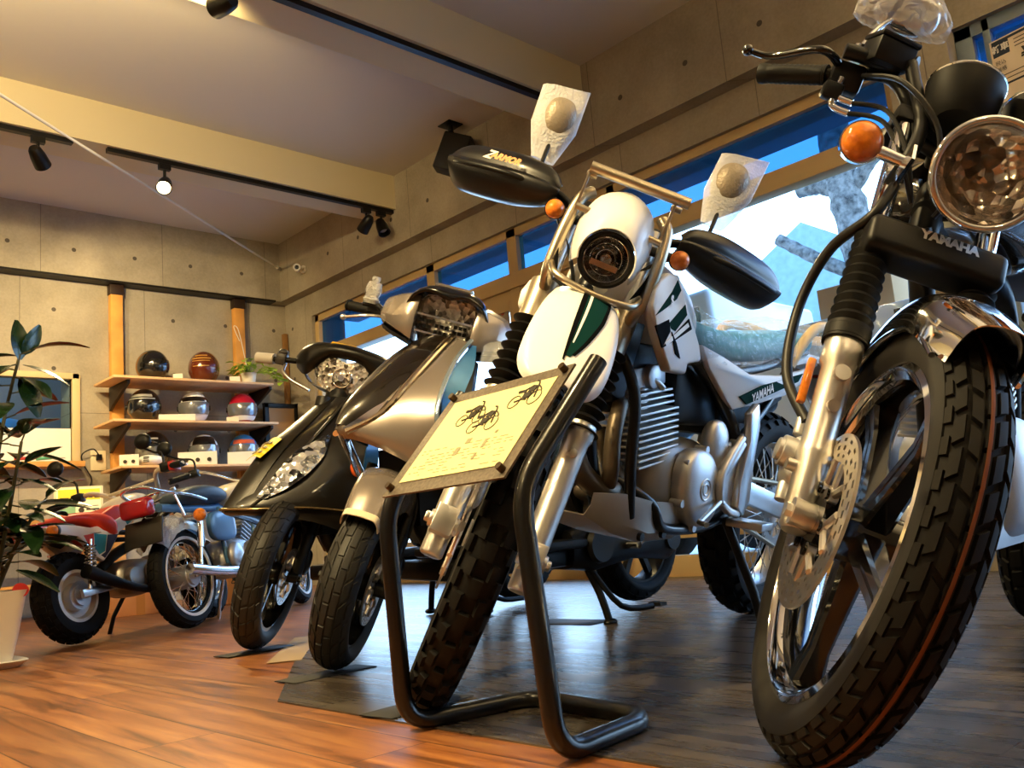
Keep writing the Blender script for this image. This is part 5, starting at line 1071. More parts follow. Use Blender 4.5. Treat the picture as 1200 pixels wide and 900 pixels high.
cfgA = dict(frame=(2.556, 2.125, 182.4, 2.8, 43.5), wb=1.26, label='gunmetal silver scooter with angular LED headlight on its bars, behind the sign stand', paint=SILVER, dark=BROWNBLACK, side=mat('navy_side_plastic', '#10202e', .3, coat=.4),
    Rf=.222, Rr=.225, lift=.03, rim=.158, tw=.098, tread=RIBTREAD, N=24, rubber=('silver_scooter_tyre', '#191816'), fender=(165, 60, .243, .080), fender_up=.055, fender_lip=True,
    apron=APA, centre=[[(.95, 0, .925), (.945, .035, .92), (.928, .068, .908)], [(1.06, 0, .862), (1.052, .045, .857), (1.022, .085, .840)], [(1.172, 0, .774), (1.16, .045, .769), (1.126, .084, .750)], [(1.252, 0, .700), (1.238, .034, .694), (1.206, .066, .680)], [(1.286, 0, .645), (1.276, .016, .642), (1.262, .030, .636)]],
    trims=[([(.925, .080, .908), (1.018, .098, .838), (1.118, .098, .748), (1.19, .080, .672), (1.270, .022, .622)], .012, mat('bronze_chrome', (.70, .60, .45), .1, 1.)), ([(.905, .140, .885), (1.0, .170, .812), (1.08, .197, .712), (1.105, .207, .640), (1.07, .210, .56), (1.04, .208, .50)], .008, SKYTINTTRIM)],
    patches=[('side_insert', [[(.895, .150, .865), (.905, .142, .868)], [(.945, .186, .79), (.998, .170, .800)], [(1.01, .204, .70), (1.076, .197, .702)], [(1.03, .208, .60), (1.095, .208, .625)]], mat('sky_tinted_insert', '#3d7db5', .22, .5, coat=.5)),  # silver-blue insert with the reflected window sky put into its colour
             ('chrome_wing', [[(1.17, .082, .705), (1.20, .066, .688)], [(1.215, .068, .655), (1.245, .042, .655)], [(1.25, .04, .622), (1.275, .015, .632)]], CHROME)],
    lamps=None, ind=None, inner=[(.86,)], bars=bars_silver)
BA, rtA, tyA = scooter(cfgA)
mb = BA.mb(); random.seed(9); rings = []
for i in range(14):
    t = i / 13; z = .60 + .26 * t; k_ = .05 + .03 * math.sin(PI * t); rings.append([Vector((.90 + k_ * .6 * math.cos(a) * random.uniform(.85, 1.15), .245 + k_ * math.sin(a) * random.uniform(.85, 1.15), z)) for a in [2 * PI * q / 16 for q in range(16)]])
mb.loft(rings); BA.part(mb, 'loose_film', SEATFILM)
# black scooter
DARKBRONZE = mat('black_bronze_paint', '#14110d', .30, .35, coat=.5)
BLUEBLACK = mat('dark_blue_black_paint', '#16222c', .26, .4, coat=.6)
APB = [[(.955, 0, .865), (.95, .05, .86), (.925, .10, .85), (.88, .14, .84)],
       [(1.09, 0, .765), (1.07, .075, .758), (1.01, .15, .745), (.93, .20, .74)],
       [(1.23, 0, .665), (1.185, .085, .652), (1.085, .175, .642), (.98, .232, .64)],
       [(1.33, 0, .555), (1.265, .085, .545), (1.14, .18, .535), (1.02, .24, .53)],
       [(1.40, 0, .468), (1.325, .085, .462), (1.185, .165, .455), (1.05, .225, .43)],
       [(1.375, 0, .445), (1.295, .08, .435), (1.165, .155, .405), (1.05, .205, .35)]]
def tagB(B, ap):
    o = Vector((1.235, .0, .668)); d1 = Vector((.14, 0, -.105)).normalized()
    mb = B.mb(); mb.sheet([[o + d1 * (t * .11 - .055) + Vector((.008, y, .010 - abs(y) * .25)) for y in (-.045, 0, .045)] for t in (0, .5, 1)], .0012); c = B.part(mb, 'price_tag', mat('yellow_tag', '#e9c413', .45), ap)
    mb = B.mb()
    for r, n in ((-.022, 4), (.004, 3), (.030, 3)):
        for k in range(n): y = -.03 + .06 * (k + .5) / n; q = o + d1 * r + Vector((.011, y, .0132 - abs(y) * .25)); mb.box(q, (.012, .012, .0016), Matrix.Rotation(.64, 3, 'Y'))
    B.part(mb, 'tag_print', mat('tag_print_dark', '#5a4a0a', .5), ap)
cfgB = dict(frame=(2.698, 2.907, 184.5, .1, 44.4), wb=1.26, label='black bronze scooter with slanted front lamps and yellow tag, left of the silver scooter', paint=DARKBRONZE, dark=mat('matt_bronze_black', '#15120d', .34, .4), side=BLUEBLACK,
    Rf=.253, Rr=.253, lift=.02, rim=.183, tw=.092, tread=SIXGROOVE, N=26, rubber=('black_scooter_tyre', '#1a1816'), fender=(150, 95, .262, .060),
    apron=APB, centre=[[(.97, 0, .868), (.965, .02, .866), (.955, .038, .862)], [(1.10, 0, .773), (1.095, .032, .77), (1.08, .058, .764)], [(1.238, 0, .673), (1.228, .036, .668), (1.205, .066, .660)], [(1.338, 0, .562), (1.322, .034, .559), (1.295, .060, .553)], [(1.404, 0, .474), (1.385, .03, .471), (1.355, .055, .467)]],
    trims=[([(.93, .09, .858), (1.05, .115, .757), (1.16, .118, .655), (1.25, .105, .55), (1.345, .07, .468)], .006, DARKBRONZE), ([(1.41, .004, .468), (1.335, .09, .460), (1.19, .17, .452), (1.055, .228, .428)], .007, mat('bronze_edge', '#6b5a3c', .25, .8))],
    patches=[('side_wing', [[(.90, .205, .80), (.93, .21, .78)], [(.93, .235, .66), (.985, .238, .655)], [(.95, .24, .55), (1.02, .245, .55)], [(.98, .225, .44), (1.04, .228, .44)]], mat('blue_wing_paint', '#1f4a72', .25, .4, coat=.5))],
    lamps=[[(1.075, .155, .700), (1.09, .158, .694), (1.10, .148, .690)], [(1.115, .172, .630), (1.155, .155, .632), (1.18, .112, .650)], [(1.175, .162, .570), (1.215, .138, .575), (1.245, .098, .590)], [(1.24, .132, .522), (1.265, .112, .525), (1.29, .085, .540)], [(1.30, .095, .492), (1.31, .085, .494), (1.322, .072, .500)]],
    ind=(1.045, .252, .575), inner=[(.87,)], bars=bars_black, tags=[tagB])
BB, rtB, tyB = scooter(cfgB)
# both stand on their centre stands: lift so that the front tyre just touches
def settle_stand(B, ty):
    bpy.context.view_layer.update()
    z = min((B.root.matrix_world @ v.co).z for v in ty.data.vertices); B.root.location.z += .0068 - z
    bpy.context.view_layer.update()
settle_stand(BA, tyA); settle_stand(BB, tyB)
# ------------------------------------------------------------------ the two small motorcycles at the back left
def small_wheel(B, st, c, r_t, w, rim, spokes, rim_m, name, whitewall=False, knob=False):
    mb = B.mb(st, c)
    if spokes: mb.lathe([(rim + .008, -.022), (rim - .004, -.022), (rim - .010, 0), (rim - .004, .022), (rim + .008, .022), (rim, 0), (rim + .008, -.022)], (0, 0, 0), (0, 1, 0), 56)
    else: mb.lathe([(rim + .006, -.04), (rim - .01, -.042), (rim - .02, -.02), (.05, -.012), (.05, .012), (rim - .02, .02), (rim - .01, .042), (rim + .006, .04), (rim - .004, 0), (rim + .006, -.04)], (0, 0, 0), (0, 1, 0), 48)
    wh = B.part(mb, name, rim_m)
    mb = B.mb(st, c); mb.cyl((0, -.05, 0), (0, .05, 0), .055 if spokes else .06, n=28); mb.cyl((0, -.062, 0), (0, -.05, 0), .045, n=28); mb.cyl((0, -.085, 0), (0, .085, 0), .010, n=10); B.part(mb, 'hub', CASTALLOY, wh)
    if spokes: mb = B.mb(st, c); spoke_wheel(mb, .05, rim - .006, 32, .06, .0016); B.part(mb, 'spokes', CHROME, wh)
    mb = B.mb(st, c); tyre(mb, r_t, w, rim, [(-.2, .2, .6, 0, 0), (.3, .62, .6, .5, 0), (-.62, -.3, .6, .5, 0), (.70, 1., .55, 0, 0), (-1., -.7, .55, 0, 0)] if knob else [(-.25, .25, .9, 0, .3), (.33, .7, .8, .3, .5), (-.7, -.33, .8, .3, -.5)], 24 if knob else 34, .006 if knob else .004); t = B.part(mb, 'tyre', RUBBER, wh, angle=50)
    if whitewall:
        for s in (-1, 1): mb = B.mb(st, c); y0 = s * (w * .50 + .002); mb.lathe([(rim + .010, s * (w * .43)), (rim + .012, y0), (rim + .024, y0 + s * .0015), (rim + .026, s * (w * .43)), (rim + .010, s * (w * .43))], (0, 0, 0), (0, 1, 0), 56); B.part(mb, 'white_ring', WHITE, wh)
    return wh, t
def small_bar(B, pts, grip_m=RUBBER2, mirrors=(), clip=True, cross=None, barm=CHROME):
    mb = B.mb(True); mb.tube(pts, .011, 12, k=6); B.part(mb, 'handlebar', barm)
    if cross: mb = B.mb(True); mb.cyl(cross[0], cross[1], .008, n=10); B.part(mb, 'cross_bar', barm)
    for s in (-1, 1):
        e = Vector(pts[0] if s < 0 else pts[-1]); i = Vector(pts[1] if s < 0 else pts[-2]); d = (e - i).normalized(); g0 = e - d * .11
        mb = B.mb(True); mb.cyl(g0, e, .0165, n=16); B.part(mb, 'handle_grip', grip_m)
        mb = B.mb(True); mb.box(g0 - d * .03, (.045, .05, .04)); B.part(mb, 'switch_housing', SATINBLACK, bevel=.006)
        mb = B.mb(True); mb.tube([g0 - d * .02 + Vector((.02, 0, 0)), g0 + d * .05 + Vector((.05, 0, 0)), e + Vector((.045, 0, 0))], .005, 8, k=4); lv = B.part(mb, 'lever', ALLOY)
        if clip and s < 0: mb = B.mb(True); mb.box(g0 + d * .02 + Vector((.02, 0, 0)), (.07, .03, .045)); B.part(mb, 'red_lever_clip', mat('red_plastic', '#b3231b', .4), bevel=.005)
    for s, base, top, r in mirrors:
        mb = B.mb(True); base = Vector(base); top = Vector(top); mb.tube([base, base + Vector((0, 0, .06)), base.lerp(top, .55) + Vector((.02, 0, .02)), top], .0055, 8, k=5); m = B.part(mb, 'mirror_stem', SATINBLACK)
        mb = B.mb(True); mb.ell(top + Vector((.0, 0, .035)), (.020, r, r * .92), nu=24, nv=14); m2 = B.part(mb, 'mirror_head', SATINBLACK, m)
def mini_bike():
    B = BikeFrame(1.235, 4.08, 30, 9, 12, .90, 26, .06, 'minibike', 'small white minibike with red seat and teal graphics, beside the potted plant', 'motorcycle', None)
    WH = mat('minibike_white', '#e6dfd4', .3, coat=.4); RED = mat('red_seat_vinyl', '#d2371f', .42)
    rw, rt = small_wheel(B, False, (0, 0, .195), .195, .105, .108, False, mat('white_wheel_paint', '#d9d4ca', .35, .3), 'rear_wheel', knob=True)
    fw, ft = small_wheel(B, True, (.90, 0, .195), .195, .105, .108, False, MATS['white_wheel_paint'], 'front_wheel', knob=True)
    for y in (-.075, .075):
        mb = B.mb(True); p = Vector((.885, y, .195)); mb.cyl(p, p + B.u * .26, .02, n=16); mb.cyl(p + B.u * .24, p + B.u * .52, .014, n=14); B.part(mb, 'fork_leg', ALLOY)
    mb = B.mb(True); mb.box(Vector((.885, 0, .195)) + B.u * .42, (.06, .20, .03), Matrix.Rotation(-B.rake, 3, 'Y')); B.part(mb, 'fork_clamp', SATINBLACK)
    mb = B.mb(True); hc = Vector((.80, 0, .60)); mb.lathe([(0, -.07), (.05, -.05), (.07, 0), (.06, .02), (0, .03)], hc, (1, 0, 0), 28); B.part(mb, 'headlight', CHROME)
    mb = B.mb(True); mb.sheet([[(.90 + .225 * math.cos(R(a)), y, .195 + .225 * math.sin(R(a)) - (.02 if abs(y) > .05 else 0)) for y in (-.06, -.045, 0, .045, .06)] for a in (150, 115, 80, 45, 25)], .003); B.part(mb, 'front_fender', WH)
    # frame, engine
    mb = B.mb(); mb.tube([(.70, 0, .58), (.55, 0, .46), (.30, 0, .37), (.18, 0, .30)], .025, 14, k=5); mb.tube([(.68, 0, .55), (.55, 0, .30), (.40, 0, .20)], .018, 12, k=5)
    for s in (-1, 1): mb.tube([(.50, s * .04, .44), (.2, s * .09, .45), (-.08, s * .09, .44)], .012, 10, k=4)
    B.part(mb, 'frame', SATINBLACK)
    for s in (-1, 1):
        mb = B.mb(); mb.bar((.28, s * .085, .23), (-.03, s * .085, .195), .018, .035); B.part(mb, 'swingarm_arm', ALLOY, bevel=.003)
        mb = B.mb(); p, q = Vector((.0, s * .10, .21)), Vector((.04, s * .10, .42)); mb.cyl(p, q, .010, n=12); mb.tube([p.lerp(q, .25 + .65 * i / 80) + Vector((.022 * math.cos(i * .75), .022 * math.sin(i * .75), 0)) for i in range(81)], .0042, 6); B.part(mb, 'rear_shock', CHROME)
    mb = B.mb(); mb.ell((.36, 0, .25), (.14, .09, .085), nu=24, p=.7); mb.cyl((.42, -.09, .25), (.42, -.125, .25), .065, .06, 28); mb.cyl((.27, -.09, .24), (.27, -.12, .24), .05, .045, 24); mb.cyl((.48, 0, .28), (.62, 0, .31), .048, n=20)
    for i in range(6): mb.cyl((.50 + i * .02, 0, .285 + i * .004), (.508 + i * .02, 0, .287 + i * .004), .065, n=20)
    B.part(mb, 'engine', mat('engine_mid_alloy', (.40, .38, .35), .4, .85), bevel=.002)
    mb = B.mb(); mb.tube([(.55, -.05, .25), (.45, -.11, .17), (.2, -.13, .20), (-.05, -.14, .28)], [.014, .014, .02, .03], 14, k=5); B.part(mb, 'exhaust', SATINBLACK)
    # bodywork: white side panels with painted bands, red seat, tank
    for s in (-1, 1):
        def pl(poly, nm, m, parent, dy, th, **k):
            n = len(poly); a = [Vector((x, s * (.105 + dy + .03 * max(0, x - .2)), z)) for x, z in poly]; b = [p + Vector((0, -s * th, 0)) for p in a]; mb = B.mb()
            mb.add(a + b, [tuple(range(n)), tuple(range(2 * n - 1, n - 1, -1))] + [(i, (i + 1) % n, n + (i + 1) % n, n + i) for i in range(n)]); return B.part(mb, nm, m, parent, **k)
        p = pl([(-.20, .478), (-.1, .492), (.05, .472), (.17, .49), (.33, .55), (.36, .52), (.30, .48), (.22, .45), (.15, .365), (.10, .322), (.06, .342), (.01, .405), (-.03, .435), (-.18, .455)], 'side_panel', WH, B.root, 0, .03, bevel=.006)
        pl([(.00, .438), (.058, .445), (.05, .395), (.025, .39)], 'red_band', mat('red_graphic', '#cf3a26', .5), p, .0015, .004)
        pl([(.062, .445), (.135, .437), (.11, .365), (.075, .352), (.055, .385)], 'teal_band', mat('teal_graphic', '#1f8096', .5), p, .0015, .004)
        pl([(.14, .437), (.205, .437), (.145, .37), (.105, .335), (.085, .348), (.115, .362)], 'navy_band', mat('navy_graphic', '#181a3a', .5), p, .0015, .004)
        pl([(.25, .505), (.33, .535), (.345, .52), (.27, .48)], 'teal_band', MATS['teal_graphic'], p, .0015, .004)
    mb = B.mb(); rings = []
    for x, zc, hy, hz in ((-.13, .505, .05, .012), (-.06, .52, .085, .022), (.04, .522, .105, .032), (.12, .495, .124, .058), (.18, .475, .128, .062), (.22, .465, .11, .05)):
        rings.append([Vector((x, hy * math.copysign(abs(math.cos(a)) ** .7, math.cos(a)), zc + hz * math.copysign(abs(math.sin(a)) ** .7, math.sin(a)))) for a in [2 * PI * i / 20 for i in range(20)]])
    mb.loft(rings); B.part(mb, 'seat', RED, sub=1)
    mb = B.mb(); rings = []
    for x, zc, hy, hz in ((.27, .55, .05, .03), (.33, .575, .095, .06), (.43, .59, .10, .065), (.52, .595, .06, .05)):
        rings.append([Vector((x, hy * math.copysign(abs(math.cos(a)) ** .7, math.cos(a)), zc + hz * math.copysign(abs(math.sin(a)) ** .7, math.sin(a)))) for a in [2 * PI * i / 20 for i in range(20)]])
    mb.loft(rings); B.part(mb, 'fuel_tank', WH, sub=1)
    mb = B.mb(); mb.prism([(.10, .52), (.22, .575), (.27, .58), (.275, .50), (.22, .45)], (0, -.095, 0), (1, 0, 0), (0, 0, 1), -.19); B.part(mb, 'seat_hump', RED, bevel=.014, seg=3)
    mb = B.mb(); mb.sheet([[(x, y, z - (.02 if abs(y) > .06 else 0)) for y in (-.075, -.062, 0, .062, .075)] for x, z in ((.05, .44), (-.05, .462), (-.16, .462), (-.26, .435), (-.35, .39))], .004); B.part(mb, 'rear_fender', SATINBLACK)
    mb = B.mb(); mb.box((-.185, 0, .482), (.05, .16, .045)); B.part(mb, 'tail_light', REDLENS, bevel=.01)
    indicator(B, None, (-.20, -.140, .455), (-1, -.3, 0), (-.14, -.07, .465), .026, steer=False, chrome=False); indicator(B, None, (-.20, .140, .460), (-1, .3, 0), (-.14, .07, .465), .026, steer=False, chrome=False)
    small_bar(B, [(.26, -.34, .66), (.34, -.22, .69), (.37, -.15, .685), (.52, -.06, .62), (.52, .06, .62), (.37, .15, .685), (.34, .22, .69), (.26, .34, .66)], mirrors=((-1, (.33, -.22, .70), (.30, -.16, .80), .042), (1, (.33, .22, .70), (.34, .31, .83), .042)), cross=((.41, -.13, .67), (.41, .13, .67)), barm=mat('cream_bar_paint', '#d8cbb2', .35))
    mb = B.mb(); mb.tube([(.42, .06, .22), (.40, .15, .10), (.39, .19, .0)], .010, 10); B.part(mb, 'side_stand', SATINBLACK)
    for s in (-1, 1): mb = B.mb(); mb.cyl((.36, s * .10, .20), (.36, s * .165, .203), .012, n=12); B.part(mb, 'foot_peg', RUBBER2)
    B.settle(rt, ft); return B
MINI = mini_bike()
def classic_bike():
    B = BikeFrame(1.72, 4.07, 34, 9, 12, 1.10, 26, .07, 'small_motorcycle', 'small blue classic motorcycle with white-ringed spoked rear wheel and chrome rack', 'motorcycle', None)
    BLUE = mat('pale_blue_paint', '#4f7fae', .25, coat=.5); CREAM = mat('cream_tank_paint', '#e4dcc4', .2, coat=.6)
    rw, rt = small_wheel(B, False, (0, 0, .232), .232, .078, .160, True, CHROME, 'rear_wheel', True)
    fw, ft = small_wheel(B, True, (1.10, 0, .232), .232, .070, .165, True, CHROME, 'front_wheel', True)
    for y in (-.075, .075):
        mb = B.mb(True); p = Vector((1.085, y, .232)); mb.cyl(p, p + B.u * .26, .022, n=16); mb.cyl(p + B.u * .24, p + B.u * .56, .016, n=14); B.part(mb, 'fork_leg', CHROME)
    mb = B.mb(True); mb.box(Vector((1.085, 0, .232)) + B.u * .46, (.06, .20, .03), Matrix.Rotation(-B.rake, 3, 'Y')); B.part(mb, 'fork_clamp', SATINBLACK)
    mb = B.mb(True); mb.lathe([(0, -.09), (.05, -.07), (.075, -.02), (.078, 0), (.06, .02), (0, .03)], (.95, 0, .68), (1, 0, 0), 30); B.part(mb, 'headlight', CHROME)
    mb = B.mb(True); mb.sheet([[(1.10 + .255 * math.cos(R(a)), y, .232 + .255 * math.sin(R(a)) - (.03 if abs(y) > .045 else 0)) for y in (-.055, -.04, 0, .04, .055)] for a in (160, 125, 90, 60, 40)], .003); B.part(mb, 'front_fender', CHROME)
    mb = B.mb(); mb.tube([(.80, 0, .68), (.6, 0, .60), (.3, 0, .56), (-.1, 0, .56)], .02, 12, k=5)
    mb.tube([(.78, 0, .64), (.66, 0, .40), (.58, 0, .24), (.45, 0, .20)], .022, 12, k=5)
    for s in (-1, 1): mb.tube([(.30, s * .06, .55), (.26, s * .08, .35), (.28, s * .08, .22)], .012, 10, k=4)
    B.part(mb, 'frame', BLUE)
    mb = B.mb(); mb.tube([(.80, -.03, .64), (.60, -.11, .56), (.50, -.12, .44), (.50, -.115, .30)], .013, 10, k=5); B.part(mb, 'blue_side_tube', BLUE)
    for s in (-1, 1):
        mb = B.mb(); mb.bar((.26, s * .085, .25), (-.03, s * .085, .232), .016, .030); B.part(mb, 'swingarm_arm', CHROME, bevel=.002)
        mb = B.mb(); p, q = Vector((.0, s * .10, .25)), Vector((.06, s * .10, .50)); mb.cyl(p, q, .009, n=14); mb.cyl(p.lerp(q, .4), q, .014, n=16); B.part(mb, 'rear_shock', CHROME)
    mb = B.mb(); mb.ell((.40, 0, .30), (.14, .10, .10), nu=24, p=.7); mb.cyl((.47, -.09, .30), (.47, -.135, .30), .07, .062, 28); mb.ell((.30, -.11, .30), (.06, .03, .065), nu=20); mb.cyl((.5, 0, .36), (.58, 0, .50), .05, n=20)
    for i in range(7): c = Vector((.505, 0, .37)).lerp(Vector((.575, 0, .49)), i / 6); mb.box(c, (.13, .14, .006), Matrix.Rotation(.52, 3, 'Y'))
    B.part(mb, 'engine', CASTALLOY, bevel=.002)
    mb = B.mb(); mb.tube([(.60, -.04, .46), (.66, -.10, .36), (.52, -.13, .24), (.2, -.135, .22), (-.15, -.14, .25)], [.012, .013, .014, .022, .024], 14, k=6); B.part(mb, 'exhaust', CHROME)
    mb = B.mb(); mb.sheet([[((.262 + d) * math.cos(R(a)), y, .232 + (.262 + d) * math.sin(R(a))) for y, d in ((-.062, -.05), (-.056, -.01), (-.03, .008), (0, .012), (.03, .008), (.056, -.01), (.062, -.05))] for a in (62, 80, 98, 114, 128, 140)], .003); rf = B.part(mb, 'rear_fender', mat('cream_fender', '#d9cfb8', .2, .2, coat=.6))
    mb = B.mb(); random.seed(4); mb.sheet([[((.275 + d + random.uniform(-.006, .008)) * math.cos(R(a)), y, .232 + (.275 + d + random.uniform(-.006, .008)) * math.sin(R(a))) for y, d in ((-.072, -.06), (-.066, -.015), (-.03, .01), (0, .014), (.03, .01), (.066, -.015), (.072, -.06))] for a in range(96, 150, 7)], .001, 2, 2); B.part(mb, 'fender_film', make_wrap('fender_film_mat', (.95, .97, 1), .45, 30))
    mb = B.mb(); mb.box((-.255, 0, .555), (.075, .145, .085)); B.part(mb, 'tail_light', REDLENS, bevel=.022, seg=3)
    mb = B.mb(); mb.box((-.235, 0, .445), (.010, .19, .12), Matrix.Rotation(.25, 3, 'Y')); mb.tube([(-.14, 0, .50), (-.22, 0, .50)], .015, 10); B.part(mb, 'plate_bracket', mat('bracket_dark', '#2a2620', .45, .4), bevel=.004)
    mb = B.mb(); P = [(.15, .09, .58), (.0, .10, .60), (-.18, .09, .615), (-.27, .05, .64), (-.27, -.05, .64), (-.18, -.09, .615), (.0, -.10, .60), (.15, -.09, .58)]; mb.tube(P, .008, 10, k=5); mb.tube([(-.15, .09, .61), (-.1, 0, .63), (-.15, -.09, .61)], .006, 8, k=4); mb.tube([(-.02, .10, .60), (.02, 0, .625), (-.02, -.10, .60)], .006, 8, k=4); mb.tube([(-.1, -.09, .60), (-.06, -.1, .50)], .006, 8); mb.tube([(-.1, .09, .60), (-.06, .1, .50)], .006, 8); B.part(mb, 'chrome_rack', CHROME)
    indicator(B, None, (-.02, -.150, .492), (-1, -.35, 0), (.0, -.07, .50), .031, steer=False); indicator(B, None, (-.02, .112, .492), (-1, .35, 0), (.0, .06, .50), .028, steer=False)
    mb = B.mb(); rings = []
    for x, zc, hy, hz in ((-.02, .60, .06, .02), (.06, .615, .095, .04), (.20, .625, .105, .045), (.34, .62, .09, .04), (.42, .61, .06, .02)):
        rings.append([Vector((x, hy * math.copysign(abs(math.cos(a)) ** .7, math.cos(a)), zc + hz * math.copysign(abs(math.sin(a)) ** .7, math.sin(a)))) for a in [2 * PI * i / 20 for i in range(20)]])
    mb.loft(rings); B.part(mb, 'seat', mat('slate_seat_vinyl', '#3d4c5c', .45), sub=1)
    mb = B.mb(); rings = []
    for x, zc, hy, hz in ((.38, .60, .05, .03), (.44, .62, .10, .06), (.60, .635, .115, .075), (.74, .64, .09, .065), (.80, .64, .04, .03)):
        rings.append([Vector((x, hy * math.copysign(abs(math.cos(a)) ** .75, math.cos(a)), zc + hz * math.copysign(abs(math.sin(a)) ** .75, math.sin(a)))) for a in [2 * PI * i / 20 for i in range(20)]])
    mb.loft(rings); B.part(mb, 'fuel_tank', CREAM, sub=1)
    for s in (-1, 1): mb = B.mb(); mb.ell((.25, s * .09, .45), (.115, .025, .075), nu=24, p=.6); B.part(mb, 'side_cover', BLUE)
    small_bar(B, [(.50, -.34, .80), (.60, -.22, .82), (.64, -.16, .80), (.74, -.05, .73), (.74, .05, .73), (.64, .16, .80), (.60, .22, .82), (.50, .34, .80)], mirrors=((1, (.58, .22, .83), (.52, .33, .95), .042),))
    mb = B.mb(); mb.tube([(.44, .06, .22), (.46, .12, .10), (.47, .15, .0)], .010, 10); B.part(mb, 'side_stand', CHROME)
    for s in (-1, 1): mb = B.mb(); mb.cyl((.34, s * .10, .22), (.34, s * (.24 if s < 0 else .12), .225), .012, n=12); B.part(mb, 'foot_peg', RUBBER2)
    B.settle(rt, ft); return B
CLASSIC = classic_bike()
# ------------------------------------------------------------------ sign stand in front of the trail motorcycle
STANDBLK = mat('black_powder_coat', '#0b0a09', .28, .2, coat=.3)
ss = empty('sign_stand', (.97, 1.2, 0), 'black tubular floor stand holding a tilted specification panel, in front of the white trail motorcycle', 'sign stand')
inv = Matrix.Translation((-.97, -1.2, 0))
mb = MB(inv)
def rounded(pts, r=.05, k=6):
    out = []; P = [Vector(p) for p in pts]
    for i, p in enumerate(P):
        if i in (0, len(P) - 1): out.append(p); continue
        a = (P[i - 1] - p).normalized(); b = (P[i + 1] - p).normalized(); A, Bq = p + a * r, p + b * r
        for j in range(k + 1): t = j / k; out.append(A * (1 - t) ** 2 + p * 2 * t * (1 - t) + Bq * t * t)
    return out
hz = .0165
path = rounded([(1.105, 1.300, .578), (.957, 1.362, .385), (.975, 1.368, hz), (1.235, 1.318, hz), (1.19, 1.01, hz), (.955, .985, hz), (.957, 1.018, .388), (1.105, .968, .580)], .055, 8)
mb.tube(path, .0155, 16); mb.build('tube_frame', STANDBLK, ss)
mb = MB(inv)
c = [Vector(p) for p in ((.952, 1.345, .392), (.952, 1.030, .395), (1.085, .988, .567), (1.085, 1.292, .565))]
n_ = (c[1] - c[0]).cross(c[3] - c[0]).normalized()
if n_.x > 0: n_ = -n_
def quad_slab(mb, c, th): a = [p + n_ * th for p in c]; b = [p.copy() for p in c]; return mb.add(a + b, [(0, 1, 2, 3), (7, 6, 5, 4), (0, 4, 5, 1), (1, 5, 6, 2), (2, 6, 7, 3), (3, 7, 4, 0)])
quad_slab(mb, [p + n_ * .012 for p in c], .004); pb = mb.build('panel_board', mat('speckled_grey_board', '#6e655a', .3, .3, var=.35, vscale=160), ss)
def pq(u, v, lift): a = c[0].lerp(c[1], u); b = c[3].lerp(c[2], u); return a.lerp(b, v) + n_ * lift
mb = MB(inv); quad_slab(mb, [pq(.085, .115, .0165), pq(.93, .115, .0165), pq(.93, .90, .0165), pq(.085, .90, .0165)], .0008); sheet_ = mb.build('spec_sheet', mat('cream_spec_paper', '#e9d89a', .5), pb)
U = (pq(1, .5, 0) - pq(0, .5, 0)).normalized(); V = (pq(.5, 1, 0) - pq(.5, 0, 0)).normalized(); INK = mat('dark_print_ink', '#2b2417', .6)
mb = MB(inv)
for (u, v, s_) in ((.36, .73, 1.), (.52, .63, 1.05), (.76, .80, 1.05)):      # three small line drawings of trail bikes
    o = pq(u, v, .0178)
    def P2(x, y): return o + U * (x * .05 * s_) + V * (y * .05 * s_)
    for x, y, r_ in ((-.42, -.3, .24), (.46, -.28, .27)):
        mb.tube([P2(x + r_ * math.cos(a), y + r_ * math.sin(a)) for a in [2 * PI * i / 20 for i in range(20)]], .0008, 6, True)
    for seg in (((-.42, -.3), (-.1, -.25), (.1, -.3)), ((.46, -.28), (.3, .3), (.22, .42)), ((.22, .42), (.12, .44)), ((-.5, .12), (-.2, .12), (.1, .25), (.28, .2)), ((-.2, .1), (-.05, -.2), (.2, -.2), (.28, .15)), ((.3, .25), (.52, .08), (.60, -.02))):
        mb.tube([P2(*q) for q in seg], .0014, 6)
    for x, y, w, h in ((0, -.12, .3, .25), (.12, .12, .3, .18), (-.3, .1, .35, .1)): mb.box(P2(x, y), (.05 * w * s_, .05 * h * s_, .0016), Matrix((U, V, n_)).transposed())
mb.build('printed_drawings', INK, sheet_)
mb = MB(inv); random.seed(2); rt_ = Matrix((U, V, n_)).transposed()
for u, v, w, h in ((.50, .42, .012, .010), (.45, .33, .012, .014), (.66, .36, .007, .016), (.70, .46, .006, .005), (.64, .25, .006, .012)): mb.box(pq(u, v, .0176), (w, h, .001), rt_)
for k in range(9):
    v = .16 + k * .03; x = .12
    while x < .86:
        w = random.uniform(.02, .08)
        if random.random() < .7: mb.box(pq(x + w / 2, v, .0174), (w * .28, .0016, .0004), rt_)
        x += w + .02
mb.build('printed_text_lines', mat('brown_print_ink', '#8f8a6a', .6), sheet_)
for u, v in ((.045, .07), (.955, .07), (.045, .95), (.955, .95)):
    mb = MB(inv); p = pq(u, v, .014); mb.cyl(p, p + n_ * .014, .0065, n=12); mb.build('bolt', mat('bronze_bolt', '#4a3a28', .35, .8), pb)
ss.location = (.912, 1.132, 0)
# black protection pads under the tyres and stands
def pad(x, y, lx, ly, rz, label):
    mb = MB(); m = Matrix.Rotation(rz, 3, 'Z'); mb.box((0, 0, 0), (lx * .72, ly * .6, .002), m); o = mb.build('floor_pad', mat('black_pad_rubber', '#0d0c0b', .6), bevel=.0005); o.location = (x, y, .0042); tag(o, label, 'floor pad', 'rubber pads under the tyres')
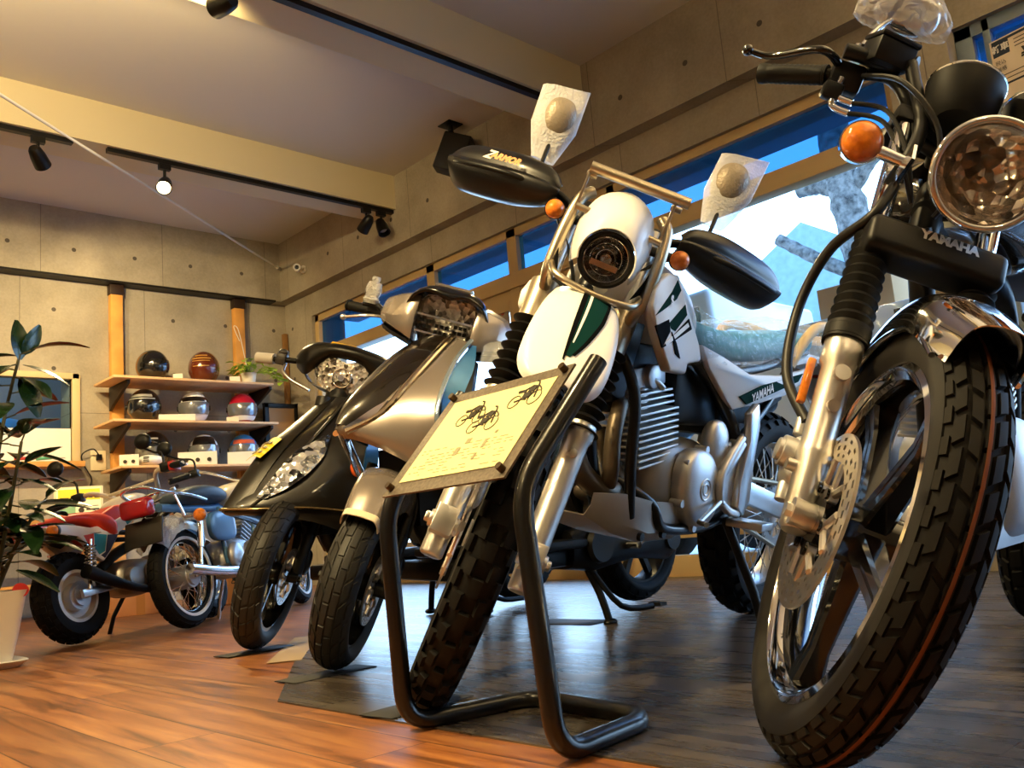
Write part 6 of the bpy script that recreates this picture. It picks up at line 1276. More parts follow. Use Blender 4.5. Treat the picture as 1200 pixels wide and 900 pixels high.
# ------------------------------------------------------------------ shelf on the back wall
for i, (x, lab) in enumerate(((2.385, 'left pine post of the wall shelf, running floor to beam'), (3.40, 'right pine post of the wall shelf, behind the trailing plant'))):
    po = empty('shelf_post', (x, 6.9, 0), lab, 'post', 'pine shelf posts'); inv2 = Matrix.Translation((-x, -6.9, 0))
    MB(inv2).bx((x - .045, 6.885, .03), (x + .045, 6.945, 2.40)).build('post_timber', LUMBER, po, bevel=.003)
    MB(inv2).bx((x - .052, 6.878, 2.38), (x + .052, 6.948, 2.462)).build('adjuster_cap', mat('brown_adjuster', '#2a1a10', .5), po, bevel=.004)
    MB(inv2).bx((x - .052, 6.878, 0), (x + .052, 6.948, .05)).build('adjuster_cap', MATS['brown_adjuster'], po, bevel=.004)
SH = []
for z, x0, x1, lab in ((1.655, 2.205, 3.46, 'topmost shelf board with the brown helmet on it'), (1.335, 2.20, 3.49, 'middle shelf board with three helmets on it'), (1.0, 2.25, 3.49, 'lowest shelf board, behind the small motorcycles')):
    sh = empty('shelf_board', ((x0 + x1) / 2, 6.66, z), lab, 'shelf', 'wall shelf boards'); iv = Matrix.Translation((-(x0 + x1) / 2, -6.66, -z))
    MB(iv).bx((x0, 6.45, z - .018), (x1, 6.875, z)).build('board', SHELFWOOD, sh, bevel=.002)
    for x in (2.327, 3.458):
        mb = MB(iv); mb.prism([(6.878, z - .02), (6.50, z - .02), (6.50, z - .045), (6.80, z - .16), (6.878, z - .20)], (x - .012, 0, 0), (0, 1, 0), (0, 0, 1), .024); mb.build('shelf_bracket', mat('dark_bracket', '#2b1f17', .5, .3), sh, bevel=.002)
    SH.append(z)
def helmet(kind, x, z, rz, label, col, visor, deco, y=6.66, sc=1., extra=None):
    h = empty('helmet', (x, y, z), label, 'helmet', 'helmets on the wall shelf', rz); r = .128 * sc
    mb = MB(); rings = []
    n = 36
    prof = []
    for i in range(19):
        t = -1.05 + (PI / 2 + 1.05) * i / 18; prof.append((t, math.cos(t)))
    for t, c_ in prof:
        ring = []
        for j in range(n):
            a = 2 * PI * j / n; fx = 1.10 if math.cos(a) > 0 else 1.02
            rr = r * max(.02, c_) * (1. if t > 0 else 1.0 - .12 * (t / 1.05) ** 2)
            chin = .0
            zz = r * 1.08 * math.sin(t)
            ring.append(Vector((rr * math.cos(a) * fx, rr * math.sin(a) * .92, zz + r * .97)))
        rings.append(ring)
    mb.loft(rings, False); sh = mb.build('helmet_shell', col, h)
    mb = MB(); mb.torus((.004, 0, r * .04 + .0065), (0, 0, 1), r * .55, .010, 32, 8); mb.build('neck_trim', RUBBER2, h)
    if kind in ('full', 'jet'):
        zb = -.42 if kind == 'full' else -.80
        mb = MB(); rows = []
        for t in [zb + (.28 - zb) * i / 5 for i in range(6)]:
            rows.append([(r * 1.025 * math.cos(t) * math.cos(R(a)) * 1.10, r * 1.025 * math.cos(t) * math.sin(R(a)) * .92, r * 1.10 * math.sin(t) + r * .97) for a in (-68, -45, -22, 0, 22, 45, 68)])
        mb.sheet(rows, .004, 3, 2); mb.build('visor', visor, h)
        for s in (-1, 1): mb = MB(); mb.cyl((r * .25, s * r * .88, r * .95), (r * .25, s * r * .975, r * .95), r * .16, n=20); mb.build('visor_pivot', SATINBLACK, h)
    if kind == 'off':
        mb = MB(); rows = [[(r * 1.02 * math.cos(t) * math.cos(R(a)) * 1.10, r * 1.02 * math.cos(t) * math.sin(R(a)) * .92, r * 1.08 * math.sin(t) + r * .97) for a in (-60, -40, -20, 0, 20, 40, 60)] for t in (-.35, -.15, .05, .25)]; mb.sheet(rows, .004, 3, 2); mb.build('goggle_lens', visor, h)
        mb = MB(); mb.sheet([[(r * 1.0, y_, r * 1.42 - abs(y_) * .5) for y_ in (-.08, -.04, 0, .04, .08)], [(r * 1.35, y_ * .95, r * 1.50 - abs(y_) * .4) for y_ in (-.08, -.04, 0, .04, .08)], [(r * 1.75, y_ * .75, r * 1.42 - abs(y_) * .3) for y_ in (-.08, -.04, 0, .04, .08)]], .004); mb.build('peak', col, h)
        mb = MB(); rings = []
        for x_, w, h0, h1 in ((r * .85, r * .75, .0, r * .62), (r * 1.15, r * .62, .005, r * .58), (r * 1.40, r * .36, .02, r * .46), (r * 1.46, r * .2, .03, r * .4)):
            rings.append([Vector((x_, w * math.cos(a), .004 + (h0 + h1) / 2 + (h1 - h0) / 2 * math.sin(a))) for a in [2 * PI * i / 20 for i in range(20)]])
        mb.loft(rings); cb = mb.build('chin_guard', WHITE, h); mb = MB()
        for k in range(4): mb.box((r * 1.45, 0, .03 + k * .012), (.012, r * .3, .005))
        mb.build('vent_slots', SATINBLACK, cb)
    if deco:
        mb = MB()
        for (t0, t1, a0, a1) in deco[1]:
            rows = [[(r * 1.012 * math.cos(t) * math.cos(R(a)) * (1.10 if math.cos(R(a)) > 0 else 1.02), r * 1.012 * math.cos(t) * math.sin(R(a)) * .92, r * 1.09 * math.sin(t) + r * .97) for a in [a0 + (a1 - a0) * i / 4 for i in range(5)]] for t in [t0 + (t1 - t0) * i / 3 for i in range(4)]]
            mb.sheet(rows, .002, 2, 2)
        mb.build('painted_stripe', deco[0], sh)
    return h
BLK = mat('helmet_black', '#0a0a0b', .12, coat=1.); SMOKE = mat('smoke_visor', '#141518', .06, coat=1.); BRN = mat('helmet_brown', '#5a2410', .2, coat=.8); GOLD = mat('gold_print', '#c89a4c', .35, .4)
WHH = mat('helmet_white', '#e8e8ea', .2, coat=.6); REDH = mat('helmet_red', '#a3122a', .18, coat=.8); BLUH = mat('helmet_blue', '#2c6da8', .2, coat=.8); SILV = mat('helmet_silver_print', '#b9b9b4', .3, .5); CLRV = mat('pale_visor', '#8a8c92', .05, .6)
F = -2.15   # facing the room
helmet('full', 2.56, 1.655, F + .9, 'black full-face helmet lying at the left of the topmost shelf', BLK, SMOKE, (SILV, [(.15, .42, 150, 200)]), sc=.95)
helmet('plain', 2.97, 1.655, F, 'brown helmet with gold lettering on the topmost shelf', BRN, SMOKE, (GOLD, [(.62, .70, -28, 28), (.42, .50, -40, 40), (.28, .32, -34, 34), (-.02, .02, -30, 30)]), sc=1.02)
helmet('full', 2.50, 1.335, F, 'black helmet with silver print at the left of the middle shelf', BLK, SMOKE, (SILV, [(.45, .62, -45, 45), (.32, .38, -55, 55)]), sc=1.0)
helmet('full', 2.88, 1.335, F + .15, 'white and black helmet with pale visor in the centre of the middle shelf', WHH, CLRV, (BLK, [(.32, .62, -80, 80), (-.15, .1, 70, 110), (-.15, .1, -110, -70)]), sc=.98)
helmet('full', 3.28, 1.335, F + .2, 'red and white full-face helmet at the right of the middle shelf', REDH, CLRV, (WHH, [(-.75, -.45, -70, 70), (.1, .3, 75, 130)]), sc=1.0)
helmet('off', 2.56, 1.0, F - .05, 'black off-road helmet with goggles and white chin guard on the lowest shelf', BLK, mat('goggle_grey', '#8c8a84', .2, .5), (SILV, [(.5, .6, -35, 35)]), sc=1.05)
helmet('jet', 2.95, 1.0, F + .2, 'black and white helmet half hidden in the centre of the lowest shelf', WHH, CLRV, (BLK, [(.3, .9, -90, 90)]), sc=.98)
helmet('full', 3.28, 1.0, F + .2, 'pale blue helmet with red print at the right of the lowest shelf', BLUH, CLRV, (mat('helmet_redprint', '#b8543a', .3), [(.35, .62, -50, 50)]), sc=1.0)
def card(x, z, w, h, label, y=6.50, rz=.35, dots=0, name='price_card'):
    c_ = empty(name, (x, y, z + .0008), label, 'price card', 'white price cards on the wall shelf', rz - .9)
    mb = MB(); mb.add([(-w / 2, .012, 0), (w / 2, .012, 0), (w / 2, -.004, h), (-w / 2, -.004, h), (-w / 2, .016, 0), (w / 2, .016, 0), (w / 2, 0, h), (-w / 2, 0, h)], [(0, 1, 2, 3), (5, 4, 7, 6), (0, 4, 5, 1), (1, 5, 6, 2), (2, 6, 7, 3), (3, 7, 4, 0)])
    mb.bx((-w / 2, .012, 0), (w / 2, .05, .0015)); b = mb.build('card', mat('card_white', '#efe9da', .6), c_)
    if dots:
        mb = MB(); 
        for k in range(dots): mb.cyl((-w / 2 + w * (k + .7) / (dots + .4), .003, h * .4), (-w / 2 + w * (k + .7) / (dots + .4), .0, h * .4), h * .16, n=12)
        mb.build('printed_pictures', INK, b)
card(2.70, 1.655, .07, .045, 'white price card right of the black helmet on the topmost shelf', 6.52)
card(3.16, 1.655, .08, .05, 'white price card between the brown helmet and the trailing plant', 6.52)
card(2.68, 1.335, .26, .05, 'long white price card between the first two helmets of the middle shelf', 6.50, .6)
card(3.12, 1.335, .09, .04, 'small white price card left of the red helmet', 6.50)
card(2.33, 1.0, .13, .085, 'white price card at the left end of the lowest shelf', 6.52, .5, 2)
card(2.83, 1.0, .28, .10, 'white card with small helmet pictures on the lowest shelf', 6.50, .5, 3)
card(3.19, 1.0, .22, .10, 'white price card in front of the pale blue helmet', 6.50, .5)
# trailing pothos
pt = empty('trailing_plant', (3.35, 6.66, 1.6558), 'yellow-green trailing pothos in a small white pot at the right end of the topmost shelf', 'plant')
mb = MB(); mb.lathe([(0, .0), (.045, 0), (.062, .105), (.066, .11), (.058, .11), (.055, .09), (0, .09)], (0, 0, 0), (0, 0, 1), 28); mb.build('pot', mat('white_pot', '#e8e2d2', .4), pt)
def leaf(mb, base, d, up, L, W, fold=.25, droop=.25):
    d = Vector(d).normalized(); s_ = d.cross(Vector(up)).normalized(); n = s_.cross(d); rows = []
    for i in range(7):
        t = i / 6; w = W * (math.sin(PI * min(1, t * .93 + .03)) ** .75) * (1 - .25 * t); p = Vector(base) + d * (L * t) - n * (droop * L * t * t)
        rows.append([p - s_ * w + n * fold * w, p - s_ * w * .5 + n * fold * w * .35, p, p + s_ * w * .5 + n * fold * w * .35, p + s_ * w + n * fold * w])
    mb.sheet(rows, .0008, 1, 1)
random.seed(12); mb = MB(); stems = MB()
for k in range(54):
    a = random.uniform(0, 2 * PI); el = random.uniform(-.2, 1.0)
    if k < 36: b = Vector((random.uniform(-.03, .03), random.uniform(-.03, .03), .10)); e = b + Vector((math.cos(a) * .10, math.sin(a) * .09, .02 + .10 * el))
    else: t = (k - 36) / 18; b = Vector((.05, -.04, .11)); e = Vector((.06 + .08 * t, -.235 - .07 * t, .12 - .14 * t + random.uniform(-.03, .03)))
    stems.tube([b, b.lerp(e, .5) + Vector((0, 0, .03)), e], .0018, 5, k=3); leaf(mb, e, (math.cos(a), math.sin(a), random.uniform(-.5, .3)), (0, 0, 1), random.uniform(.055, .085), random.uniform(.020, .030))
mb.build('foliage', mat('pothos_leaf', '#9dbb3a', .4, var=.3, vscale=25), pt); stems.build('stems', mat('pothos_stem', '#7d9a3a', .5), pt)
mb = MB(); mb.tube([(.02, .05, .11), (.015, .10, .30), (-.0, .16, .52), (-.02, .20, .55), (.01, .16, .42)], .003, 6, k=5); mb.build('hanging_cord', WHITE, pt)
# wall socket and its cord
so = empty('wall_socket', (2.255, 6.95, 1.09), 'cream wall socket with a black plug, left of the shelf', 'socket'); MB().bx((-.055, -.014, -.075), (.055, 0, .075)).build('cover_plate', mat('cream_plate', '#d9c9a6', .5), so, bevel=.004); MB().bx((-.02, -.04, -.0), (.02, -.012, .045)).build('plug', SATINBLACK, so, bevel=.005)
mb = MB(); mb.tube([(2.255, 6.90, 1.11), (2.20, 6.88, 1.17), (2.13, 6.91, 1.13), (2.15, 6.92, 1.05), (2.20, 6.92, .95), (2.17, 6.92, .86)], .005, 8, k=6); tag(mb.build('power_cord', CABLE), 'thin black power cord looping down from the wall socket', 'cord')
# low pine bench under the small window and the framed notice on it
bn = empty('bench', (1.75, 6.45, 0), 'low pine workbench under the small window', 'bench')
MB().bx((-.75, -.22, .60), (.40, .22, .64)).build('bench_top', LUMBER, bn, bevel=.003)
for x in (-.70, .32):
    for y in (-.18, .18): MB().bx((x - .035, y - .035, 0), (x + .035, y + .035, .60)).build('leg', LUMBER, bn, bevel=.003)
MB().bx((-.66, -.2, .2), (.28, .2, .23)).build('lower_shelf', LUMBER, bn, bevel=.003)
nt_ = empty('framed_notice', (1.94, 6.36, .644), 'cream framed notice with yellow header and green patch, standing on the bench', 'notice', None, -.25)
rx = Matrix.Rotation(R(-10), 3, 'X')
def nb(x0, x1, z0, z1, y0, y1): return [(rx @ Vector((x, y, z))) for x in (x0, x1) for y in (y0, y1) for z in (z0, z1)]
def nbox(mb, *a): v = nb(*a); return mb.add(v, [(0, 1, 3, 2), (4, 6, 7, 5), (0, 4, 5, 1), (2, 3, 7, 6), (0, 2, 6, 4), (1, 5, 7, 3)])
nf = nbox(MB(), -.15, .15, 0, .215, 0, .02).build('frame', mat('cream_frame', '#d8c7a0', .5), nt_, bevel=.003)
nbox(MB(), -.135, .135, .012, .203, -.0015, .0).build('notice_sheet', mat('notice_paper', '#efe6c8', .5), nf)
nbox(MB(), -.125, .13, .12, .195, -.003, -.0015).build('yellow_header', mat('notice_yellow', '#f2cf2e', .5), nf)
nbox(MB(), -.12, -.02, .025, .085, -.003, -.0015).build('green_patch', mat('notice_green', '#7fae84', .5), nf)
mb = MB()
for x0, x1, z0, z1 in ((-.115, -.06, .128, .138), (-.05, -.02, .13, .142), (-.01, .05, .13, .14), (.06, .085, .132, .142), (.095, .125, .13, .148), (-.115, -.08, .07, .08), (.045, .125, .048, .058), (.03, .12, .075, .078)): nbox(mb, x0, x1, z0, z1, -.0042, -.003)
mb.cyl(rx @ Vector((.015, -.0015, .05)), rx @ Vector((.015, -.004, .05)), .018, n=20); mb.build('printed_marks', INK, nf)
# framed door panel standing in the back corner
fr2 = empty('picture_frame', (3.68, 6.80, 0), 'dark framed board leaning in the back right corner, behind the black scooter', 'frame', None, 0)
MB().bx((-.10, 0, .62), (.16, .02, 1.52)).build('board', mat('amber_board', '#a57b45', .5), fr2); mb = MB()
for a, b in (((-.13, -.01, .6), (-.09, .03, 1.55)), ((.15, -.01, .6), (.18, .03, 1.55)), ((-.13, -.01, 1.51), (.18, .03, 1.55)), ((-.13, -.01, .6), (.18, .03, .64)), ((-.13, -.01, 0), (-.10, .03, .6)), ((.15, -.01, 0), (.18, .03, .6))): mb.bx(a, b)
mb.build('frame_rails', SATINBLACK, fr2, bevel=.003)
pst = MB().bx((3.82, 6.90, 0), (3.86, 6.94, 2.2)).build('corner_post', mat('brown_post_wood', '#8a6236', .6), bevel=.003); tag(pst, 'slim brown wooden post in the back right corner', 'post')
# cartons on the floor behind the small motorcycles
def carton(x, y, sx, sy, h, rz, label, txt=None):
    b = empty('carton', (x, y, 0), label, 'carton', 'cardboard cartons on the floor', rz); MB().bx((-sx / 2, -sy / 2, 0), (sx / 2, sy / 2, h)).build('carton_body', mat('carton_board', '#c98a5a', .75), b, bevel=.004)
    mb = MB(); mb.bx((-.025, -sy / 2 - .001, 0), (.025, sy / 2 + .001, h + .001)); mb.build('tape', mat('carton_tape', '#b5793f', .4), b)
    if txt: mb = MB(); mb.text(txt, .07, (.05, -sy / 2 - .002, h * .55), (1, 0, -.12), (0, 0, 1), .0008, shear=.3); mb.build('brush_lettering', INK, b)
carton(2.72, 5.72, .55, .40, .26, -.55, 'brown carton with brushed lettering behind the small blue motorcycle', 'uno')
carton(2.12, 5.75, .34, .3, .22, -.4, 'plain brown carton behind the small white minibike')
bd = MB(); bd.ell((0, 0, .24), (.20, .02, .24), nu=28, nv=14, p=.75); bo = bd.build('skim_board', mat('green_board', '#9db85a', .35, var=.5, vscale=9), None); bo.location = (3.15, 6.2, 0); bo.rotation_euler = (R(-8), 0, -.5); tag(bo, 'green and yellow rounded board standing on the floor below the shelf', 'board')
# tools hanging by the small window
for i, (x, z, m, lab) in enumerate(((1.72, 1.13, mat('tool_red', '#b0382c', .45), 'red handled tool lying on the small window sill'), (1.86, 1.14, mat('tool_green', '#4f9a78', .45), 'green handled tool lying on the small window sill'))):
    t = empty('hand_tool', (x, 6.86, 1.085), lab, 'tool', 'tools on the small window sill'); mb = MB(); mb.tube([(-.05, 0, .012), (.05, 0, .02)], .012, 10); mb.build('handle', m, t); mb = MB(); mb.tube([(.05, 0, .02), (.14, .0, .018)], .004, 8); mb.build('shaft', STEEL, t)
sl = MB().bx((1.2, 6.80, 1.035), (2.12, 6.95, 1.075)).build('trim_2', LUMBER, bevel=.003); sl['kind'] = 'structure'
# ------------------------------------------------------------------ rubber plant at the left edge
rp = empty('rubber_plant', (.785, 3.62, 0), 'tall rubber plant with dark glossy leaves in a white pot at the left edge', 'plant')
mb = MB(); mb.box((0, 0, .0), (.001, .001, .001)); mb = MB()
def sqring(w, z, r=.25): return [Vector((w * math.copysign(abs(math.cos(a)) ** r, math.cos(a)), w * math.copysign(abs(math.sin(a)) ** r, math.sin(a)), z)) for a in [2 * PI * i / 40 for i in range(40)]]
mb.loft([sqring(.078, .012), sqring(.095, .10), sqring(.118, .255), sqring(.120, .262), sqring(.110, .262), sqring(.108, .225)]); mb.build('pot', mat('white_planter', '#e4ddd0', .4), rp, angle=45)
mb = MB(); mb.loft([sqring(.10, 0), sqring(.125, .022), sqring(.122, .026), sqring(.112, .014), sqring(.02, .013)]); mb.build('saucer', mat('white_saucer', '#e9e6e0', .35), rp)
mb = MB(); mb.loft([sqring(.109, .235), sqring(.06, .242)]); mb.build('soil', mat('soil', '#2a1d14', .95, bump=.5, bscale=60), rp)
random.seed(31); lf = MB(); st = MB()
stems_ = [[(0, 0, .23), (.02, -.01, .55), (.05, -.03, .85), (.10, -.05, 1.12)], [(-.03, .02, .23), (-.06, .04, .6), (-.10, .02, 1.05)], [(.03, .0, .23), (.10, -.02, .42), (.17, -.05, .56)], [(.02, -.03, .23), (.05, -.10, .5), (.08, -.16, .78)]]
for si, s_ in enumerate(stems_):
    sp = spline(s_, 10); st.tube(sp, [.009 - .004 * i / len(sp) for i in range(len(sp))], 8)
    n = (22, 24, 16, 20)[si]
    for i in range(n):
        t = .25 + .75 * (i + 1) / n; p = sp[min(len(sp) - 1, int(t * (len(sp) - 1)))]; a = i * 2.4 + si + random.uniform(-.3, .3); el = random.uniform(-.35, .5) + (.7 if i == n - 1 else 0)
        d = Vector((math.cos(a), math.sin(a), el)).normalized(); q = p + d * .04; st.tube([p, q], .003, 6); leaf(lf, q, d, (0, 0, 1), random.uniform(.14, .20), random.uniform(.040, .054), .2, random.uniform(.1, .5))
for p, d, L, W in (((.10, -.05, 1.10), (-.02, -.15, 1), .15, .040), ((.11, -.05, 1.12), (.5, -.2, .9), .13, .034), ((.11, -.05, 1.08), (.8, -.3, -.25), .17, .045), ((.10, -.06, 1.03), (.35, -.3, -.8), .16, .045), ((.14, -.04, .56), (.9, -.3, .1), .20, .052), ((.08, -.10, .33), (.75, -.4, -.35), .16, .042)): leaf(lf, p, d, (0, -.3, 1) if abs(d[2]) < .7 else (.3, -1, 0), L, W, .15, .2)
lf.build('foliage', mat('rubber_plant_leaf', '#1f3a1a', .25, coat=.3, var=.35, vscale=9), rp); st.build('stems', mat('rubber_plant_stem', '#4d4a28', .6), rp)
mb = MB(); mb.cyl((.095, -.085, .255), (.095, -.10, .262), .026, n=20); mb.cyl((.09, -.06, .235), (.095, -.085, .262), .004, n=8); tg = mb.build('round_tag', mat('red_tag', '#c8302a', .4), rp)
pad(1.395, 2.80, .34, .16, .1, 'black rubber pad under the front tyre of the black scooter')
pad(1.22, 2.06, .34, .16, .05, 'black rubber pad under the front tyre of the silver scooter')
pad(1.07, 1.47, .30, .16, .1, 'black rubber pad under the front tyre of the white trail motorcycle')
pad(2.19, 2.12, .17, .46, .04, 'black rubber pad under the centre stand of the silver scooter')

tpn = MB(); d_ = Vector((.42, .60, 0)).normalized(); n2_ = Vector((-d_.y, d_.x, 0)); p0_ = Vector((1.34, 2.40, .0032)); p1_ = Vector((1.72, 2.95, .0032))
quad = [p0_ + n2_ * .0, p1_ + n2_ * .0, p1_ + n2_ * .085, p0_ + n2_ * .10]
tpn.add([q + Vector((0, 0, .0008)) for q in quad] + quad, [(0, 1, 2, 3), (7, 6, 5, 4), (0, 4, 5, 1), (1, 5, 6, 2), (2, 6, 7, 3), (3, 7, 4, 0)])
tag(tpn.build('floor_tape', mat('beige_tape', '#b39a72', .55)), 'wide beige tape strip on the floor along the mat edge, between the two scooters', 'tape')
# ------------------------------------------------------------------ things on walls and ceiling
br = empty('brace_cable', (3.76, 6.80, 2.75), 'thin white brace cable running diagonally under the ceiling to the back corner', 'cable')
iv = Matrix.Translation((-3.76, -6.80, -2.75)); mb = MB(iv); mb.cyl((3.745, 6.785, 2.753), (-1.0, 2.50, 2.32), .008, n=12); mb.build('cable', mat('cable_white', '#ded8cc', .5), br)
mb = MB(iv); mb.cyl((3.75, 6.79, 2.755), (3.69, 6.735, 2.747), .016, n=14); mb.build('end_fitting', mat('fitting_grey', '#9a9488', .4, .5), br)
cm = empty('security_camera', (3.77, 6.42, 2.65), 'small white bullet security camera on the concrete beam in the back corner', 'camera')
mb = MB(); mb.cyl((0, 0, 0), (-.012, 0, 0), .035, n=24); mb.tube([(-.01, 0, 0), (-.05, -.01, -.005)], .012, 12); mb.build('mount', WHITE, cm)
mb = MB(); mb.lathe([(0, -.055), (.028, -.052), (.032, -.045), (.032, .05), (.029, .055), (.022, .05), (0, .048)], (-.085, -.04, -.008), (-.55, -.8, -.18), 28); bo = mb.build('camera_body', WHITE, cm)
d = Vector((-.55, -.8, -.18)).normalized(); mb = MB(); mb.cyl(Vector((-.085, -.04, -.008)) + d * .045, Vector((-.085, -.04, -.008)) + d * .053, .018, n=20); mb.build('camera_lens', GLOSSBLACK, cm)
sp = empty('speaker', (3.60, 4.17, CEIL), 'black wedge loudspeaker hanging from the ceiling near the concrete beam', 'speaker')
mb = MB(); mb.bx((-.06, -.06, -.008), (.06, .06, 0)); mb.cyl((0, 0, -.008), (0, 0, -.05), .018, n=16); mb.ell((0, 0, -.06), (.022, .022, .022), nu=16, nv=10); mb.cyl((0, 0, -.06), (.02, -.0, -.11), .012, n=12); mb.build('ceiling_mount', SATINBLACK, sp, bevel=.002)
mb = MB(); rm = Matrix.Rotation(R(38), 3, 'Z') @ Matrix.Rotation(R(24), 3, 'X'); ctr = Vector((.03, .02, -.20))
pr = [(-.085, -.10), (.085, -.10), (.06, .10), (-.06, .10)]
vs = [ctr + rm @ Vector((x, y, z)) for z in (-.13, .13) for x, y in pr]; mb.add(vs, [(0, 1, 2, 3), (7, 6, 5, 4), (0, 4, 5, 1), (1, 5, 6, 2), (2, 6, 7, 3), (3, 7, 4, 0)]); cab = mb.build('cabinet', mat('speaker_black', '#12100e', .5), sp, bevel=.012, seg=3)
mb = MB(); mb.add([ctr + rm @ Vector((x, -.102 - (.003 if k else 0), z)) for k in (0, 1) for x, z in ((-.075, -.12), (.075, -.12), (.075, .12), (-.075, .12))], [(0, 1, 2, 3), (7, 6, 5, 4), (0, 4, 5, 1), (1, 5, 6, 2), (2, 6, 7, 3), (3, 7, 4, 0)]); gr = mb.build('grille', mat('speaker_grille', '#1b1816', .7, bump=.8, bscale=500), cab)
mb = MB(); cc = ctr + rm @ Vector((0, -.107, -.075)); mb.box(cc, (.018, .002, .010), rm); mb.build('badge', ALLOY, cab)
# poster on the door glass, price sheet on the right window
po = empty('poster', (3.925, 4.19, 1.66), 'small grey poster with red print taped to the glass of the left door leaf', 'poster')
MB().bx((-.002, -.09, -.17), (0, .09, .13)).build('poster_sheet', mat('poster_grey', '#8a8170', .6), po)
mb = MB()
for y, z, w, h in ((.05, .085, .018, .04), (.015, .09, .022, .035), (-.03, .085, .02, .045), (.035, .03, .02, .035), (-.01, .03, .022, .03)): mb.torus((-.003, y, z), (1, 0, 0), w * .62, .006, 14, 6)
mb.build('red_print', mat('poster_red', '#8e2a1c', .5), po)
mb = MB()
for k in range(4): mb.bx((-.003, -.06, -.04 - k * .03), (-.002, .05 - .01 * (k % 2), -.032 - k * .03))
mb.build('black_print', INK, po)
ps = empty('price_sheet', (3.026, .756, 1.63), 'large new-bike price sheet in a clear holder at the upper right corner', 'price sheet')
pm = Matrix.Rotation(R(-100), 4, 'Z') @ Matrix.Scale(.65, 4)
P_ = lambda: MB(pm)
# local: x to the right in the picture, y away from the viewer, z up
def pbx(mb, x0, x1, z0, z1, y0, y1): return mb.bx((x0, y0, z0), (x1, y1, z1))
hold = pbx(P_(), -.105, .30, -.15, .20, 0, .003).build('clear_holder', thin_glass('holder_acrylic', (.9, .95, 1), 1.3), ps)
sh = pbx(P_(), -.085, .29, -.14, .185, -.002, -.0002).build('sheet', mat('price_paper', '#e3d3bb', .5), ps)
mb = P_(); pbx(mb, -.075, .28, .165, .178, -.003, -.002); pbx(mb, -.075, .005, .095, .178, -.003, -.002); pbx(mb, -.075, .28, -.06, -.05, -.003, -.002); mb.build('navy_bands', mat('print_navy', '#16263a', .5), sh)
mb = P_(); mb.text('新車', .042, (-.035, -.0045, .132), (1, 0, 0), (0, 0, 1), .0008, bold=.001); mb.build('white_print', WHITE, sh)
mb = P_(); mb.text('¥19', .085, (.115, -.0035, .055), (1, 0, 0), (0, 0, 1), .0008, bold=.002, shear=.2); mb.text('税込', .026, (-.045, -.0035, .06), (1, 0, 0), (0, 0, 1), .0008); mb.text('価格', .026, (-.045, -.0035, .025), (1, 0, 0), (0, 0, 1), .0008)
for k in range(3): pbx(mb, .03, .26, .145 - k * .018, .149 - k * .018, -.003, -.002)
for k in range(2): pbx(mb, -.06, .26, -.01 - k * .022, -.006 - k * .022, -.003, -.002)
mb.build('black_print', INK, sh)
mb = MB(); mb.tube([(0, 0, -.08), (.0, .0, -.75), (-.04, .0, -1.625)], .008, 10); mb.cyl((-.04, 0, -1.6265), (-.04, 0, -1.615), .10, n=28); mb.build('stand_rod', STEEL, ps)
# ------------------------------------------------------------------ unseen lamps, added as pendants, that fill the room with warm light
for i, (x, y) in enumerate(((-1.7, .9), (-1.7, 4.0), (.3, -1.2), (.2, 6.0))):
    if i == 3: continue
    pd = empty('added_fill_lamp', (x, y, CEIL), 'added round white fill lamp ' + ('left of the camera', 'far left beyond the plant', 'straight behind the camera')[i] + ', out of view', 'pendant lamp', 'added fill lamps out of view')
    mb = MB(); mb.cyl((0, 0, 0), (0, 0, -.02), .05, n=20); mb.cyl((0, 0, -.02), (0, 0, -.6), .004, n=8); mb.build('cord', TRACK, pd)
    mb = MB(); mb.ell((0, 0, -.73), (.13, .13, .13)); mb.build('globe', mat('lit_globe', (1, .95, .85), .4, emis=(1, .70, .36), es=6), pd)
    ld = bpy.data.lights.new('globe_light', 'POINT'); ld.energy = 260 if i < 2 else 130; ld.color = WARM; ld.shadow_soft_size = .14; lo = bpy.data.objects.new('globe_light', ld); COL.objects.link(lo); lo.parent = pd; lo.location = (0, 0, -.73)
# ------------------------------------------------------------------ the street outside the windows
struct(MB().bx((4.2, -14, -.2), (60, 30, .0)), 'ground', mat('pale_paving', '#c9c9c6', .8, var=.1, vscale=2))
struct(MB().bx((4.2, 1.25, 2.50), (4.88, 7.3, 2.72)), 'eave', mat('eave_concrete', '#9a9a98', .8))
BARK = mat('tree_bark', '#6b665e', .85, var=.75, vscale=20, bump=1., bscale=30)
tr = empty('tree', (7.0, 3.03, 0), 'pollarded street tree with thick cut branches outside the window', 'tree'); mb = MB(); random.seed(8)
def limb(mb, pts, r0, r1):
    sp = spline(pts, 7); n = len(sp); mb.tube(sp, [(r0 + (r1 - r0) * i / (n - 1)) * random.uniform(.92, 1.1) for i in range(n)], 14)
limb(mb, [(.1, -.12, 0), (.02, -.05, 1.2), (0, .0, 2.0), (0, .06, 2.6), (0, .12, 3.2), (.05, .10, 4.2)], .185, .115); mb.build('trunk', BARK, tr)
for nm, pts, r0, r1 in (('branch', [(0, .02, 2.1), (-.05, .35, 2.33), (-.1, .70, 2.62)], .06, .05), ('branch', [(0, .05, 2.85), (0, .30, 3.0), (.0, .50, 3.02)], .09, .07), ('branch', [(0, .05, 2.85), (.0, -.15, 3.05), (.0, -.28, 3.15)], .065, .055), ('branch', [(.05, .1, 4.1), (.2, .4, 4.8), (.2, .6, 5.4)], .10, .05), ('branch', [(.05, .1, 4.1), (0, -.3, 4.9), (.1, -.6, 5.6)], .10, .05)):
    mb = MB(); limb(mb, pts, r0, r1); mb.build(nm, BARK, tr)
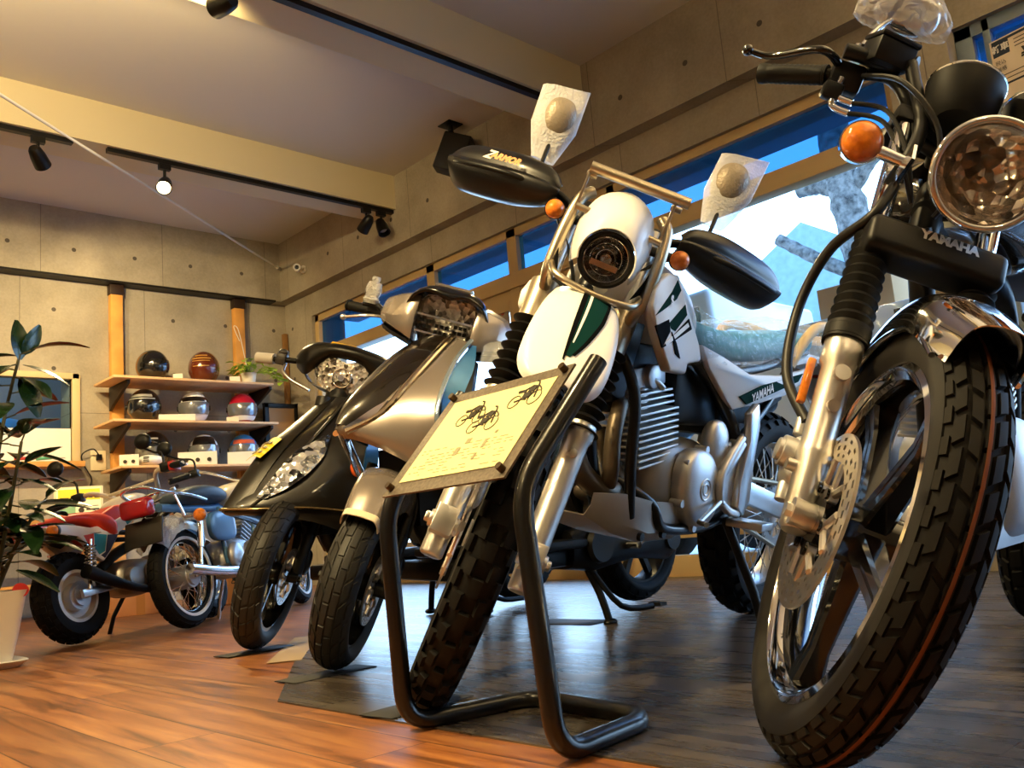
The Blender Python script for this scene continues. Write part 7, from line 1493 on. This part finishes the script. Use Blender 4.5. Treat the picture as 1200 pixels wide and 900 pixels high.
mb = MB(); mb.ell((-.02, -.20, 2.32), (.10, .10, .13), nu=16, nv=10); mb.build('burl', BARK, tr)
def house(x, y, sx, sy, h, hr, label, wall, roof, rz=0):
    b = empty('house', (x, y, 0), label, 'house', None, rz)
    MB().bx((-sx / 2, -sy / 2, 0), (sx / 2, sy / 2, h)).build('wall', wall, b)
    mb = MB(); o = .4; mb.prism([(-sy / 2 - o, h - .05), (sy / 2 + o, h - .05), (0, h + hr)], (-sx / 2 - o, 0, 0), (0, 1, 0), (0, 0, 1), sx + 2 * o); mb.build('roof', roof, b)
    for yy in (-sy * .28, sy * .28):
        w = MB().bx((-sx / 2 - .03, yy - .5, h * .45), (-sx / 2 + .02, yy + .5, h * .8)).build('window', mat('house_window', '#4d5a66', .1), b); MB().bx((-sx / 2 - .04, yy - .02, h * .45), (-sx / 2 - .03, yy + .02, h * .8)).build('mullion', WHITE, w)
ROOF = mat('blue_grey_roof', '#6f8894', .6, var=.12, vscale=12)
house(15.0, 6.6, 6, 4.4, 2.7, 1.65, 'house with blue-grey tiled roof across the street', mat('house_wall', '#b9b5ad', .8), ROOF, .2)
# small white flatbed truck with its bed beside the window
tk = empty('truck', (5.6, 2.6, 0), 'small white flatbed truck parked outside, beyond the trail motorcycle', 'truck'); TW = mat('truck_white', '#dfe2e4', .3, coat=.4)
mb = MB(); mb.bx((-.72, -1.9, .72), (.72, .52, .80)); mb.bx((-.72, -1.9, .80), (-.69, .50, 1.39)); mb.bx((.69, -1.9, .80), (.72, .50, 1.30)); mb.bx((-.72, -1.93, .80), (.72, -1.9, 1.30)); mb.build('flatbed', TW, tk, bevel=.006)
mb = MB(); prof = [(.56, .45), (1.85, .45), (1.88, .95), (1.70, 1.15), (1.20, 1.78), (.60, 1.80), (.56, 1.2)]; mb.prism(prof, (-.70, 0, 0), (0, 1, 0), (0, 0, 1), 1.40); mb.build('cab', TW, tk, bevel=.04, seg=3)
for s in (-1, 1): mb = MB(); mb.prism([(.68, 1.22), (1.55, 1.22), (1.18, 1.66), (.68, 1.68)], (s * .703, 0, 0), (0, 1, 0), (0, 0, 1), .006 * s); mb.build('side_window', mat('cab_glass', '#27313a', .08), tk)
for y in (-.15, -.62): mb = MB(); mb.box((-.735, y, 1.30), (.02, .035, .09)); mb.tube([(-.735, y, 1.27), (-.735, y - .2, 1.29)], .006, 6); mb.build('gate_latch', SATINBLACK, tk)
for y in (-1.2, 1.25):
    for s in (-1, 1): mb = MB(); mb.cyl((s * .52, y, .28), (s * .70, y, .28), .27, n=28); w = mb.build('wheel', RUBBER, tk, bevel=.02); mb = MB(); mb.cyl((s * .66, y, .28), (s * .705, y, .28), .15, n=24); mb.build('wheel_disc', ALLOY, w)
mb = MB(); mb.bx((-.5, -1.8, .45), (.5, 1.6, .72)); mb.build('chassis', SATINBLACK, tk)
bx = empty('cardboard_box', (5.2, 2.24, .80), 'brown cardboard box standing in the bed of the white truck', 'box'); MB().bx((-.2, -.20, 0), (.2, .26, .80)).build('box_body', mat('outdoor_carton', '#b98a58', .8), bx, bevel=.004); MB().bx((-.203, .0, .3), (-.2, .05, .8)).build('tape', mat('carton_tape2', '#c79c66', .5), bx)
